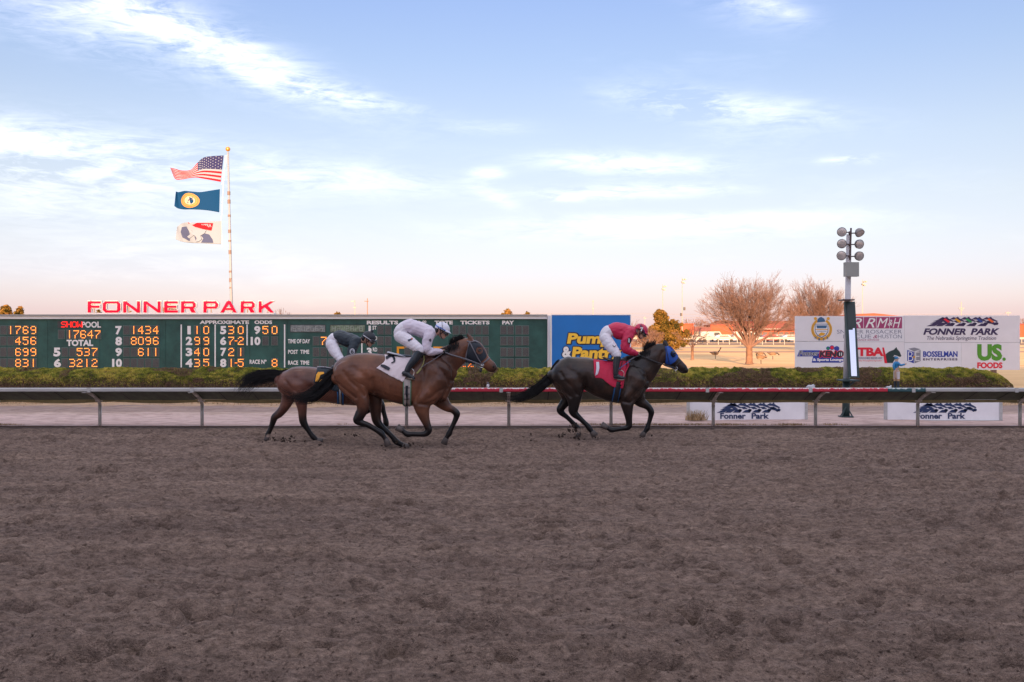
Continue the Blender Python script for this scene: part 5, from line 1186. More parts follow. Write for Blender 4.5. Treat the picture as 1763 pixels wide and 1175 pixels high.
def coat_mat(name, base, light, dark, blk=(.006, .0055, .007)):
    m = bpy.data.materials.new(name); m.use_nodes = True; t = m.node_tree; b = t.nodes['Principled BSDF']
    b.inputs['Roughness'].default_value = .31; b.inputs['Specular IOR Level'].default_value = .38
    c = t.nodes.new('ShaderNodeTexCoord'); n = t.nodes.new('ShaderNodeTexNoise'); n.inputs['Scale'].default_value = 3.2; n.inputs['Detail'].default_value = 6; n.inputs['Roughness'].default_value = .6
    t.links.new(c.outputs['Object'], n.inputs['Vector'])
    r = t.nodes.new('ShaderNodeValToRGB'); t.links.new(n.outputs['Fac'], r.inputs[0])
    r.color_ramp.elements[0].position = .32; r.color_ramp.elements[0].color = (*dark, 1); r.color_ramp.elements[1].position = .68; r.color_ramp.elements[1].color = (*light, 1)
    e = r.color_ramp.elements.new(.5); e.color = (*base, 1)
    prev = r.outputs[0]
    for an, colr in (('coat_dark_shade', blk), ('coat_tan', tuple(min(1, v*1.55) for v in light)), ('coat_white', (.42, .33, .28))):
        a = t.nodes.new('ShaderNodeAttribute'); a.attribute_name = an
        mx = t.nodes.new('ShaderNodeMix'); mx.data_type = 'RGBA'; t.links.new(a.outputs['Fac'], mx.inputs['Factor']); t.links.new(prev, mx.inputs['A']); mx.inputs['B'].default_value = (*colr, 1); prev = mx.outputs['Result']
    t.links.new(prev, b.inputs['Base Color'])
    n2_ = t.nodes.new('ShaderNodeTexNoise'); n2_.inputs['Scale'].default_value = 9; n2_.inputs['Detail'].default_value = 8; n2_.inputs['Roughness'].default_value = .7; t.links.new(c.outputs['Object'], n2_.inputs['Vector'])
    bp = t.nodes.new('ShaderNodeBump'); bp.inputs['Distance'].default_value = .012; bp.inputs['Strength'].default_value = .45; t.links.new(n2_.outputs['Fac'], bp.inputs['Height']); t.links.new(bp.outputs[0], b.inputs['Normal'])
    return m
M_hoof = mat('hoof_horn', (.085, .070, .066), .5, var=.2, scale=12); M_hair = mat('black_hair', (.007, .0065, .009), .5, spec=.3); M_eye = mat('horse_eye', (.006, .005, .006), .08)
M_leath = mat('black_leather', (.022, .022, .028), .38); M_strap = mat('grey_bridle_strap', (.13, .13, .155), .5); M_metal = mat('bit_metal', (.55, .55, .56), .25, metal=1)

# grooves (+) and swellings (-): polyline in horse-2 photo pixels, depth in metres, width in pixels
GROOVE = [([(645,652),(646.5,664),(644,674),(640,682)], .017, 3.4), ([(586,660),(600,672),(616,684)], .014, 3.0), ([(612,632),(627,641),(640,655)], .007, 4.5), ([(597,640),(607,655),(622,668),(630,680)], .010, 3.0),
          ([(732,625),(728,650),(724,672),(716,690)], .010, 3.5), ([(777,655),(764,640),(748,622)], .014, 4), ([(770,668),(757,672),(744,684)], .012, 3.5), ([(748,690),(738,696),(724,694)], .014, 3),
          ([(768,645),(774,662)], .010, 2.2), ([(650,672),(672,682),(700,690)], .006, 4), ([(752,612),(770,606),(790,600)], .006, 4), ([(806,600),(801,612),(800,622)], .012, 2.5),
          ([(600,650),(598,630),(612,615)], -.014, 11), ([(625,665),(622,652)], -.022, 9), ([(636,648),(634,636)], -.012, 7), ([(757,655),(750,664)], -.022, 9), ([(738,676),(730,684)], -.018, 7), ([(770,636),(758,630)], -.008, 8),
          ([(680,665),(700,668)], -.010, 14), ([(765,684),(772,690)], -.010, 4)]
GROOVE += [([(660+k*11, 636),(663+k*11, 676)], .0035, 1.6) for k in range(4)]

class Horse:
    def __init__(s, label, d, coat, gmap, group='galloping racehorses'):
        s.d = d; s.mb = MB(); s.samp = []; s.gmap = gmap; s.coat = coat; s.label = label; s.k = d/F; s.hoofs = []; s.group = group
    def pt(s, x, y, yo=0.0): return P(x, y, s.d+yo)
    def limb(s, pts, yo=0.0, dark=None, seg=16, yo2=None):
        """pts rows: px, py, r_px, lat_px, optional darkness"""
        n = len(pts); st = []; y2 = yo if yo2 is None else yo2
        for i, q in enumerate(pts):
            yy = yo + (y2-yo)*i/max(n-1, 1); p = s.pt(q[0], q[1], yy); st.append([p.x, p.y, p.z, q[2]*s.k, q[3]*s.k, q[4] if len(q) > 4 else 0.0])
        a = crom(st, 5); tube(s.mb, [r[:5] for r in st], seg)
        s.samp.append(np.stack([a[:, 0], a[:, 1], a[:, 2], a[:, 3], np.clip(a[:, 5], 0, 1)], 1))
    def hoof(s, a, b, r, yo, dark=None):
        s.hoofs.append((a, b, r, yo))
    def finish(s, voxel=.0105):
        p0 = s.pt(*s.base); root = thing('racehorse', s.label, 'horse', (p0.x, s.d, 0.0), s.group); s.root = root
        me = fuse(s.mb, 'body', voxel, 5, .5)
        v = verts_of(me); nn = norms_of(me)
        px = np.stack([CX + v[:, 0]*F/s.d, HY - (v[:, 2]-EYE)*F/s.d], 1)
        side = np.clip((np.abs(nn[:, 1])-.1)/.5, 0, 1); disp = np.zeros(len(v))
        core = np.clip((np.abs(v[:, 1]-s.d)-.03)/.05, 0, 1)
        for pl, dep, w in GROOVE:
            q = [s.gmap(*c) for c in pl]; dd = seg_dist(px, q); disp -= 1.45*dep*np.exp(-(dd/w)**2)*(s.k/.00985)
        v = v + nn*(disp*side*core)[:, None]
        me.vertices.foreach_set('co', v.astype(np.float32).ravel()); me.update()
        S = np.concatenate(s.samp); best = np.full(len(v), 1e9); dark = np.zeros(len(v))
        for q in S:
            dd = np.linalg.norm(v-q[:3], axis=1)/max(q[3], .02); m = dd < best; best[m] = dd[m]; dark[m] = q[4]
        # soften the change of colour along the surface
        ne = len(me.edges); ed = np.empty(ne*2, dtype=np.int32); me.edges.foreach_get('vertices', ed); ed = ed.reshape(-1, 2)
        deg = np.bincount(ed.ravel(), minlength=len(v)).astype(float)
        for it in range(10):
            acc = np.bincount(ed[:, 0], dark[ed[:, 1]], len(v)) + np.bincount(ed[:, 1], dark[ed[:, 0]], len(v)); dark = .4*dark + .6*acc/np.maximum(deg, 1)
        set_attr(me, 'coat_dark_shade', dark); tan = np.zeros(len(v)); wh = np.zeros(len(v))
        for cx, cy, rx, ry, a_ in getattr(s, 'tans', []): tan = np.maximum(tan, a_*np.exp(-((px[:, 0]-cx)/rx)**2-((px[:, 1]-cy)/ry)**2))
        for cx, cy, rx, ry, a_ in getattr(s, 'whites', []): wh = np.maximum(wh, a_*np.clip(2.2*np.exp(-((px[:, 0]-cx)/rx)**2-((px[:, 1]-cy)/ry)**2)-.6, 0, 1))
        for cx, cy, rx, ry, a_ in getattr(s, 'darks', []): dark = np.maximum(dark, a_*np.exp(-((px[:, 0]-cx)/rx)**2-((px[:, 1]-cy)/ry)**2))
        set_attr(me, 'coat_dark_shade', dark); set_attr(me, 'coat_tan', tan*(1-dark)); set_attr(me, 'coat_white', wh)
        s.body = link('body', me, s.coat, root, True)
        s.bvh = BVHTree.FromPolygons([Vector(q) for q in v], [tuple(p.vertices) for p in me.polygons])
        for (a, b, r, yo) in s.hoofs:
            A = s.pt(*a, yo); B_ = s.pt(*b, yo); ax = (B_-A); L = ax.length; ax.normalize(); la = Vector((0, 1, 0)); nn_ = ax.cross(la)
            mb = MB(); vs = []; n = 14
            for z, f in ((-.15, .78), (.0, .84), (.15, .88), (1.0, 1.12), (1.02, 1.0), (1.0, .3)):
                for k in range(n): vs.append(A + ax*L*z + (nn_*math.cos(math.tau*k/n)*1.12 + la*math.sin(math.tau*k/n))*r*s.k*f)
            mb.add(vs, [(i*n+k, (i+1)*n+k, (i+1)*n+(k+1) % n, i*n+(k+1) % n) for i in range(5) for k in range(n)] + [tuple(range(n)), tuple(range(5*n, 6*n))])
            mb.build('hoof', M_hoof, root, True, fix=True)
        return root
    def cast(s, x, y, off, side=-1):
        """point on the flank seen at pixel x, y, lifted off the skin"""
        p = P(x, y, s.d); org = Vector((p.x, s.d + side*1.2, p.z))
        hit, n, i, d_ = s.bvh.ray_cast(org, Vector((0, -side, 0)))
        if hit is None: return None
        # same pixel through perspective: shift by true depth
        q = P(x, y, hit.y); org = Vector((q.x, s.d + side*1.2, q.z)); h2, n2, i2, d2 = s.bvh.ray_cast(org, Vector((0, -side, 0)))
        if h2 is not None: hit, n = h2, n2
        return hit + Vector((0, side, 0))*off + n*off*.5
    def sheet(s, rows_, off, m, name, parent=None, nu=14, nv=14, both=False, thick=.006, wave=0.0):
        """rows_: polylines of pixels from the top row to the bottom row, all the same length"""
        def grid(side):
            R0 = np.array(rows_, float); vs = []; last = None; ok = []
            Rv = crom(R0.reshape(len(R0), -1), max(1, nv//max(1, len(R0)-1)))
            for j, rw in enumerate(Rv):
                pts_r = rw.reshape(-1, 2); pr = crom(pts_r, max(1, nu//max(1, len(pts_r)-1)))
                line = []
                for i, (x, y) in enumerate(pr):
                    h = s.cast(x, y, off, side); line.append(h)
                # fill misses from neighbours at the spine
                for i, h in enumerate(line):
                    if h is None:
                        x, y = pr[i]; prev = vs[-len(line)+i] if len(vs) >= len(line) else None
                        line[i] = P(x, y, s.d + side*(.05 if prev is None else abs(prev[1]-s.d)))
                w = len(line)
                for i, h in enumerate(line):
                    vv = Vector(h); vv.y += side*wave*math.sin(i*1.3+j*.5)*(j/len(Rv)); vs.append(tuple(vv))
            hN = len(Rv); fs = [(j*w+i, j*w+i+1, (j+1)*w+i+1, (j+1)*w+i) for j in range(hN-1) for i in range(w-1)]
            return vs, fs
        mb = MB()
        for sd_ in ((-1, 1) if both else (-1,)): mb.add(*grid(sd_))
        o = mb.build(name, m, parent or s.root, True)
        so = o.modifiers.new('thickness', 'SOLIDIFY'); so.thickness = thick; so.offset = 0
        return o
    def strap(s, pl, w, m, name, off=.012, parent=None, both=True, step=2.0):
        """a ribbon over the skin along pixels, one mesh on each side of the horse"""
        pts_ = crom(pl, 6); res = None
        for sd_ in ((1, -1) if both else (-1,)):
            L_ = []
            for i, q in enumerate(pts_):
                t = pts_[min(i+1, len(pts_)-1)] - pts_[max(i-1, 0)]; t = t/max(np.linalg.norm(t), 1e-6); nrm = np.array([-t[1], t[0]])*w/2
                a = s.cast(*(q+nrm), off, sd_); b = s.cast(*(q-nrm), off, sd_)
                if a is None and b is None: continue
                if a is None: a = b + Vector((nrm[0]*2*s.k, 0, -nrm[1]*2*s.k))
                if b is None: b = a - Vector((nrm[0]*2*s.k, 0, -nrm[1]*2*s.k))
                L_.append((a, b))
            if len(L_) < 2: continue
            mb = MB(); vs = [p for ab in L_ for p in ab]; mb.add(vs, [(2*i, 2*i+1, 2*i+3, 2*i+2) for i in range(len(L_)-1)])
            res = mb.build(name, m, parent or s.root, True); so = res.modifiers.new('thickness', 'SOLIDIFY'); so.thickness = .006; so.offset = 0
        return res
    def decal(s, polys, off, m, name, parent):
        mb = MB()
        for pl in polys:
            vs = []
            for x, y in pl:
                h = s.cast(x, y, off); vs.append(h if h is not None else P(x, y, s.d-.3))
            n = len(vs); mb.add(vs, [tuple(range(n))])
        return mb.build(name, m, parent)
    def hair(s, guides, n, spread, r, name, seed, taper=.15, m=None):
        """strands interpolated between guide polylines (rows of px, py, lateral m)"""
        r_ = np.random.default_rng(seed); G = np.array(guides, float); mb = MB()
        for k in range(n):
            f = r_.random()*(len(G)-1); i = min(int(f), len(G)-2); f -= i; g = G[i]*(1-f) + G[i+1]*f
            g = crom(g, 3); L = len(g); ln = int(L*r_.uniform(.62, 1.0)); ln = max(ln, 4); ox, oy, ol = r_.normal(0, 1, 3); ph = r_.uniform(0, 6.28)
            rows_ = []
            for j in range(ln):
                u = j/(L-1); sp = spread[0]*(1-u)+spread[1]*u; w = math.sin(u*6+ph)*spread[1]*.22*u
                p = s.pt(g[j, 0]+ox*sp+w*.3, g[j, 1]+oy*sp+w, g[j, 2]+ol*sp*s.k*.8); rows_.append((p, r*(1-(1-taper)*(j/(ln-1))**1.4)))
            vs = []
            for j, (p, rr) in enumerate(rows_):
                t = (rows_[min(j+1, ln-1)][0]-rows_[max(j-1, 0)][0]).normalized(); la = Vector((0, 1, 0)); nn_ = t.cross(la).normalized()
                vs += [p+nn_*rr, p+la*rr, p-nn_*rr]
            mb.add(vs, [(3*j+a, 3*j+(a+1) % 3, 3*j+3+(a+1) % 3, 3*j+3+a) for j in range(ln-1) for a in range(3)])
        return mb.build(name, m or M_hair, s.root, True)

def C1(x, y): return (540 + x/4.197, 520 + y/4.197)          # pixels of the enlarged views
def C2(x, y): return (840 + x/4.639, 540 + y/4.639)
def slices(H, rows_, conv=None, kx=1.0):
    out_ = []
    for r in rows_:
        x, t, b, l = r[:4]
        if conv: (X0, Y0) = conv(x, t); (_, Y1) = conv(x, b); l = l/kx
        else: X0, Y0, Y1 = x, t, b
        out_.append((X0, (Y0+Y1)/2, (Y1-Y0)/2, l, r[4] if len(r) > 4 else 0))
    return out_

# ================================================================== horse with number 2 cloth
bay = coat_mat('bay_coat', (.150, .060, .036), (.22, .092, .053), (.088, .038, .027))
h2 = Horse('reddish bay racehorse with white number 2 cloth, nearest the camera', 16.9, bay, lambda x, y: (x, y)); h2.base = (690, 775)
h2.limb(slices(h2, [(165,505,605,50),(190,445,640,80),(230,403,655,106),(290,377,660,118),(370,369,652,120),(450,374,672,112),(540,384,708,120),(620,392,734,124),(700,390,752,118),(780,378,751,106),(860,376,738,92),(920,405,716,76),(952,470,692,60),(970,545,650,34)], C1, 4.197), seg=28)
h2.limb([(*C1(830,500),34,19),(*C1(912,482),32,15.5),(*C1(965,425),25.5,12.5),(*C1(1030,382),21,11),(*C1(1085,340),17.5,10,.15),(*C1(1122,318),15,9.6,.15)], seg=22)
h2.limb([(*C1(925,505),20,15),(*C1(950,560),14,13),(*C1(940,625),13,12.5),(*C1(918,680),12,12)], seg=16)
h2.limb([(*C1(1118,325),14.5,9.4,.0),(*C1(1152,350),18,10.2),(*C1(1190,388),16.5,9.2),(*C1(1222,420),12.3,7.6),(*C1(1255,448),10.0,6.4,.2),(*C1(1283,470),9.6,6.2,.55),(*C1(1300,482),7.6,5.2,.8)], seg=20)
for yo, tx in ((-.045, 0), (.045, 6)): h2.limb([(*C1(1140+tx,290),3.6,2.6),(*C1(1130+tx,262),3.6,2.2,.3),(*C1(1112+tx,238),2.4,1.4,.8),(*C1(1104+tx,222),.6,.5,1)], yo, seg=8)
h2.limb([(*C1(1182,310),3,3),(*C1(1200,340),3.2,3.0)], -.062, seg=8); h2.limb([(*C1(1182,310),3,3),(*C1(1200,340),3.2,3.0)], .062, seg=8)
# legs
h2.limb([(598,640,25,13),(606,660,24,12.5),(617,678,17.5,11),(624,693,12.5,9,.1),(624,706,9.8,7.5,.75),(618,718,8.8,6.6,1),(615,724,7.2,5.6,1),(622,728.5,5.8,5,1),(633,732,4.9,4.4,1),(647,740,4.5,4.1,1),(656,746,5.2,4.6,1),(661,752,4.1,4,1),(664,757,4.2,4,.9)], -.15)
h2.hoof((664.5,757), (668.5,768), 4.8, -.15)
h2.limb([(630,650,24,12),(641,674,19,11,.3),(646,694,12.5,9.5,.5),(647,712,9.4,7.5,.75),(649,725,8,6.6,.9),(656,734,5.8,5.2,1),(666,743,4.6,4.3,1),(676,753,4.6,4.3,1),(682,760.5,5.6,4.9,1),(689,764.5,4.5,4.2,1),(694,767,4.6,4.2,1)], .13)
h2.hoof((694.5,767), (703.5,772), 5.2, .13)
h2.limb([(750,640,30,13),(739,670,26,13),(728,690,19,11.5),(727,704,13.4,10,.15),(731,720,8.8,7.6,.45),(735.5,732,6.5,6,.85),(738,741,6.3,5.6,1),(733,747,5.4,5,1),(724,748.2,4.4,4.1,1),(711,748,4.2,4,1),(702,748,5.2,4.6,1),(695.5,744,4.2,4,1),(692.5,741.5,4.2,4,1)], -.13)
h2.hoof((692,741), (683.5,735.5), 5.2, -.13)
h2.limb([(745,668,25,12),(760,691,13.5,10.5),(771,701.5,8.4,7.6,.15),(780,706,6.3,6,.7),(786,712,6.4,6,1),(785.5,719,5.1,4.8,1),(780.5,731,4.2,4.1,1),(776,740.5,4.4,4.2,1),(773.5,746.5,5.2,4.8,1),(770,752,4.2,4.1,1),(768.5,755,4.3,4.1,1)], .13)
h2.hoof((768,755.5), (764,765), 4.9, .13)
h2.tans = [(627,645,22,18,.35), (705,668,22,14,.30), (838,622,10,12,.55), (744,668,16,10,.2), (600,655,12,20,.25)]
h2.darks = [(768,642,36,50,.55), (765,605,42,24,.45), (690,697,70,7,.6), (612,612,60,12,.30), (650,690,14,22,.75), (765,695,18,8,.6), (560,700,2,2,0), (852,633,9,7,.85), (700,696,50,5,.55)]  # darker coat areas, plus shade painted along the belly and underside
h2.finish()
h2.eye = []
def eyes(h, x, y, r):
    for sd_ in (-1, 1):
        c = h.cast(x, y, 0, sd_)
        if c: MB().ball((c.x, c.y - sd_*r*.25, c.z), r, 12, 8, (1.15, .7, .8)).build('eye', M_eye, h.root, True)
def nostril(h, x, y, r):
    for sd_ in (-1, 1):
        c = h.cast(x, y, 0, sd_)
        if c: MB().ball((c.x, c.y - sd_*r*.1, c.z), r, 10, 6, (.9, .5, 1.25)).build('nostril', M_eye, h.root, True)
eyes(h2, *C1(1200, 350), .021); nostril(h2, *C1(1298, 468), .017)
# tail streaming behind
h2.hair([[(*C1(200,450),0),(*C1(172,470),0),(*C1(130,500),-.02),(*C1(60,560),0),(*C1(0,620),.02),(*C1(-60,670),.04),(*C1(-150,700),.05)],
         [(*C1(190,470),0),(*C1(165,500),0),(*C1(120,560),.02),(*C1(60,640),.03),(*C1(-20,690),.03),(*C1(-120,700),.02),(*C1(-235,690),.0)],
         [(*C1(182,490),0),(*C1(160,520),0),(*C1(130,600),-.02),(*C1(60,660),-.03),(*C1(-30,710),.0),(*C1(-130,690),.03),(*C1(-270,640),.05)]], 420, (1.5, 5.5), .0052, 'tail', 1)
# mane
h2.hair([[(*C1(860+k*24, 372-k*11), -.02), (*C1(870+k*22, 392-k*10), -.10), (*C1(880+k*20, 420-k*9), -.13)] for k in range(9)], 260, (1.0, 2.4), .0045, 'mane', 2)
h2.hair([[(*C1(985+k*14, 330-k*7), 0), (*C1(982+k*13, 300-k*7), 0), (*C1(985+k*12, 275-k*5), .0), (*C1(990+k*11, 258-k*2), .01)] for k in range(8)], 210, (1.2, 2.6), .0045, 'mane', 3)
M_ncloth = mat('pale_number_cloth', (.72, .64, .68), .8, var=.06, scale=5, bump=.006, bscale=14); M_blacknum = mat('black_number', (.012, .016, .03), .6)
M_greenb = mat('green_binding', (.05, .24, .13), .6); M_cream2 = mat('cream_girth', (.42, .38, .37), .8)
cl = h2.sheet([[C1(512,378),C1(560,384),C1(610,392),C1(668,396),C1(740,396)], [C1(514,430),C1(560,434),C1(610,440),C1(660,445),C1(725,440)], [C1(460,475),C1(520,478),C1(580,480),C1(640,485),C1(700,480)], [C1(456,478),C1(510,508),C1(560,538),C1(610,562),C1(646,580)]], .018, M_ncloth, 'saddle_cloth', nu=24, nv=21, both=True, wave=.004)
def num2(f, m, off=.034):
    # top piece and foot of the 2, split by a fold
    h2.decal([[f(521,402),f(540,390),f(560,388),f(566,400),f(545,408),f(532,420),f(522,414)], [f(560,388),f(580,394),f(590,410),f(592,430),f(580,430),f(574,412),f(566,400)], [f(592,430),f(588,440),f(566,448),f(560,442),f(574,436),f(580,430)]], off, m, 'number', cl)
    h2.decal([[f(484,466),f(490,454),f(512,456),f(530,464),f(556,480),f(547,498),f(520,486),f(500,474)]], off, m, 'number', cl)
num2(C1, M_blacknum)
h2.strap([C1(676,560), C1(676,620), C1(676,690), C1(676,752)], 14.2, M_greenb, 'girth_binding', .012); g_ = h2.strap([C1(676,560), C1(676,620), C1(676,690), C1(676,751)], 11.4, M_cream2, 'girth', .018)
h2.decal([[C1(666,605+k*0),C1(684,605),C1(682,650),C1(686,700),C1(680,745),C1(670,745),C1(674,690),C1(665,660)]], .034, M_blacknum, 'girth_print', g_)
h2.decal([[C1(656,y),C1(696,y),C1(696,y+4),C1(656,y+4)] for y in (618, 660, 695)], .034, M_blacknum, 'girth_print', g_)
M_pad = mat('saddle_pad_blue', (.045, .075, .13), .6); M_whitep = mat('white_pad_edge', (.5, .52, .58), .7)
def saddle(h, f, pts_, w, m, name, lat=.10):
    st = []
    for (x, y, r) in pts_:
        p = h.pt(*f(x, y)); st.append([p.x, p.y, p.z, r*h.k, lat])
    mb = MB(); tube(mb, st, 14, 4); return mb.build(name, m, h.root, True)
saddle(h2, C1, [(540,372,2.2),(600,384,2.4),(665,394,2.6),(720,400,3.4),(780,396,4.2),(806,380,4.6)], 0, M_leath, 'saddle', .13)
saddle(h2, C1, [(538,364,1.3),(590,377,1.4),(640,388,1.5),(668,396,1.2)], 0, M_whitep, 'saddle_pad', .15)
h2.strap([C1(800,392), C1(798,440), C1(770,490), C1(745,520)], 2.6, mat('yellow_green_strap', (.28, .27, .09), .6), 'pad_edge', .035, both=False)
M_hood2 = mat('dark_navy_hood', (.010, .018, .032), .6)
hd = h2.sheet([[C1(1118,300),C1(1160,292),C1(1196,296)], [C1(1108,350),C1(1165,350),C1(1232,350)], [C1(1100,400),C1(1170,410),C1(1248,398)], [C1(1098,438),C1(1160,450),C1(1205,435)]], .007, M_hood2, 'blinker_hood', nu=14, nv=15, both=True, thick=.004)
h2.decal([disc_pts(*C1(1198,352), 5.8, 6.4, 18)], .018, bay, 'eye_opening', hd)
eyes(h2, *C1(1200, 350), .024)
h2.decal([disc_pts(*C1(1200,350), 2.8, 2.1, 12)], .030, M_eye, 'eye_dark', hd)
for pl, w in (([C1(1108,285),C1(1135,290),C1(1165,285),C1(1190,295)], 1.8), ([C1(1125,292),C1(1110,350),C1(1098,412)], 1.6), ([C1(1128,292),C1(1160,355),C1(1190,412),C1(1210,440)], 1.9), ([C1(1216,448),C1(1245,428),C1(1272,400)], 2.4), ([C1(1216,448),C1(1214,475)], 2.6)):
    h2.strap(pl, w, M_strap, 'bridle_strap', .016)
for sd_ in (-1, 1):
    c = h2.cast(*C1(1216,458), .02, sd_) or h2.pt(*C1(1216,458), sd_*.07)
    mb = MB(); pts_ = [Vector((c.x+.035*math.cos(a_), c.y, c.z+.035*math.sin(a_))) for a_ in np.linspace(0, 6.283, 15)]; mb.path(pts_, .006, 5); mb.ball(tuple(c), .018, 8, 6, (1.4, .6, 1)); mb.build('bit_ring', M_metal, h2.root)
mb = MB(); mb.path([h2.pt(*C1(1212,462), -.06), h2.pt(*C1(1214,480), -.05), h2.pt(*C1(1208,498), -.04)], .012, 6); mb.ball(tuple(h2.pt(*C1(1207,495), -.04)), .028, 8, 6, (1, .8, 1.4)); mb.build('chin_strap', M_leath, h2.root)
def rein(h, pts_, m=M_strap, r=.009, name='rein'):
    mb = MB(); L_ = [h.pt(x, y, yo) for x, y, yo in pts_]
    a = crom([list(p) for p in L_], 5); mb.path([Vector(q) for q in a], r, 6); mb.build(name, m, h.root, True)
rein(h2, [(*C1(1205,455),-.13), (*C1(1130,425),-.17), (*C1(1060,402),-.19), (*C1(1000,385),-.19), (*C1(965,372),-.16), (*C1(945,362),-.10)], r=.014)
rein(h2, [(*C1(945,362),-.10), (*C1(880,410),-.21), (*C1(820,445),-.27), (*C1(775,478),-.29)], M_strap, .007)

# ================================================================== horse with number 6 cloth, behind
redbay = coat_mat('red_bay_coat', (.135, .056, .042), (.21, .095, .068), (.085, .036, .029))
h6 = Horse('red bay racehorse with dark number 6 cloth, half hidden behind the number 2 horse', 18.05, redbay, lambda x, y: (479+(x-577)*.90, 632+(y-608)*.72)); h6.base = (570, 765)
h6.limb([(x, (t+b)/2, (b-t)/2, l) for x, t, b, l in [(479,646,664,10),(485,639,674,17),(497,634,684,23),(512,631.5,688,25.5),(530,631.5,687,26),(550,634,690,26),(575,636,695,27),(600,635,698,27),(620,631,699,25),(636,629,697,21),(650,634,690,16),(660,645,678,10)]], seg=24)
h6.limb([(632,656,27,15),(648,650,24,13),(664,643,20,12),(680,636,17,10),(692,632,14,9)], seg=18); h6.limb([(692,633,13,9),(702,638,16,9.6),(712,646,14,8.5),(722,655,10.5,6.8,.2),(731,663,8.5,6,.5),(737,668,6,4.6,.8)], seg=16)
for yo in (-.045, .045): h6.limb([(697,626,3.4,2.4),(695,621,3.2,2,.4),(692,616.5,.8,.6,1)], yo, seg=8)
h6.limb([(497,655,22,13),(500,672,18,12),(496,687,12,10),(489,702,8.6,8,.1),(481,712,7.5,6.8,.55),(473,718.5,6.4,6,.85),(470,727,5.3,4.9,1),(466,738,4.2,4.1,1),(462,746.5,4.4,4.2,1),(460.5,750,4.4,4.2,.8),(460.5,753,4.2,4.0,.2)], .13); h6.hoof((460.3,753), (459,759), 4.6, .13)
h6.limb([(515,655,24,13),(518,676,18,12),(519,692,11,9.6),(520.5,706,8,7.4,.1),(521,718,7,6.4,.8),(522.5,727,6.6,6,1),(528,737,4.9,4.6,1),(534,746,4.2,4.1,1),(539,752.5,4.8,4.5,1),(544,757,4.3,4.1,1),(546,758.6,4.3,4.1,1)], -.13); h6.hoof((546.5,758.5), (555,761), 4.6, -.13)
h6.limb([(632,668,20,12),(644,684,12,9,.4),(653,693,7.5,6.8,.9),(657,699,6,5.6,1),(660,708,4.2,4.1,1),(663,719,4.1,4,1),(664.5,727,5,4.6,1),(665.5,734,4,3.9,1)], -.12); h6.hoof((665.5,735), (663,743), 4.6, -.12)
h6.limb([(632,672,18,11),(636,692,9,8,.4),(638,703,6,5.6,1),(630,710,4.2,4,1),(620,714,4.6,4.2,1)], .12); h6.hoof((619,714), (612,713), 4.4, .12)
h6.tans = [(500,640,30,10,.0), (560,680,25,12,.3), (512,668,12,8,.3)]; h6.darks = [(500,636,35,8,.25)]; h6.whites = [(460.5,752.5,5,4,.9)]
h6.finish(.012); eyes(h6, 712, 640, .02)
h6.hair([[(494,638,0),(485,641,0),(472,640,0),(455,640.5,.0),(440,642,.02),(425,647,.03),(414,657,.03),(408,676,.02)],
         [(491,641,0),(482,645,0),(470,646,.02),(452,648,.02),(438,652,.0),(428,658,0),(418,668,0),(404,684,.0)],
         [(489,644,0),(482,650,0),(476,654,-.02),(462,655,-.02),(450,657,-.02),(440,662,-.02),(430,670,-.02),(425,682,-.02)]], 430, (1.2, 4.6), .0050, 'tail', 5)
M_c6 = mat('dark_blue_black_cloth', (.010, .022, .036), .7, bump=.005, bscale=14); M_n6 = mat('amber_number', (.80, .36, .02), .6)
C3 = lambda x, y: (380+x/4.896, 540+y/4.896)
c6 = h6.sheet([[C3(815,452),C3(860,450),C3(910,455),C3(960,462),C3(1040,470)], [C3(800,520),C3(860,525),C3(910,530),C3(960,540),C3(1020,550)], [C3(785,580),C3(850,600),C3(900,620),C3(950,650),C3(1000,660)]], .016, M_c6, 'saddle_cloth', nu=20, nv=16, both=True)
h6.sheet([[C3(815,446),C3(880,448),C3(960,462)], [C3(813,454),C3(880,456),C3(958,470)]], .02, M_whitep, 'pad_edge', nu=10, nv=2)
h6.decal([[C3(800,575),C3(808,520),C3(822,498),C3(870,498),C3(874,512),C3(845,520),C3(836,540),C3(832,575)], [C3(832,562),C3(862,556),C3(866,575),C3(840,580)]], .032, M_n6, 'number', c6)
for x, w, m in ((990, 2.4, mat('blue_girth_edge', (.02, .14, .40), .6)), (1012, 3.0, M_cream2), (1032, 2.4, mat('blue_girth_line', (.02, .12, .36), .6)), (1001, 2.2, M_leath), (1022, 1.8, M_leath)): h6.strap([C3(x-4,640), C3(x,700), C3(x+2,768)], w, m, 'girth', .014 if m is not M_cream2 else .02)
saddle(h6, lambda x, y: (x, y), [(573,632,2.4),(585,633,2.6),(598,632,3.2),(610,628,4)], 0, M_leath, 'saddle', .13)
h6.hair([[(622+k*9, 630+(-1)*k, -.01), (618+k*9, 634, -.07), (614+k*9, 640, -.10)] for k in range(8)], 130, (1.0, 2.0), .005, 'mane', 9)

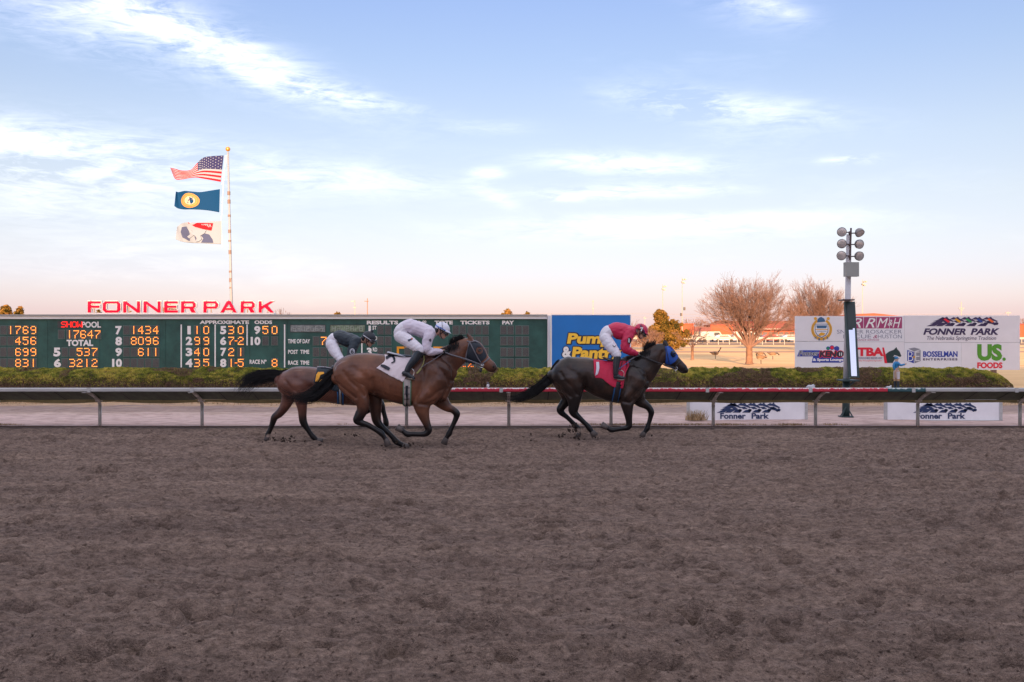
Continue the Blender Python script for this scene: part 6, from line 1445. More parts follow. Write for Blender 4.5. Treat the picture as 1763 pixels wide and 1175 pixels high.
# ================================================================== lead horse, dark, blue hood
darkbay = coat_mat('dark_brown_coat', (.024, .017, .016), (.058, .032, .024), (.012, .010, .011), (.005, .005, .007))
gm7 = lambda x, y: (948+(x-577)*.835, 613+(y-608)*.90)
h7 = Horse('dark brown racehorse leading on the right, with red cloth and bright blue hood', 18.2, darkbay, gm7); h7.base = (1040, 762)
h7.limb([(x, (t+b)/2, (b-t)/2, l) for x, t, b, l in [(949,637,655,10),(955,627,666,18),(966,618,676,22.5),(982,613.5,680,25.5),(1000,614.5,671,25.5),(1010,616,669,25),(1023,618.5,678,26),(1040,621,687,26),(1060,619,694,25),(1078,616,695.5,23),(1092,617,692,20),(1102,628,686,16),(1107,645,676,11)]], seg=26)
h7.limb([(1082,642,29,16),(1101,638,29,13.5),(1114,627,24.5,11.5),(1125,616.5,20,10.5),(1135,608,16.5,9.6),(1142,605,14,9.2)], seg=20)
h7.limb([(1099,640,16,13),(1103.5,654,11.5,12),(1102,668,11,11),(1096,682,10,10)], seg=16)
h7.limb([(1141,606,12.5,9),(1147.8,612,14.2,9.8),(1156.5,620,13,8.9),(1165.4,626.6,10.3,7.3),(1172.5,632,8.6,6.2,.3),(1177.5,636.5,7.8,5.8,.7),(1181,638.6,5.4,4.6,.9)], seg=20)
for yo, tx in ((-.045, 0), (.045, 3)): h7.limb([(1145.5+tx,597,3.2,2.4),(1144+tx,591.5,3.2,2.1,.6),(1142.5+tx,585.5,.7,.6,1)], yo, seg=8)
h7.limb([(982,650,25,14),(986,668,21,12.5),(988,683,14.5,10.5,.3),(988,697,10,8.6,.6),(987,707,8.6,7.2,.9),(989.5,713,6.9,6,1),(997,719.5,5,4.6,1),(1005,727,4.2,4.1,1),(1011,732.6,4.4,4.2,1),(1014.5,737.6,5,4.6,1),(1018,742,4.2,4.1,1),(1019.5,744,4.3,4.1,1)], -.13); h7.hoof((1019.6,744), (1024.5,751), 5.2, -.13)
h7.limb([(972,655,22,13),(976,674,16,11.5,.3),(976,687,11,9.4,.6),(970,697,8,7.2,.9),(964.5,705,6.8,6,1),(967,711,5.6,5,1),(975,717.5,4.3,4.2,1),(984,726,4,4,1),(990.5,733,4.6,4.3,1),(994.8,737.4,4.8,4.5,.9),(996.8,742,4,3.9,.2),(997,745.5,3.9,3.8,0)], .13); h7.hoof((996.8,746), (994.2,755), 4.0, .13)
h7.limb([(1090,648,25,13),(1083,676,20,11.5,.1),(1080,693,13,10,.3),(1080.5,704,9.6,8.4,.4),(1082,716,7,6.6,.5),(1083,726,5.6,5.4,.8),(1083,733.5,5.4,5.2,1),(1079.5,737,4.8,4.5,1),(1071,738.4,3.9,3.8,1),(1060,740.2,3.8,3.7,1),(1053,740.8,4.7,4.3,1),(1047,737.6,3.9,3.8,1),(1045,736.4,4,3.8,1)], -.13); h7.hoof((1044.5,736.2), (1035.5,731.5), 4.8, -.13)
h7.limb([(1090,672,22,12),(1102,691,10.5,9),(1110,696.5,7.6,7,.3),(1117,702,6,5.7,.7),(1121,709.5,5.7,5.4,1),(1120.5,716,4.6,4.4,1),(1118,726,3.9,3.8,1),(1115.8,733,4,3.9,1),(1114.5,738,4.8,4.4,1),(1111,743,3.9,3.8,1),(1109.5,745,4,3.8,1)], .13); h7.hoof((1109,745.5), (1105,753), 4.6, .13)
h7.tans = [(957,668,8,8,.7), (966,680,7,5,.7), (1012,630,14,14,.35), (1137,616,7,12,.55), (1173,628,6,5,.45), (1030,675,20,9,.25), (998,655,20,20,.12)]
h7.whites = [(996.8,743,5,5.4,1.0)]
h7.finish(.011)
nostril(h7, 1178.6, 634, .016)
h7.hair([[(963,622,0),(956,629,0),(950,640,0),(935,655,.02),(920,666,.03),(903,676,.03),(888,683,.03),(868,685,.03)],
         [(960,625,0),(954,634,0),(948,650,.02),(934,664,.02),(918,676,.01),(900,684,0),(884,688,0),(868,682,.0)],
         [(958,629,0),(953,641,0),(948,655,-.02),(940,664,-.03),(926,674,-.02),(910,682,-.02),(894,690,-.02),(880,688,0)]], 430, (1.3, 3.6), .0050, 'tail', 11)
h7.hair([[(1072+k*7, 617-k*2.4, -.02), (1074+k*6.5, 621-k*2, -.10), (1076+k*6, 627-k*1.8, -.12)] for k in range(8)], 170, (1.0, 2.0), .0045, 'mane', 12)
h7.hair([[(1108+k*4.2, 605-k*1.9, 0), (1108+k*3.9, 599-k*1.9, 0), (1110+k*3.6, 594-k*1.3, .01), (1113+k*3.4, 590.5-k*.4, .01)] for k in range(6)], 170, (1.1, 2.2), .0045, 'mane', 13)
M_c7 = mat('red_cloth', (.54, .014, .065), .7, var=.08, scale=4, bump=.006, bscale=14); M_pale = mat('pale_number', (.62, .60, .70), .7)
c7 = h7.sheet([[C2(842,368),C2(890,372),C2(940,378),C2(990,384),C2(1100,380)], [C2(846,430),C2(895,434),C2(945,440),C2(1000,444),C2(1105,440)], [C2(848,480),C2(900,490),C2(950,500),C2(1005,520),C2(1090,520)], [C2(858,514),C2(910,520),C2(960,560),C2(1010,590),C2(1075,598)]], .016, M_c7, 'saddle_cloth', nu=24, nv=21, both=True, wave=.004)
h7.sheet([[C2(862,392),C2(886,392)],[C2(864,440),C2(888,442)],[C2(856,498),C2(878,484)]], .030, M_pale, 'number', c7, nu=6, nv=10, thick=.003)
saddle(h7, C2, [(915,350,1.0),(960,372,1.6),(1010,380,2.4),(1060,376,3.6),(1095,372,4.4)], 0, M_leath, 'saddle', .13)
M_bedge = mat('blue_strap_edge', (.02, .13, .36), .55)
h7.strap([C2(1046,545), C2(1030,620), C2(1012,716)], 11.5, M_bedge, 'girth_binding', .013); h7.strap([C2(1046,545), C2(1030,620), C2(1012,716)], 8.2, M_leath, 'girth', .020)
h7.strap([C2(1110,385), C2(1120,420), C2(1095,470), C2(1075,520), C2(1060,570)], 3.2, M_c7, 'cloth_binding', .030, both=False)
M_hood7 = mat('bright_blue_hood', (.010, .075, .38), .6, bump=.004, bscale=20)
hd = h7.sheet([[(1144.5,597.5),(1151,596.4),(1157,598.6)], [(1146.5,608),(1154,608),(1164,607.2)], [(1146,620),(1156,620),(1167.4,614.6)], [(1145.5,625.6),(1153,628),(1161.5,623.6)]], .008, M_hood7, 'blinker_hood', nu=14, nv=15, both=True, thick=.004)
for sd_ in (-1, 1):
    c = h7.cast(1158.5, 609.6, .012, sd_)
    if c:
        mb = MB(); vs = []; n = 16
        for (z, f) in ((0, 1), (.02, .98), (.045, .8), (.055, .55)):
            for k in range(n): vs.append(c + Vector((math.cos(math.tau*k/n)*.050*f, sd_*z, math.sin(math.tau*k/n)*.062*f)))
        mb.add(vs, [(i*n+k, (i+1)*n+k, (i+1)*n+(k+1) % n, i*n+(k+1) % n) for i in range(3) for k in range(n) if not (4 < k < 1)]); mb.build('blinker_cup', mat('black_blinker', (.014, .016, .02), .35), hd, True)
        MB().ball((c.x+.015, c.y+sd_*.048, c.z+.004), .020, 10, 6, (1.1, .5, .8)).build('eye', M_eye, h7.root, True)
for pl, w in (([(1146,598),(1149,612),(1152,626)], 1.0), ([(1161.5,632),(1167,626),(1172,621)], 2.2), ([(1160,632),(1161,639)], 2.2)): h7.strap(pl, w, M_leath, 'bridle_strap', .016)
for sd_ in (-1, 1):
    c = h7.cast(1163, 634, .02, sd_) or h7.pt(1163, 634, sd_*.06)
    mb = MB(); mb.path([Vector((c.x+.034*math.cos(a_), c.y, c.z+.034*math.sin(a_))) for a_ in np.linspace(0, 6.283, 13)], .0065, 5); mb.rod(c+Vector((0, 0, .06)), c-Vector((-.01, 0, .07)), .006, n=5); mb.build('bit_ring', M_metal, h7.root)
mb = MB(); mb.path([h7.pt(1161, 636, -.05), h7.pt(1160, 641, -.04)], .010, 6); mb.path([h7.pt(1166, 632, -.06), h7.pt(1172, 640, -.05), h7.pt(1178, 641, -.04)], .005, 5); mb.build('chin_strap', M_leath, h7.root)
rein(h7, [(1162,633.5,-.12), (1148,629.5,-.16), (1132,624.5,-.18), (1118,619,-.18), (1108,615,-.14), (1102,612.5,-.09)], M_leath, .012); rein(h7, [(1160,634,-.11), (1150,631,-.14), (1143,628.5,-.15)], mat('blue_rein_grip', (.02, .12, .30), .6), .016, 'rein_grip')
rein(h7, [(1101,612.5,-.10), (1090,617,-.22), (1082,622,-.26)], M_strap, .011)
rein(h7, [(1085,622,-.28), (1073,630,-.31), (1062,638,-.32)], M_bedge, .008, 'breast_strap')

# ================================================================== jockeys
M_skin = mat('skin', (.56, .33, .25), .5, spec=.4); M_breech = mat('white_breeches', (.70, .68, .76), .8, bump=.010, bscale=9, stretch=(1, 1, 2.2)); M_boot = mat('black_riding_boot', (.020, .028, .038), .32)
M_sole = mat('boot_sole', (.10, .085, .08), .6); M_lens = mat('goggle_lens', (.035, .04, .045), .10, spec=1.0); M_glove = mat('dark_glove', (.014, .02, .022), .6)
def silk(name, c): return mat(name, c, .55, var=.05, scale=5, bump=.010, bscale=10, sheen=.04)
def wrinkle(me, amp, sc):
    v = verts_of(me); n = norms_of(me)
    w = vnoise(v[:, 0]*sc*.5+v[:, 1]*sc*.7+v[:, 2]*sc*.5, v[:, 2]*sc*2.4-v[:, 0]*sc*1.6, 77) + .5*vnoise(v[:, 0]*sc*2.3, v[:, 2]*sc*2.9+v[:, 1]*9, 78)
    v += n*(w*amp)[:, None]; me.vertices.foreach_set('co', v.astype(np.float32).ravel()); me.update()
class Jockey:
    def __init__(s, h, label, J, mats):
        s.h = h; k = h.k; s.k = k
        c = h.pt(*J['pelvis'])
        s.root = root = thing('person', label, 'person', (c.x, h.d, c.z), 'jockeys riding in the race')
        pt = lambda x, y, yo: list(h.pt(x, y, yo))
        def tb(mb, rows_, f=1.0, add=0.0, n=5, seg=14):
            st = [pt(r[0], r[1], r[2]) + [r[3]*k*f+add, r[4]*k*f+add] for r in rows_]; tube(mb, st, seg, n)
        T = J['torso']; mb = MB()
        # continuous body under the clothes
        tb(mb, T, .86); tb(mb, J['neck'], 1.0)
        for sd_ in (-1, 1):
            for key in ('thigh', 'shin', 'foot', 'arm'): tb(mb, [(r[0], r[1], r[2]*(-sd_), r[3], r[4]) for r in J[key]], .82)
        hx, hy, hr = J['head']
        hp = h.pt(hx, hy, 0); ang = R(J['tilt'])
        def hl(u, v_, w=0): # head space: u forward, v up (metres)
            return Vector((hp.x + u*math.cos(ang) + v_*math.sin(ang), hp.y + w, hp.z - u*math.sin(ang) + v_*math.cos(ang)))
        q = hl(0, .02); mb.ball(tuple(q), .092, 18, 12, (1, .82, 1.05)); q = hl(.035, -.055); mb.ball(tuple(q), .066, 14, 10, (1, .82, 1.1))
        q = hl(.065, -.095); mb.ball(tuple(q), .034, 10, 8)                 # chin
        mb.rod(hl(.088, -.005), hl(.114, -.045), .010, .017, 8); mb.ball(tuple(hl(.108, -.045)), .015, 8, 6)   # nose
        mb.rod(hl(.09, -.072, -.02), hl(.09, -.072, .02), .011, n=8)        # mouth
        for w in (-.078, .078): mb.ball(tuple(hl(-.01, -.02, w)), .024, 8, 8, (.7, .45, 1.1))
        me = fuse(mb, 'body', .0085, 2); link('body', me, M_skin, root, True)
        # face details
        for w in (-.03, .03): MB().ball(tuple(hl(.086, .0, w)), .012, 8, 6).build('eye', M_eye, root, True)
        MB().rod(hl(.100, -.074, -.018), hl(.100, -.074, .018), .004, n=6).build('mouth', mat('lips', (.28, .10, .09), .5), root)
        # breeches
        mb = MB(); tb(mb, T[:3], 1.02, 0)
        for sd_ in (-1, 1): tb(mb, [(r[0], r[1], r[2]*(-sd_), r[3], r[4]) for r in J['thigh']], 1.0, .002)
        me = fuse(mb, 'breeches', .0085, 3); wrinkle(me, .008, 12); s.br = link('breeches', me, M_breech, root, True)
        # jacket
        mb = MB(); tb(mb, J['jacket'], 1.0, .004)
        for sd_ in (-1, 1): tb(mb, [(r[0], r[1], r[2]*(-sd_), r[3], r[4]) for r in J['arm'][:-1]], 1.06, .003)
        me = fuse(mb, 'jacket', .0085, 3); wrinkle(me, .014, 9); s.jk = link('jacket', me, mats['jacket'], root, True)
        s.jbvh = BVHTree.FromPolygons([v.co.copy() for v in me.vertices], [tuple(p.vertices) for p in me.polygons])
        s.bbvh = BVHTree.FromPolygons([v.co.copy() for v in s.br.data.vertices], [tuple(p.vertices) for p in s.br.data.polygons])
        # boots and feet
        for sd_ in (-1, 1):
            mb = MB(); tb(mb, [(r[0], r[1], r[2]*(-sd_), r[3], r[4]) for r in J['shin']], 1.0, .003); tb(mb, [(r[0], r[1], r[2]*(-sd_), r[3], r[4]) for r in J['foot']], 1.0, .002)
            me = fuse(mb, 'boot', .0075, 2); bo = link('boot', me, M_boot, root, True)
            f0 = J['foot'][0]; f1 = J['foot'][-1]; a = h.pt(f0[0]-1.5, f0[1]+f0[3]*.95, f0[2]*(-sd_)); b = h.pt(f1[0]+1.5, f1[1]+f1[3]*.95, f1[2]*(-sd_))
            mb = MB(); tube(mb, [[*a, .007, .034], [*((a+b)/2), .007, .036], [*b, .007, .032]], 10, 3); mb.build('sole', M_sole, bo)
        # stirrups hang from the saddle: parts of the horse
        for sd_ in (-1, 1):
            f1 = J['foot'][2]; c = h.pt(f1[0], f1[1], f1[2]*(-sd_)); r0 = .060; pts_ = [c+Vector((.075*math.cos(a_)*.9, -.005, .055+.075*math.sin(a_))) for a_ in np.linspace(R(-40), R(220), 12)]
            mb = MB(); mb.path(pts_, .007, 6); mb.box(c.x-.06, c.x+.06, c.y-.035, c.y+.035, c.z-.048, c.z-.036); mb.build('stirrup', J.get('stirrup', M_metal), h.root)
            top_ = h.pt(*J['leather'], -.20*sd_*-1*(-1)) if False else h.pt(J['leather'][0], J['leather'][1], .24*sd_*-1)
            mb = MB(); mb.rod(pts_[6], top_, .008, n=5); mb.build('stirrup_leather', M_leath, h.root)
        # hands gripping the rein: palm, four curled fingers, thumb
        for sd_ in (-1, 1):
            hd_ = J['arm'][-1]; w0 = J['arm'][-2]; p = h.pt(hd_[0], hd_[1], hd_[2]*(-sd_)); w = h.pt(w0[0], w0[1], w0[2]*(-sd_)); ax = (p-w).normalized(); dn = Vector((0, 1, 0)).cross(ax).normalized(); dn = -dn if dn.z > 0 else dn
            mb = MB(); tube(mb, [[*(p-ax*.055), .024, .022], [*(p-ax*.02), .021, .036], [*(p+ax*.03), .019, .040]], 12, 3)
            for i in range(4):
                o_ = Vector((0, (-.030+.020*i), 0)); Lf = (.030, .036, .033, .026)[i]; b0 = p + ax*.032 + o_
                tube(mb, [[*b0, .0105, .0095], [*(b0+ax*Lf*.7+dn*.004), .010, .009], [*(b0+ax*Lf*.75+dn*Lf), .009, .0085], [*(b0+ax*Lf*.05+dn*Lf*1.35), .0085, .008]], 8, 3)
            t0 = p - ax*.012 + Vector((0, .034*sd_, 0)) + dn*.004
            tube(mb, [[*t0, .012, .011], [*(t0+ax*.028+Vector((0, .014*sd_, 0))+dn*.006), .0105, .010], [*(t0+ax*.052+Vector((0, -.004*sd_, 0))+dn*.022), .009, .0085]], 8, 3)
            link('glove', fuse(mb, 'glove', .0045, 1), M_glove, root, True)
        # helmet: cap shell, peak, harness, goggles
        mb = MB(); n = 22; vs = []
        for i in range(10):
            th = R(4+i*10.8); rr = math.sin(th); z = math.cos(th)
            for kk in range(n):
                ph = math.tau*kk/n; u = rr*math.cos(ph); w = rr*math.sin(ph); vs.append(hl(-.005+u*.130, .025+z*.118, w*.104))
        fs = [(i*n+kk, (i+1)*n+kk, (i+1)*n+(kk+1) % n, i*n+(kk+1) % n) for i in range(9) for kk in range(n)] + [tuple(range(n))]
        mb.add(vs, fs); hm = mb.build('helmet', mats['helmet'], root, True); s.helm = hm
        so = hm.modifiers.new('thickness', 'SOLIDIFY'); so.thickness = .008
        mb = MB(); vs = []
        for f_, zz in ((.0, .0), (.5, -.006), (1.0, -.018)):
            for kk in range(13):
                ph = R(-62+kk*124/12); rr = .112+.050*f_*math.cos(ph*.8); vs.append(hl(rr*math.cos(ph)*1.0, .030+zz*1.4, rr*math.sin(ph)*.84))
        mb.add(vs, [(j*13+i, j*13+i+1, (j+1)*13+i+1, (j+1)*13+i) for j in range(2) for i in range(12)]); pk = mb.build('helmet_peak', mats.get('peak', mats['helmet']), root, True); so = pk.modifiers.new('t', 'SOLIDIFY'); so.thickness = .006
        def band(u0, v0, u1, v1, m_, nm, hw=.011, par=None, sc_=1.02):
            """strip round the helmet from (u0, v0) to (u1, v1) in head space"""
            mb = MB(); vs = []; nn_ = 16
            for sd2 in (-1, 1):
                vs = []
                for i in range(nn_+1):
                    f_ = i/nn_; u = u0+(u1-u0)*f_; v_ = v0+(v1-v0)*f_
                    for dv in (-hw, hw):
                        uu = (u+.005)/.130; vv = (v_+dv-.025)/.118; w2 = max(0.0, 1-uu*uu-vv*vv); nrm = math.sqrt(uu*uu+vv*vv)
                        if w2 <= 0: uu /= nrm; vv /= nrm
                        vs.append(hl(-.005+uu*.130*sc_+0, .025+vv*.118*sc_, sd2*math.sqrt(w2)*.104*sc_+sd2*.004))
                mb.add(vs, [(2*i, 2*i+1, 2*i+3, 2*i+2) for i in range(nn_)])
            o = mb.build(nm, m_, par or root, True); so = o.modifiers.new('t', 'SOLIDIFY'); so.thickness = .004; return o
        for a in mats.get('bands', []): band(*a)
        for sd2 in (-1, 1):
            mb = MB(); mb.path([hl(-.03, .05, sd2*.108), hl(-.02, -.02, sd2*.094), hl(.0, -.07, sd2*.074), hl(.04, -.115, sd2*.035), hl(.055, -.125, 0)], .007, 6); mb.path([hl(.05, .02, sd2*.098), hl(.0, -.07, sd2*.076)], .006, 6); mb.build('chin_harness', M_leath, root)
        # padded neck guard
        mb = MB(); q = hl(-.085, -.03); mb.ball(tuple(q), .058, 12, 8, (.8, 1.2, 1.2)); mb.build('helmet_padding', mats.get('pad', M_leath), root, True)
        mb = MB(); tube(mb, [[*hl(.060, -.016, -.084), .024, .016], [*hl(.098, -.020, -.052), .030, .020], [*hl(.118, -.022, 0), .026, .018], [*hl(.098, -.020, .052), .030, .020], [*hl(.060, -.016, .084), .024, .016]], 10, 4, True, Vector((1, 0, .01))); mb.build('goggles', M_lens, root, True)
        mb = MB(); mb.path([hl(.06, -.014, -.09), hl(0, .004, -.110), hl(-.08, .02, -.084)], .010, 5); mb.build('goggle_strap', M_leath, root)
        s.hl = hl
    def jcast(s, x, y, off=.006, bv=None):
        p = P(x, y, s.h.d-.2); hit = (bv or s.jbvh).ray_cast(Vector((p.x, s.h.d-1.5, p.z)), Vector((0, 1, 0)))[0]
        return (hit + Vector((0, -off, 0))) if hit else P(x, y, s.h.d-.25)
    def patch(s, polys, m, name, parent, off=.008, bv=None, flat=False):
        mb = MB()
        for pl in polys:
            vs = [s.jcast(x, y, off, bv) for x, y in pl]
            if flat: ym = min(v.y for v in vs) - off; vs = [P(x, y, ym) for x, y in pl]
            mb.add(vs, [tuple(range(len(vs)))])
        return mb.build(name, m, parent)
M_helm2 = mat('pale_blue_helmet', (.66, .68, .80), .45); M_hb = mat('royal_helmet_stripe', (.02, .14, .60), .5)
J2 = dict(pelvis=(690, 574), tilt=22, head=(761, 569.5, 1), leather=C1(745, 400),
    torso=[(686.5,580,0,9,14),(690,571,0,11.5,15),(698,564.5,0,12,15),(710,563,0,12,15.5),(724,567,0,12,17),(737,572,0,11.5,18),(745,573.5,0,8.5,13)],
    jacket=[(697,563.5,0,10.5,15),(706,562.5,0,12.6,16),(716,565.5,0,13,17),(728,569.5,0,13,18.5),(738,572.5,0,12,18.5),(745,574,0,8.5,13),(749,574,0,5.5,6)],
    neck=[(743,574,0,7,8),(751,572.5,0,5.5,5.5),(758,571.5,0,5.5,5.5)],
    thigh=[(688,579,.09,10.5,11),(699,585,.15,11,9.5),(710,592.5,.22,9.6,8.5),(720,600,.27,8,7.6),(724,604.5,.28,7,7)],
    shin=[(722,606,.285,6.6,6.4),(718,613,.29,7.0,6.2),(711,622.5,.30,6.2,5.8),(704,632,.30,5.0,4.8),(701,638.5,.30,4.6,4.4)],
    foot=[(694.5,643,.30,3.6,3.6),(700,643.8,.30,4.8,4.0),(706,648,.30,3.8,4.1),(712,651.6,.30,3.0,3.8)],
    arm=[(741,571,.15,8.5,8.5),(737.5,582,.20,8.2,8),(734.5,593,.22,7.6,7.2),(735.5,602.5,.22,7.2,6.6),(744,606,.19,6.6,6),(754,605.6,.14,5,4.8),(759.5,605,.11,3.8,3.8),(766,605,.09,3.2,3.2)])
j2 = Jockey(h2, 'jockey in pale lilac silks and white breeches crouched on the number 2 horse', J2, dict(jacket=silk('pale_lilac_silk', (.62, .57, .68)), helmet=M_helm2, bands=[(-.125, .046, .118, .016, M_hb, 'helmet_stripe', .006), (-.05, .13, .03, -.01, M_leath, 'helmet_strap', .005, None, 1.04)]))
j2.patch([[(702.5,585),(708,583),(709.5,585.5),(704.5,588.5)]], mat('navy_patch', (.04, .05, .10), .6), 'leg_patch', j2.br, .012, j2.bbvh); j2.patch([[(708,582.4),(711,581),(711.6,584),(709.4,585.4)]], mat('red_patch', (.4, .1, .07), .6), 'leg_patch', j2.br, .012, j2.bbvh)
j2.patch([disc_pts(741.5, 586, 2.0, 2.8, 12)], mat('dark_sleeve_patch', (.06, .05, .08), .6), 'sleeve_patch', j2.jk, .010)

C7 = lambda x, y: (1010+x/7.34, 540+y/7.34)
M_helm7 = mat('red_helmet', (.55, .018, .08), .35); M_dkblue = mat('navy_helmet_band', (.015, .03, .12), .5)
J7 = dict(pelvis=(1043, 578), tilt=30, head=(1103, 571, 1), leather=C2(1075, 385), stirrup=M_metal,
    torso=[(1039.5,584,0,8,13),(1043,576,0,10.5,14),(1049,570,0,10.8,14),(1060,568,0,12,15),(1072,570,0,13,16.5),(1083,571,0,11.5,17),(1090,571,0,8,12)],
    jacket=[(1051,567.5,0,9,14),(1058,567.8,0,12.4,15.5),(1068,571,0,14.6,16.5),(1078,572.5,0,14,17.5),(1086,571.5,0,11.5,17),(1092,571,0,8,10),(1095,571.5,0,5,5.5)],
    neck=[(1087,572,0,7,7.5),(1094,571.5,0,5.2,5.2),(1100,572,0,5.2,5.2)],
    thigh=[(1042,582,.09,9.6,10.5),(1047,590,.15,10.2,9),(1053.5,599,.21,9.2,8),(1060.5,608,.26,7.8,7.2),(1063,613,.28,6.8,6.6)],
    shin=[(1062.5,615,.285,6.0,5.8),(1061.5,623,.29,5.9,5.5),(1060.6,632,.295,5.2,5),(1060,640,.30,4.4,4.3),(1060,645,.30,4.2,4.2)],
    foot=[(1058.5,649,.30,3.4,3.4),(1062.5,648.5,.30,4.4,3.8),(1068,650.2,.30,3.2,3.7),(1074,651,.30,2.6,3.4)],
    arm=[(1086,571,.15,8.2,8),(1081,581,.19,8,7.6),(1077,591.5,.21,7.4,7),(1076.5,600.5,.21,7,6.4),(1083.5,605,.18,6.2,5.6),(1091,607.6,.13,4.8,4.6),(1095.5,609.4,.10,3.6,3.6),(1100.5,612.2,.08,3.1,3.1)])
j7 = Jockey(h7, 'jockey in crimson silks and red helmet crouched on the dark lead horse', J7, dict(jacket=silk('crimson_silk', (.52, .014, .075)), helmet=M_helm7, pad=mat('grey_pad', (.25, .25, .28), .7), bands=[(-.08, .09, .105, -.008, M_dkblue, 'helmet_band', .009), (-.06, .12, .04, -.01, M_leath, 'helmet_strap', .005, None, 1.04)]))
j7.patch([disc_pts(1082.8, 586.6, 3.6, 5.6, 14)], mat('black_arm_patch', (.012, .012, .018), .6), 'sleeve_patch', j7.jk, .008); 
def jtext(j, ch, x0, y0, x1, y1, m, parent, off=.02, bold=.05, bv=None):
    c = j.jcast((x0+x1)/2, (y0+y1)/2, off, bv); a = P(x0, y1, c.y); b = P(x1, y0, c.y); u, dd, z, fs = text_arrays(ch, b.x-a.x, b.z-a.z, bold)
    mb = MB(); mb.add([(a.x+float(p), c.y-.003+.002*float(q), a.z+float(r)) for p, q, r in zip(u, dd, z)], fs); mb.build('number', m, parent)
jtext(j7, '1', 1081.6, 583.2, 1084.2, 590, M_whitep, j7.jk, .03); jtext(j7, '7', 1102.5, 564, 1107.5, 571, M_white, j7.helm, .02, bv=BVHTree.FromPolygons([v.co.copy() for v in j7.helm.data.vertices], [tuple(p.vertices) for p in j7.helm.data.polygons]))
j7.patch([[(1054,594),(1056.6,596.6),(1059,594.6),(1059.6,595.6),(1056.6,598.4),(1053.4,595)]], M_leath, 'leg_patch', j7.br, .012, j7.bbvh)
# riding whip held in his hand
mb = MB(); mb.rod(P(1101, 611.5, h7.d-.17), P(1083, 621, h7.d-.24), .007, .010, 6); mb.rod(P(1056, 619.8, h7.d-.30), P(1037.5, 615, h7.d-.28), .010, .006, 6)
mb.rod(P(1083, 621, h7.d-.24), P(1056, 619.8, h7.d-.30), .008, .008, 6); tag(mb.build('riding_whip', M_leath), 'black riding whip held along the thigh of the crimson-clad jockey', 'whip')

M_helm6 = mat('black_helmet', (.012, .018, .028), .5); M_wband = mat('white_helmet_band', (.60, .60, .66), .5)
J6 = dict(pelvis=(571, 590), tilt=24, head=(634.5, 584, 1), leather=(600, 632),
    torso=[(568.5,596,0,8,13),(571.5,588,0,10,13.5),(577,582.5,0,10.5,14),(587,581,0,11,15),(598,583.5,0,11.5,16),(609,586,0,10.5,17),(616,587,0,8,12)],
    jacket=[(579,579.5,0,9.2,14),(586,580.5,0,11.4,15),(596,584.5,0,12.4,16.5),(606,587,0,12,17.5),(613,587,0,10,16),(619,586.5,0,6,8)],
    neck=[(615,587,0,6.5,7),(622,586.5,0,5.2,5.2),(629,586,0,5.2,5.2)],
    thigh=[(570.5,593,.09,9.6,10.5),(575,602,.15,9.6,9),(580.5,611,.21,8.2,7.6),(585.5,618,.26,6.8,6.6),(587,621,.27,6.4,6.4)],
    shin=[(585.5,623,.275,5.8,5.6),(580,632,.285,5.8,5.4),(575,642,.29,5,4.8),(573,650,.29,4.4,4.2)],
    foot=[(570,655,.29,3.4,3.4),(574,655,.29,4.4,3.8),(580,657.4,.29,3.2,3.7),(586,659,.29,2.6,3.4)],
    arm=[(613,586,.15,8.2,8),(609,596,.19,8,7.6),(605.5,606,.21,7.2,6.8),(604.5,614,.21,6.6,6.2),(611,619,.18,5.8,5.4),(620,622,.13,4.6,4.4),(625,623.5,.10,3.6,3.6),(631,625,.08,3.1,3.1)])
j6 = Jockey(h6, 'jockey in black silks with a pompom cap crouched on the number 6 horse', J6, dict(jacket=silk('black_silk', (.016, .030, .045)), helmet=M_helm6, bands=[(-.10, .030, .118, -.008, M_wband, 'helmet_band', .008)]))
MB().ball(tuple(j6.hl(.0, .155)), .030, 10, 8).build('pompom', M_helm6, j6.root, True)
j6.patch([disc_pts(606.5, 605.5, 4.8, 5.4, 18)], M_whitep, 'sleeve_patch', j6.jk, .006, flat=True); jtext(j6, '6', 604, 601.8, 609, 609.2, M_blacknum, j6.jk, .045, .02)
jtext(j6, 'JOCKEY'[:3], 573, 594, 577, 600, M_gprint, j6.br, .012, 0, j6.bbvh) if False else None

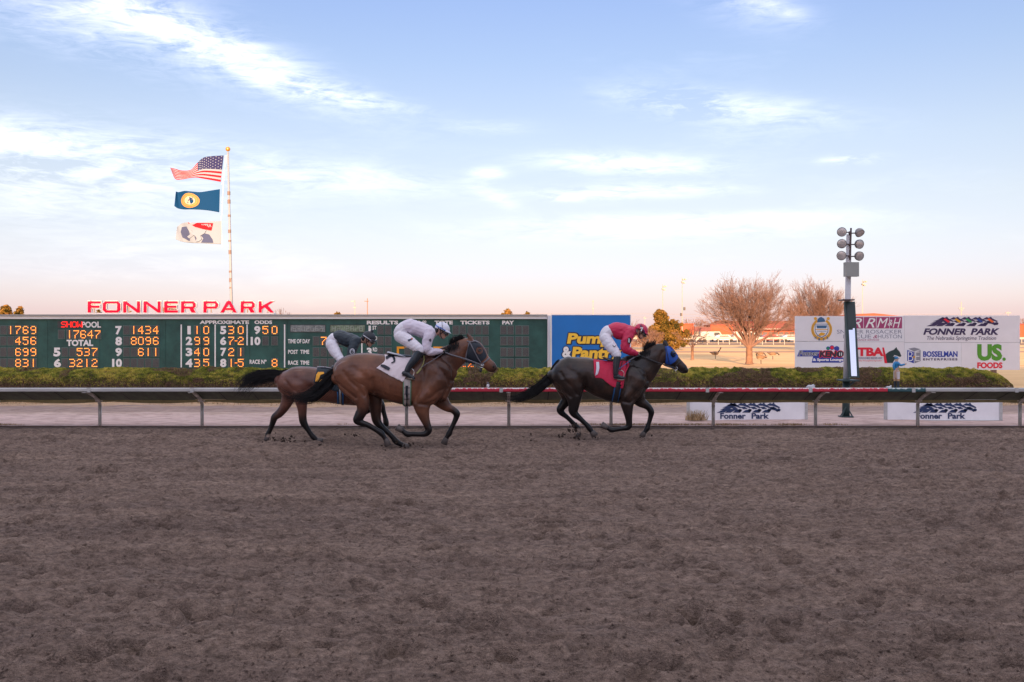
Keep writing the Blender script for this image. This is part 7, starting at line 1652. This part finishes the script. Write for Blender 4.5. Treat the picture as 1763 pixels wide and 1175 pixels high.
# ================================================================== painted jockey statue beside the hedge
DS = 34.0; ks = DS/F
sx = P(1543, 0, DS).x
stt = thing('jockey_statue', 'small painted jockey statue with blue jacket and outstretched arm, standing in front of the hedge', 'statue', (sx, DS, 0))
M_sblue = mat('statue_blue', (.012, .20, .46), .5); M_swhite = mat('statue_white', (.60, .57, .60), .6); M_sskin = mat('statue_skin', (.50, .34, .26), .6); M_sbr = mat('statue_boot', (.02, .03, .045), .4); M_stan = mat('statue_boot_top', (.42, .26, .14), .6)
def st_t(rows_, m, nm, vox=.012):
    mb = MB()
    for rw in rows_: tube(mb, [[*P(r[0], r[1], DS+r[2]), r[3]*ks, r[4]*ks] for r in rw], 12, 4)
    return link(nm, fuse(mb, nm, vox, 2), m, stt, True)
st_t([[(1543,650,0,3,3),(1543,640,0,4,4),(1544,630,0,4.2,4),(1543.5,622,0,2.4,2.4),(1544,618.5,0,2.9,2.8)], [(1541.6,640,.06,3.2,3),(1541,652,.07,2.4,2.2),(1541,663,.07,1.8,1.8)], [(1546,640,-.05,3.2,3),(1546.5,652,-.06,2.4,2.2),(1546.5,663,-.06,1.8,1.8)], [(1556,629,-.1,1.2,1.2),(1560,626.5,-.1,1.3,1.1)], [(1540,637,-.12,1.2,1.2),(1542,640,-.16,1.4,1.2)]], M_sskin, 'body')
st_t([[(1543.5,639,0,4.4,3.8),(1543.5,632,0,4.4,4.2),(1543.5,625.5,0,4.8,4.6)], [(1540,625.5,-.08,2.2,2.2),(1538.4,631,-.13,2,2),(1540,636.5,-.14,1.6,1.6)], [(1547,626,-.08,2.2,2.2),(1551,629.2,-.12,1.9,1.9),(1557,627.5,-.12,1.6,1.6)]], M_sblue, 'jacket')
st_t([[(1543,639,0,4.2,3.6),(1543,643,0,3.8,3.4)], [(1541.6,641,.05,3.4,3.2),(1541,650,.07,2.6,2.4),(1541,654,.07,2.2,2.2)], [(1546,641,-.05,3.4,3.2),(1546.5,650,-.06,2.6,2.4),(1546.5,654,-.06,2.2,2.2)]], M_swhite, 'breeches')
st_t([[(1541,656,.07,2.4,2.3),(1541,667,.07,1.9,1.9),(1543.2,668.4,.05,1.2,1.6)], [(1546.5,656,-.06,2.4,2.3),(1546.5,667,-.06,1.9,1.9),(1549,668.4,-.08,1.2,1.6)]], M_sbr, 'boot')
for x, yo in ((1541, .07), (1546.5, -.06)):
    a = P(x, 653, DS+yo); b = P(x, 656.4, DS+yo); MB().rod(a, b, 2.6*ks, 2.5*ks, 12).build('boot_top', M_stan, stt)
mb = MB(); c = P(1543.2, 616.6, DS); mb.ball(tuple(c), 3.3*ks, 12, 8, (1.05, 1, .75)); a = P(1546, 617.4, DS); mb.ball(tuple(a), 2.4*ks, 10, 6, (1.3, 1, .22)); mb.build('cap', M_sblue, stt, True)
q = P(1543, 669, DS); MB().box(sx-.26, sx+.30, DS-.24, DS+.24, 0, q.z+.005).build('pedestal', M_stone, stt)
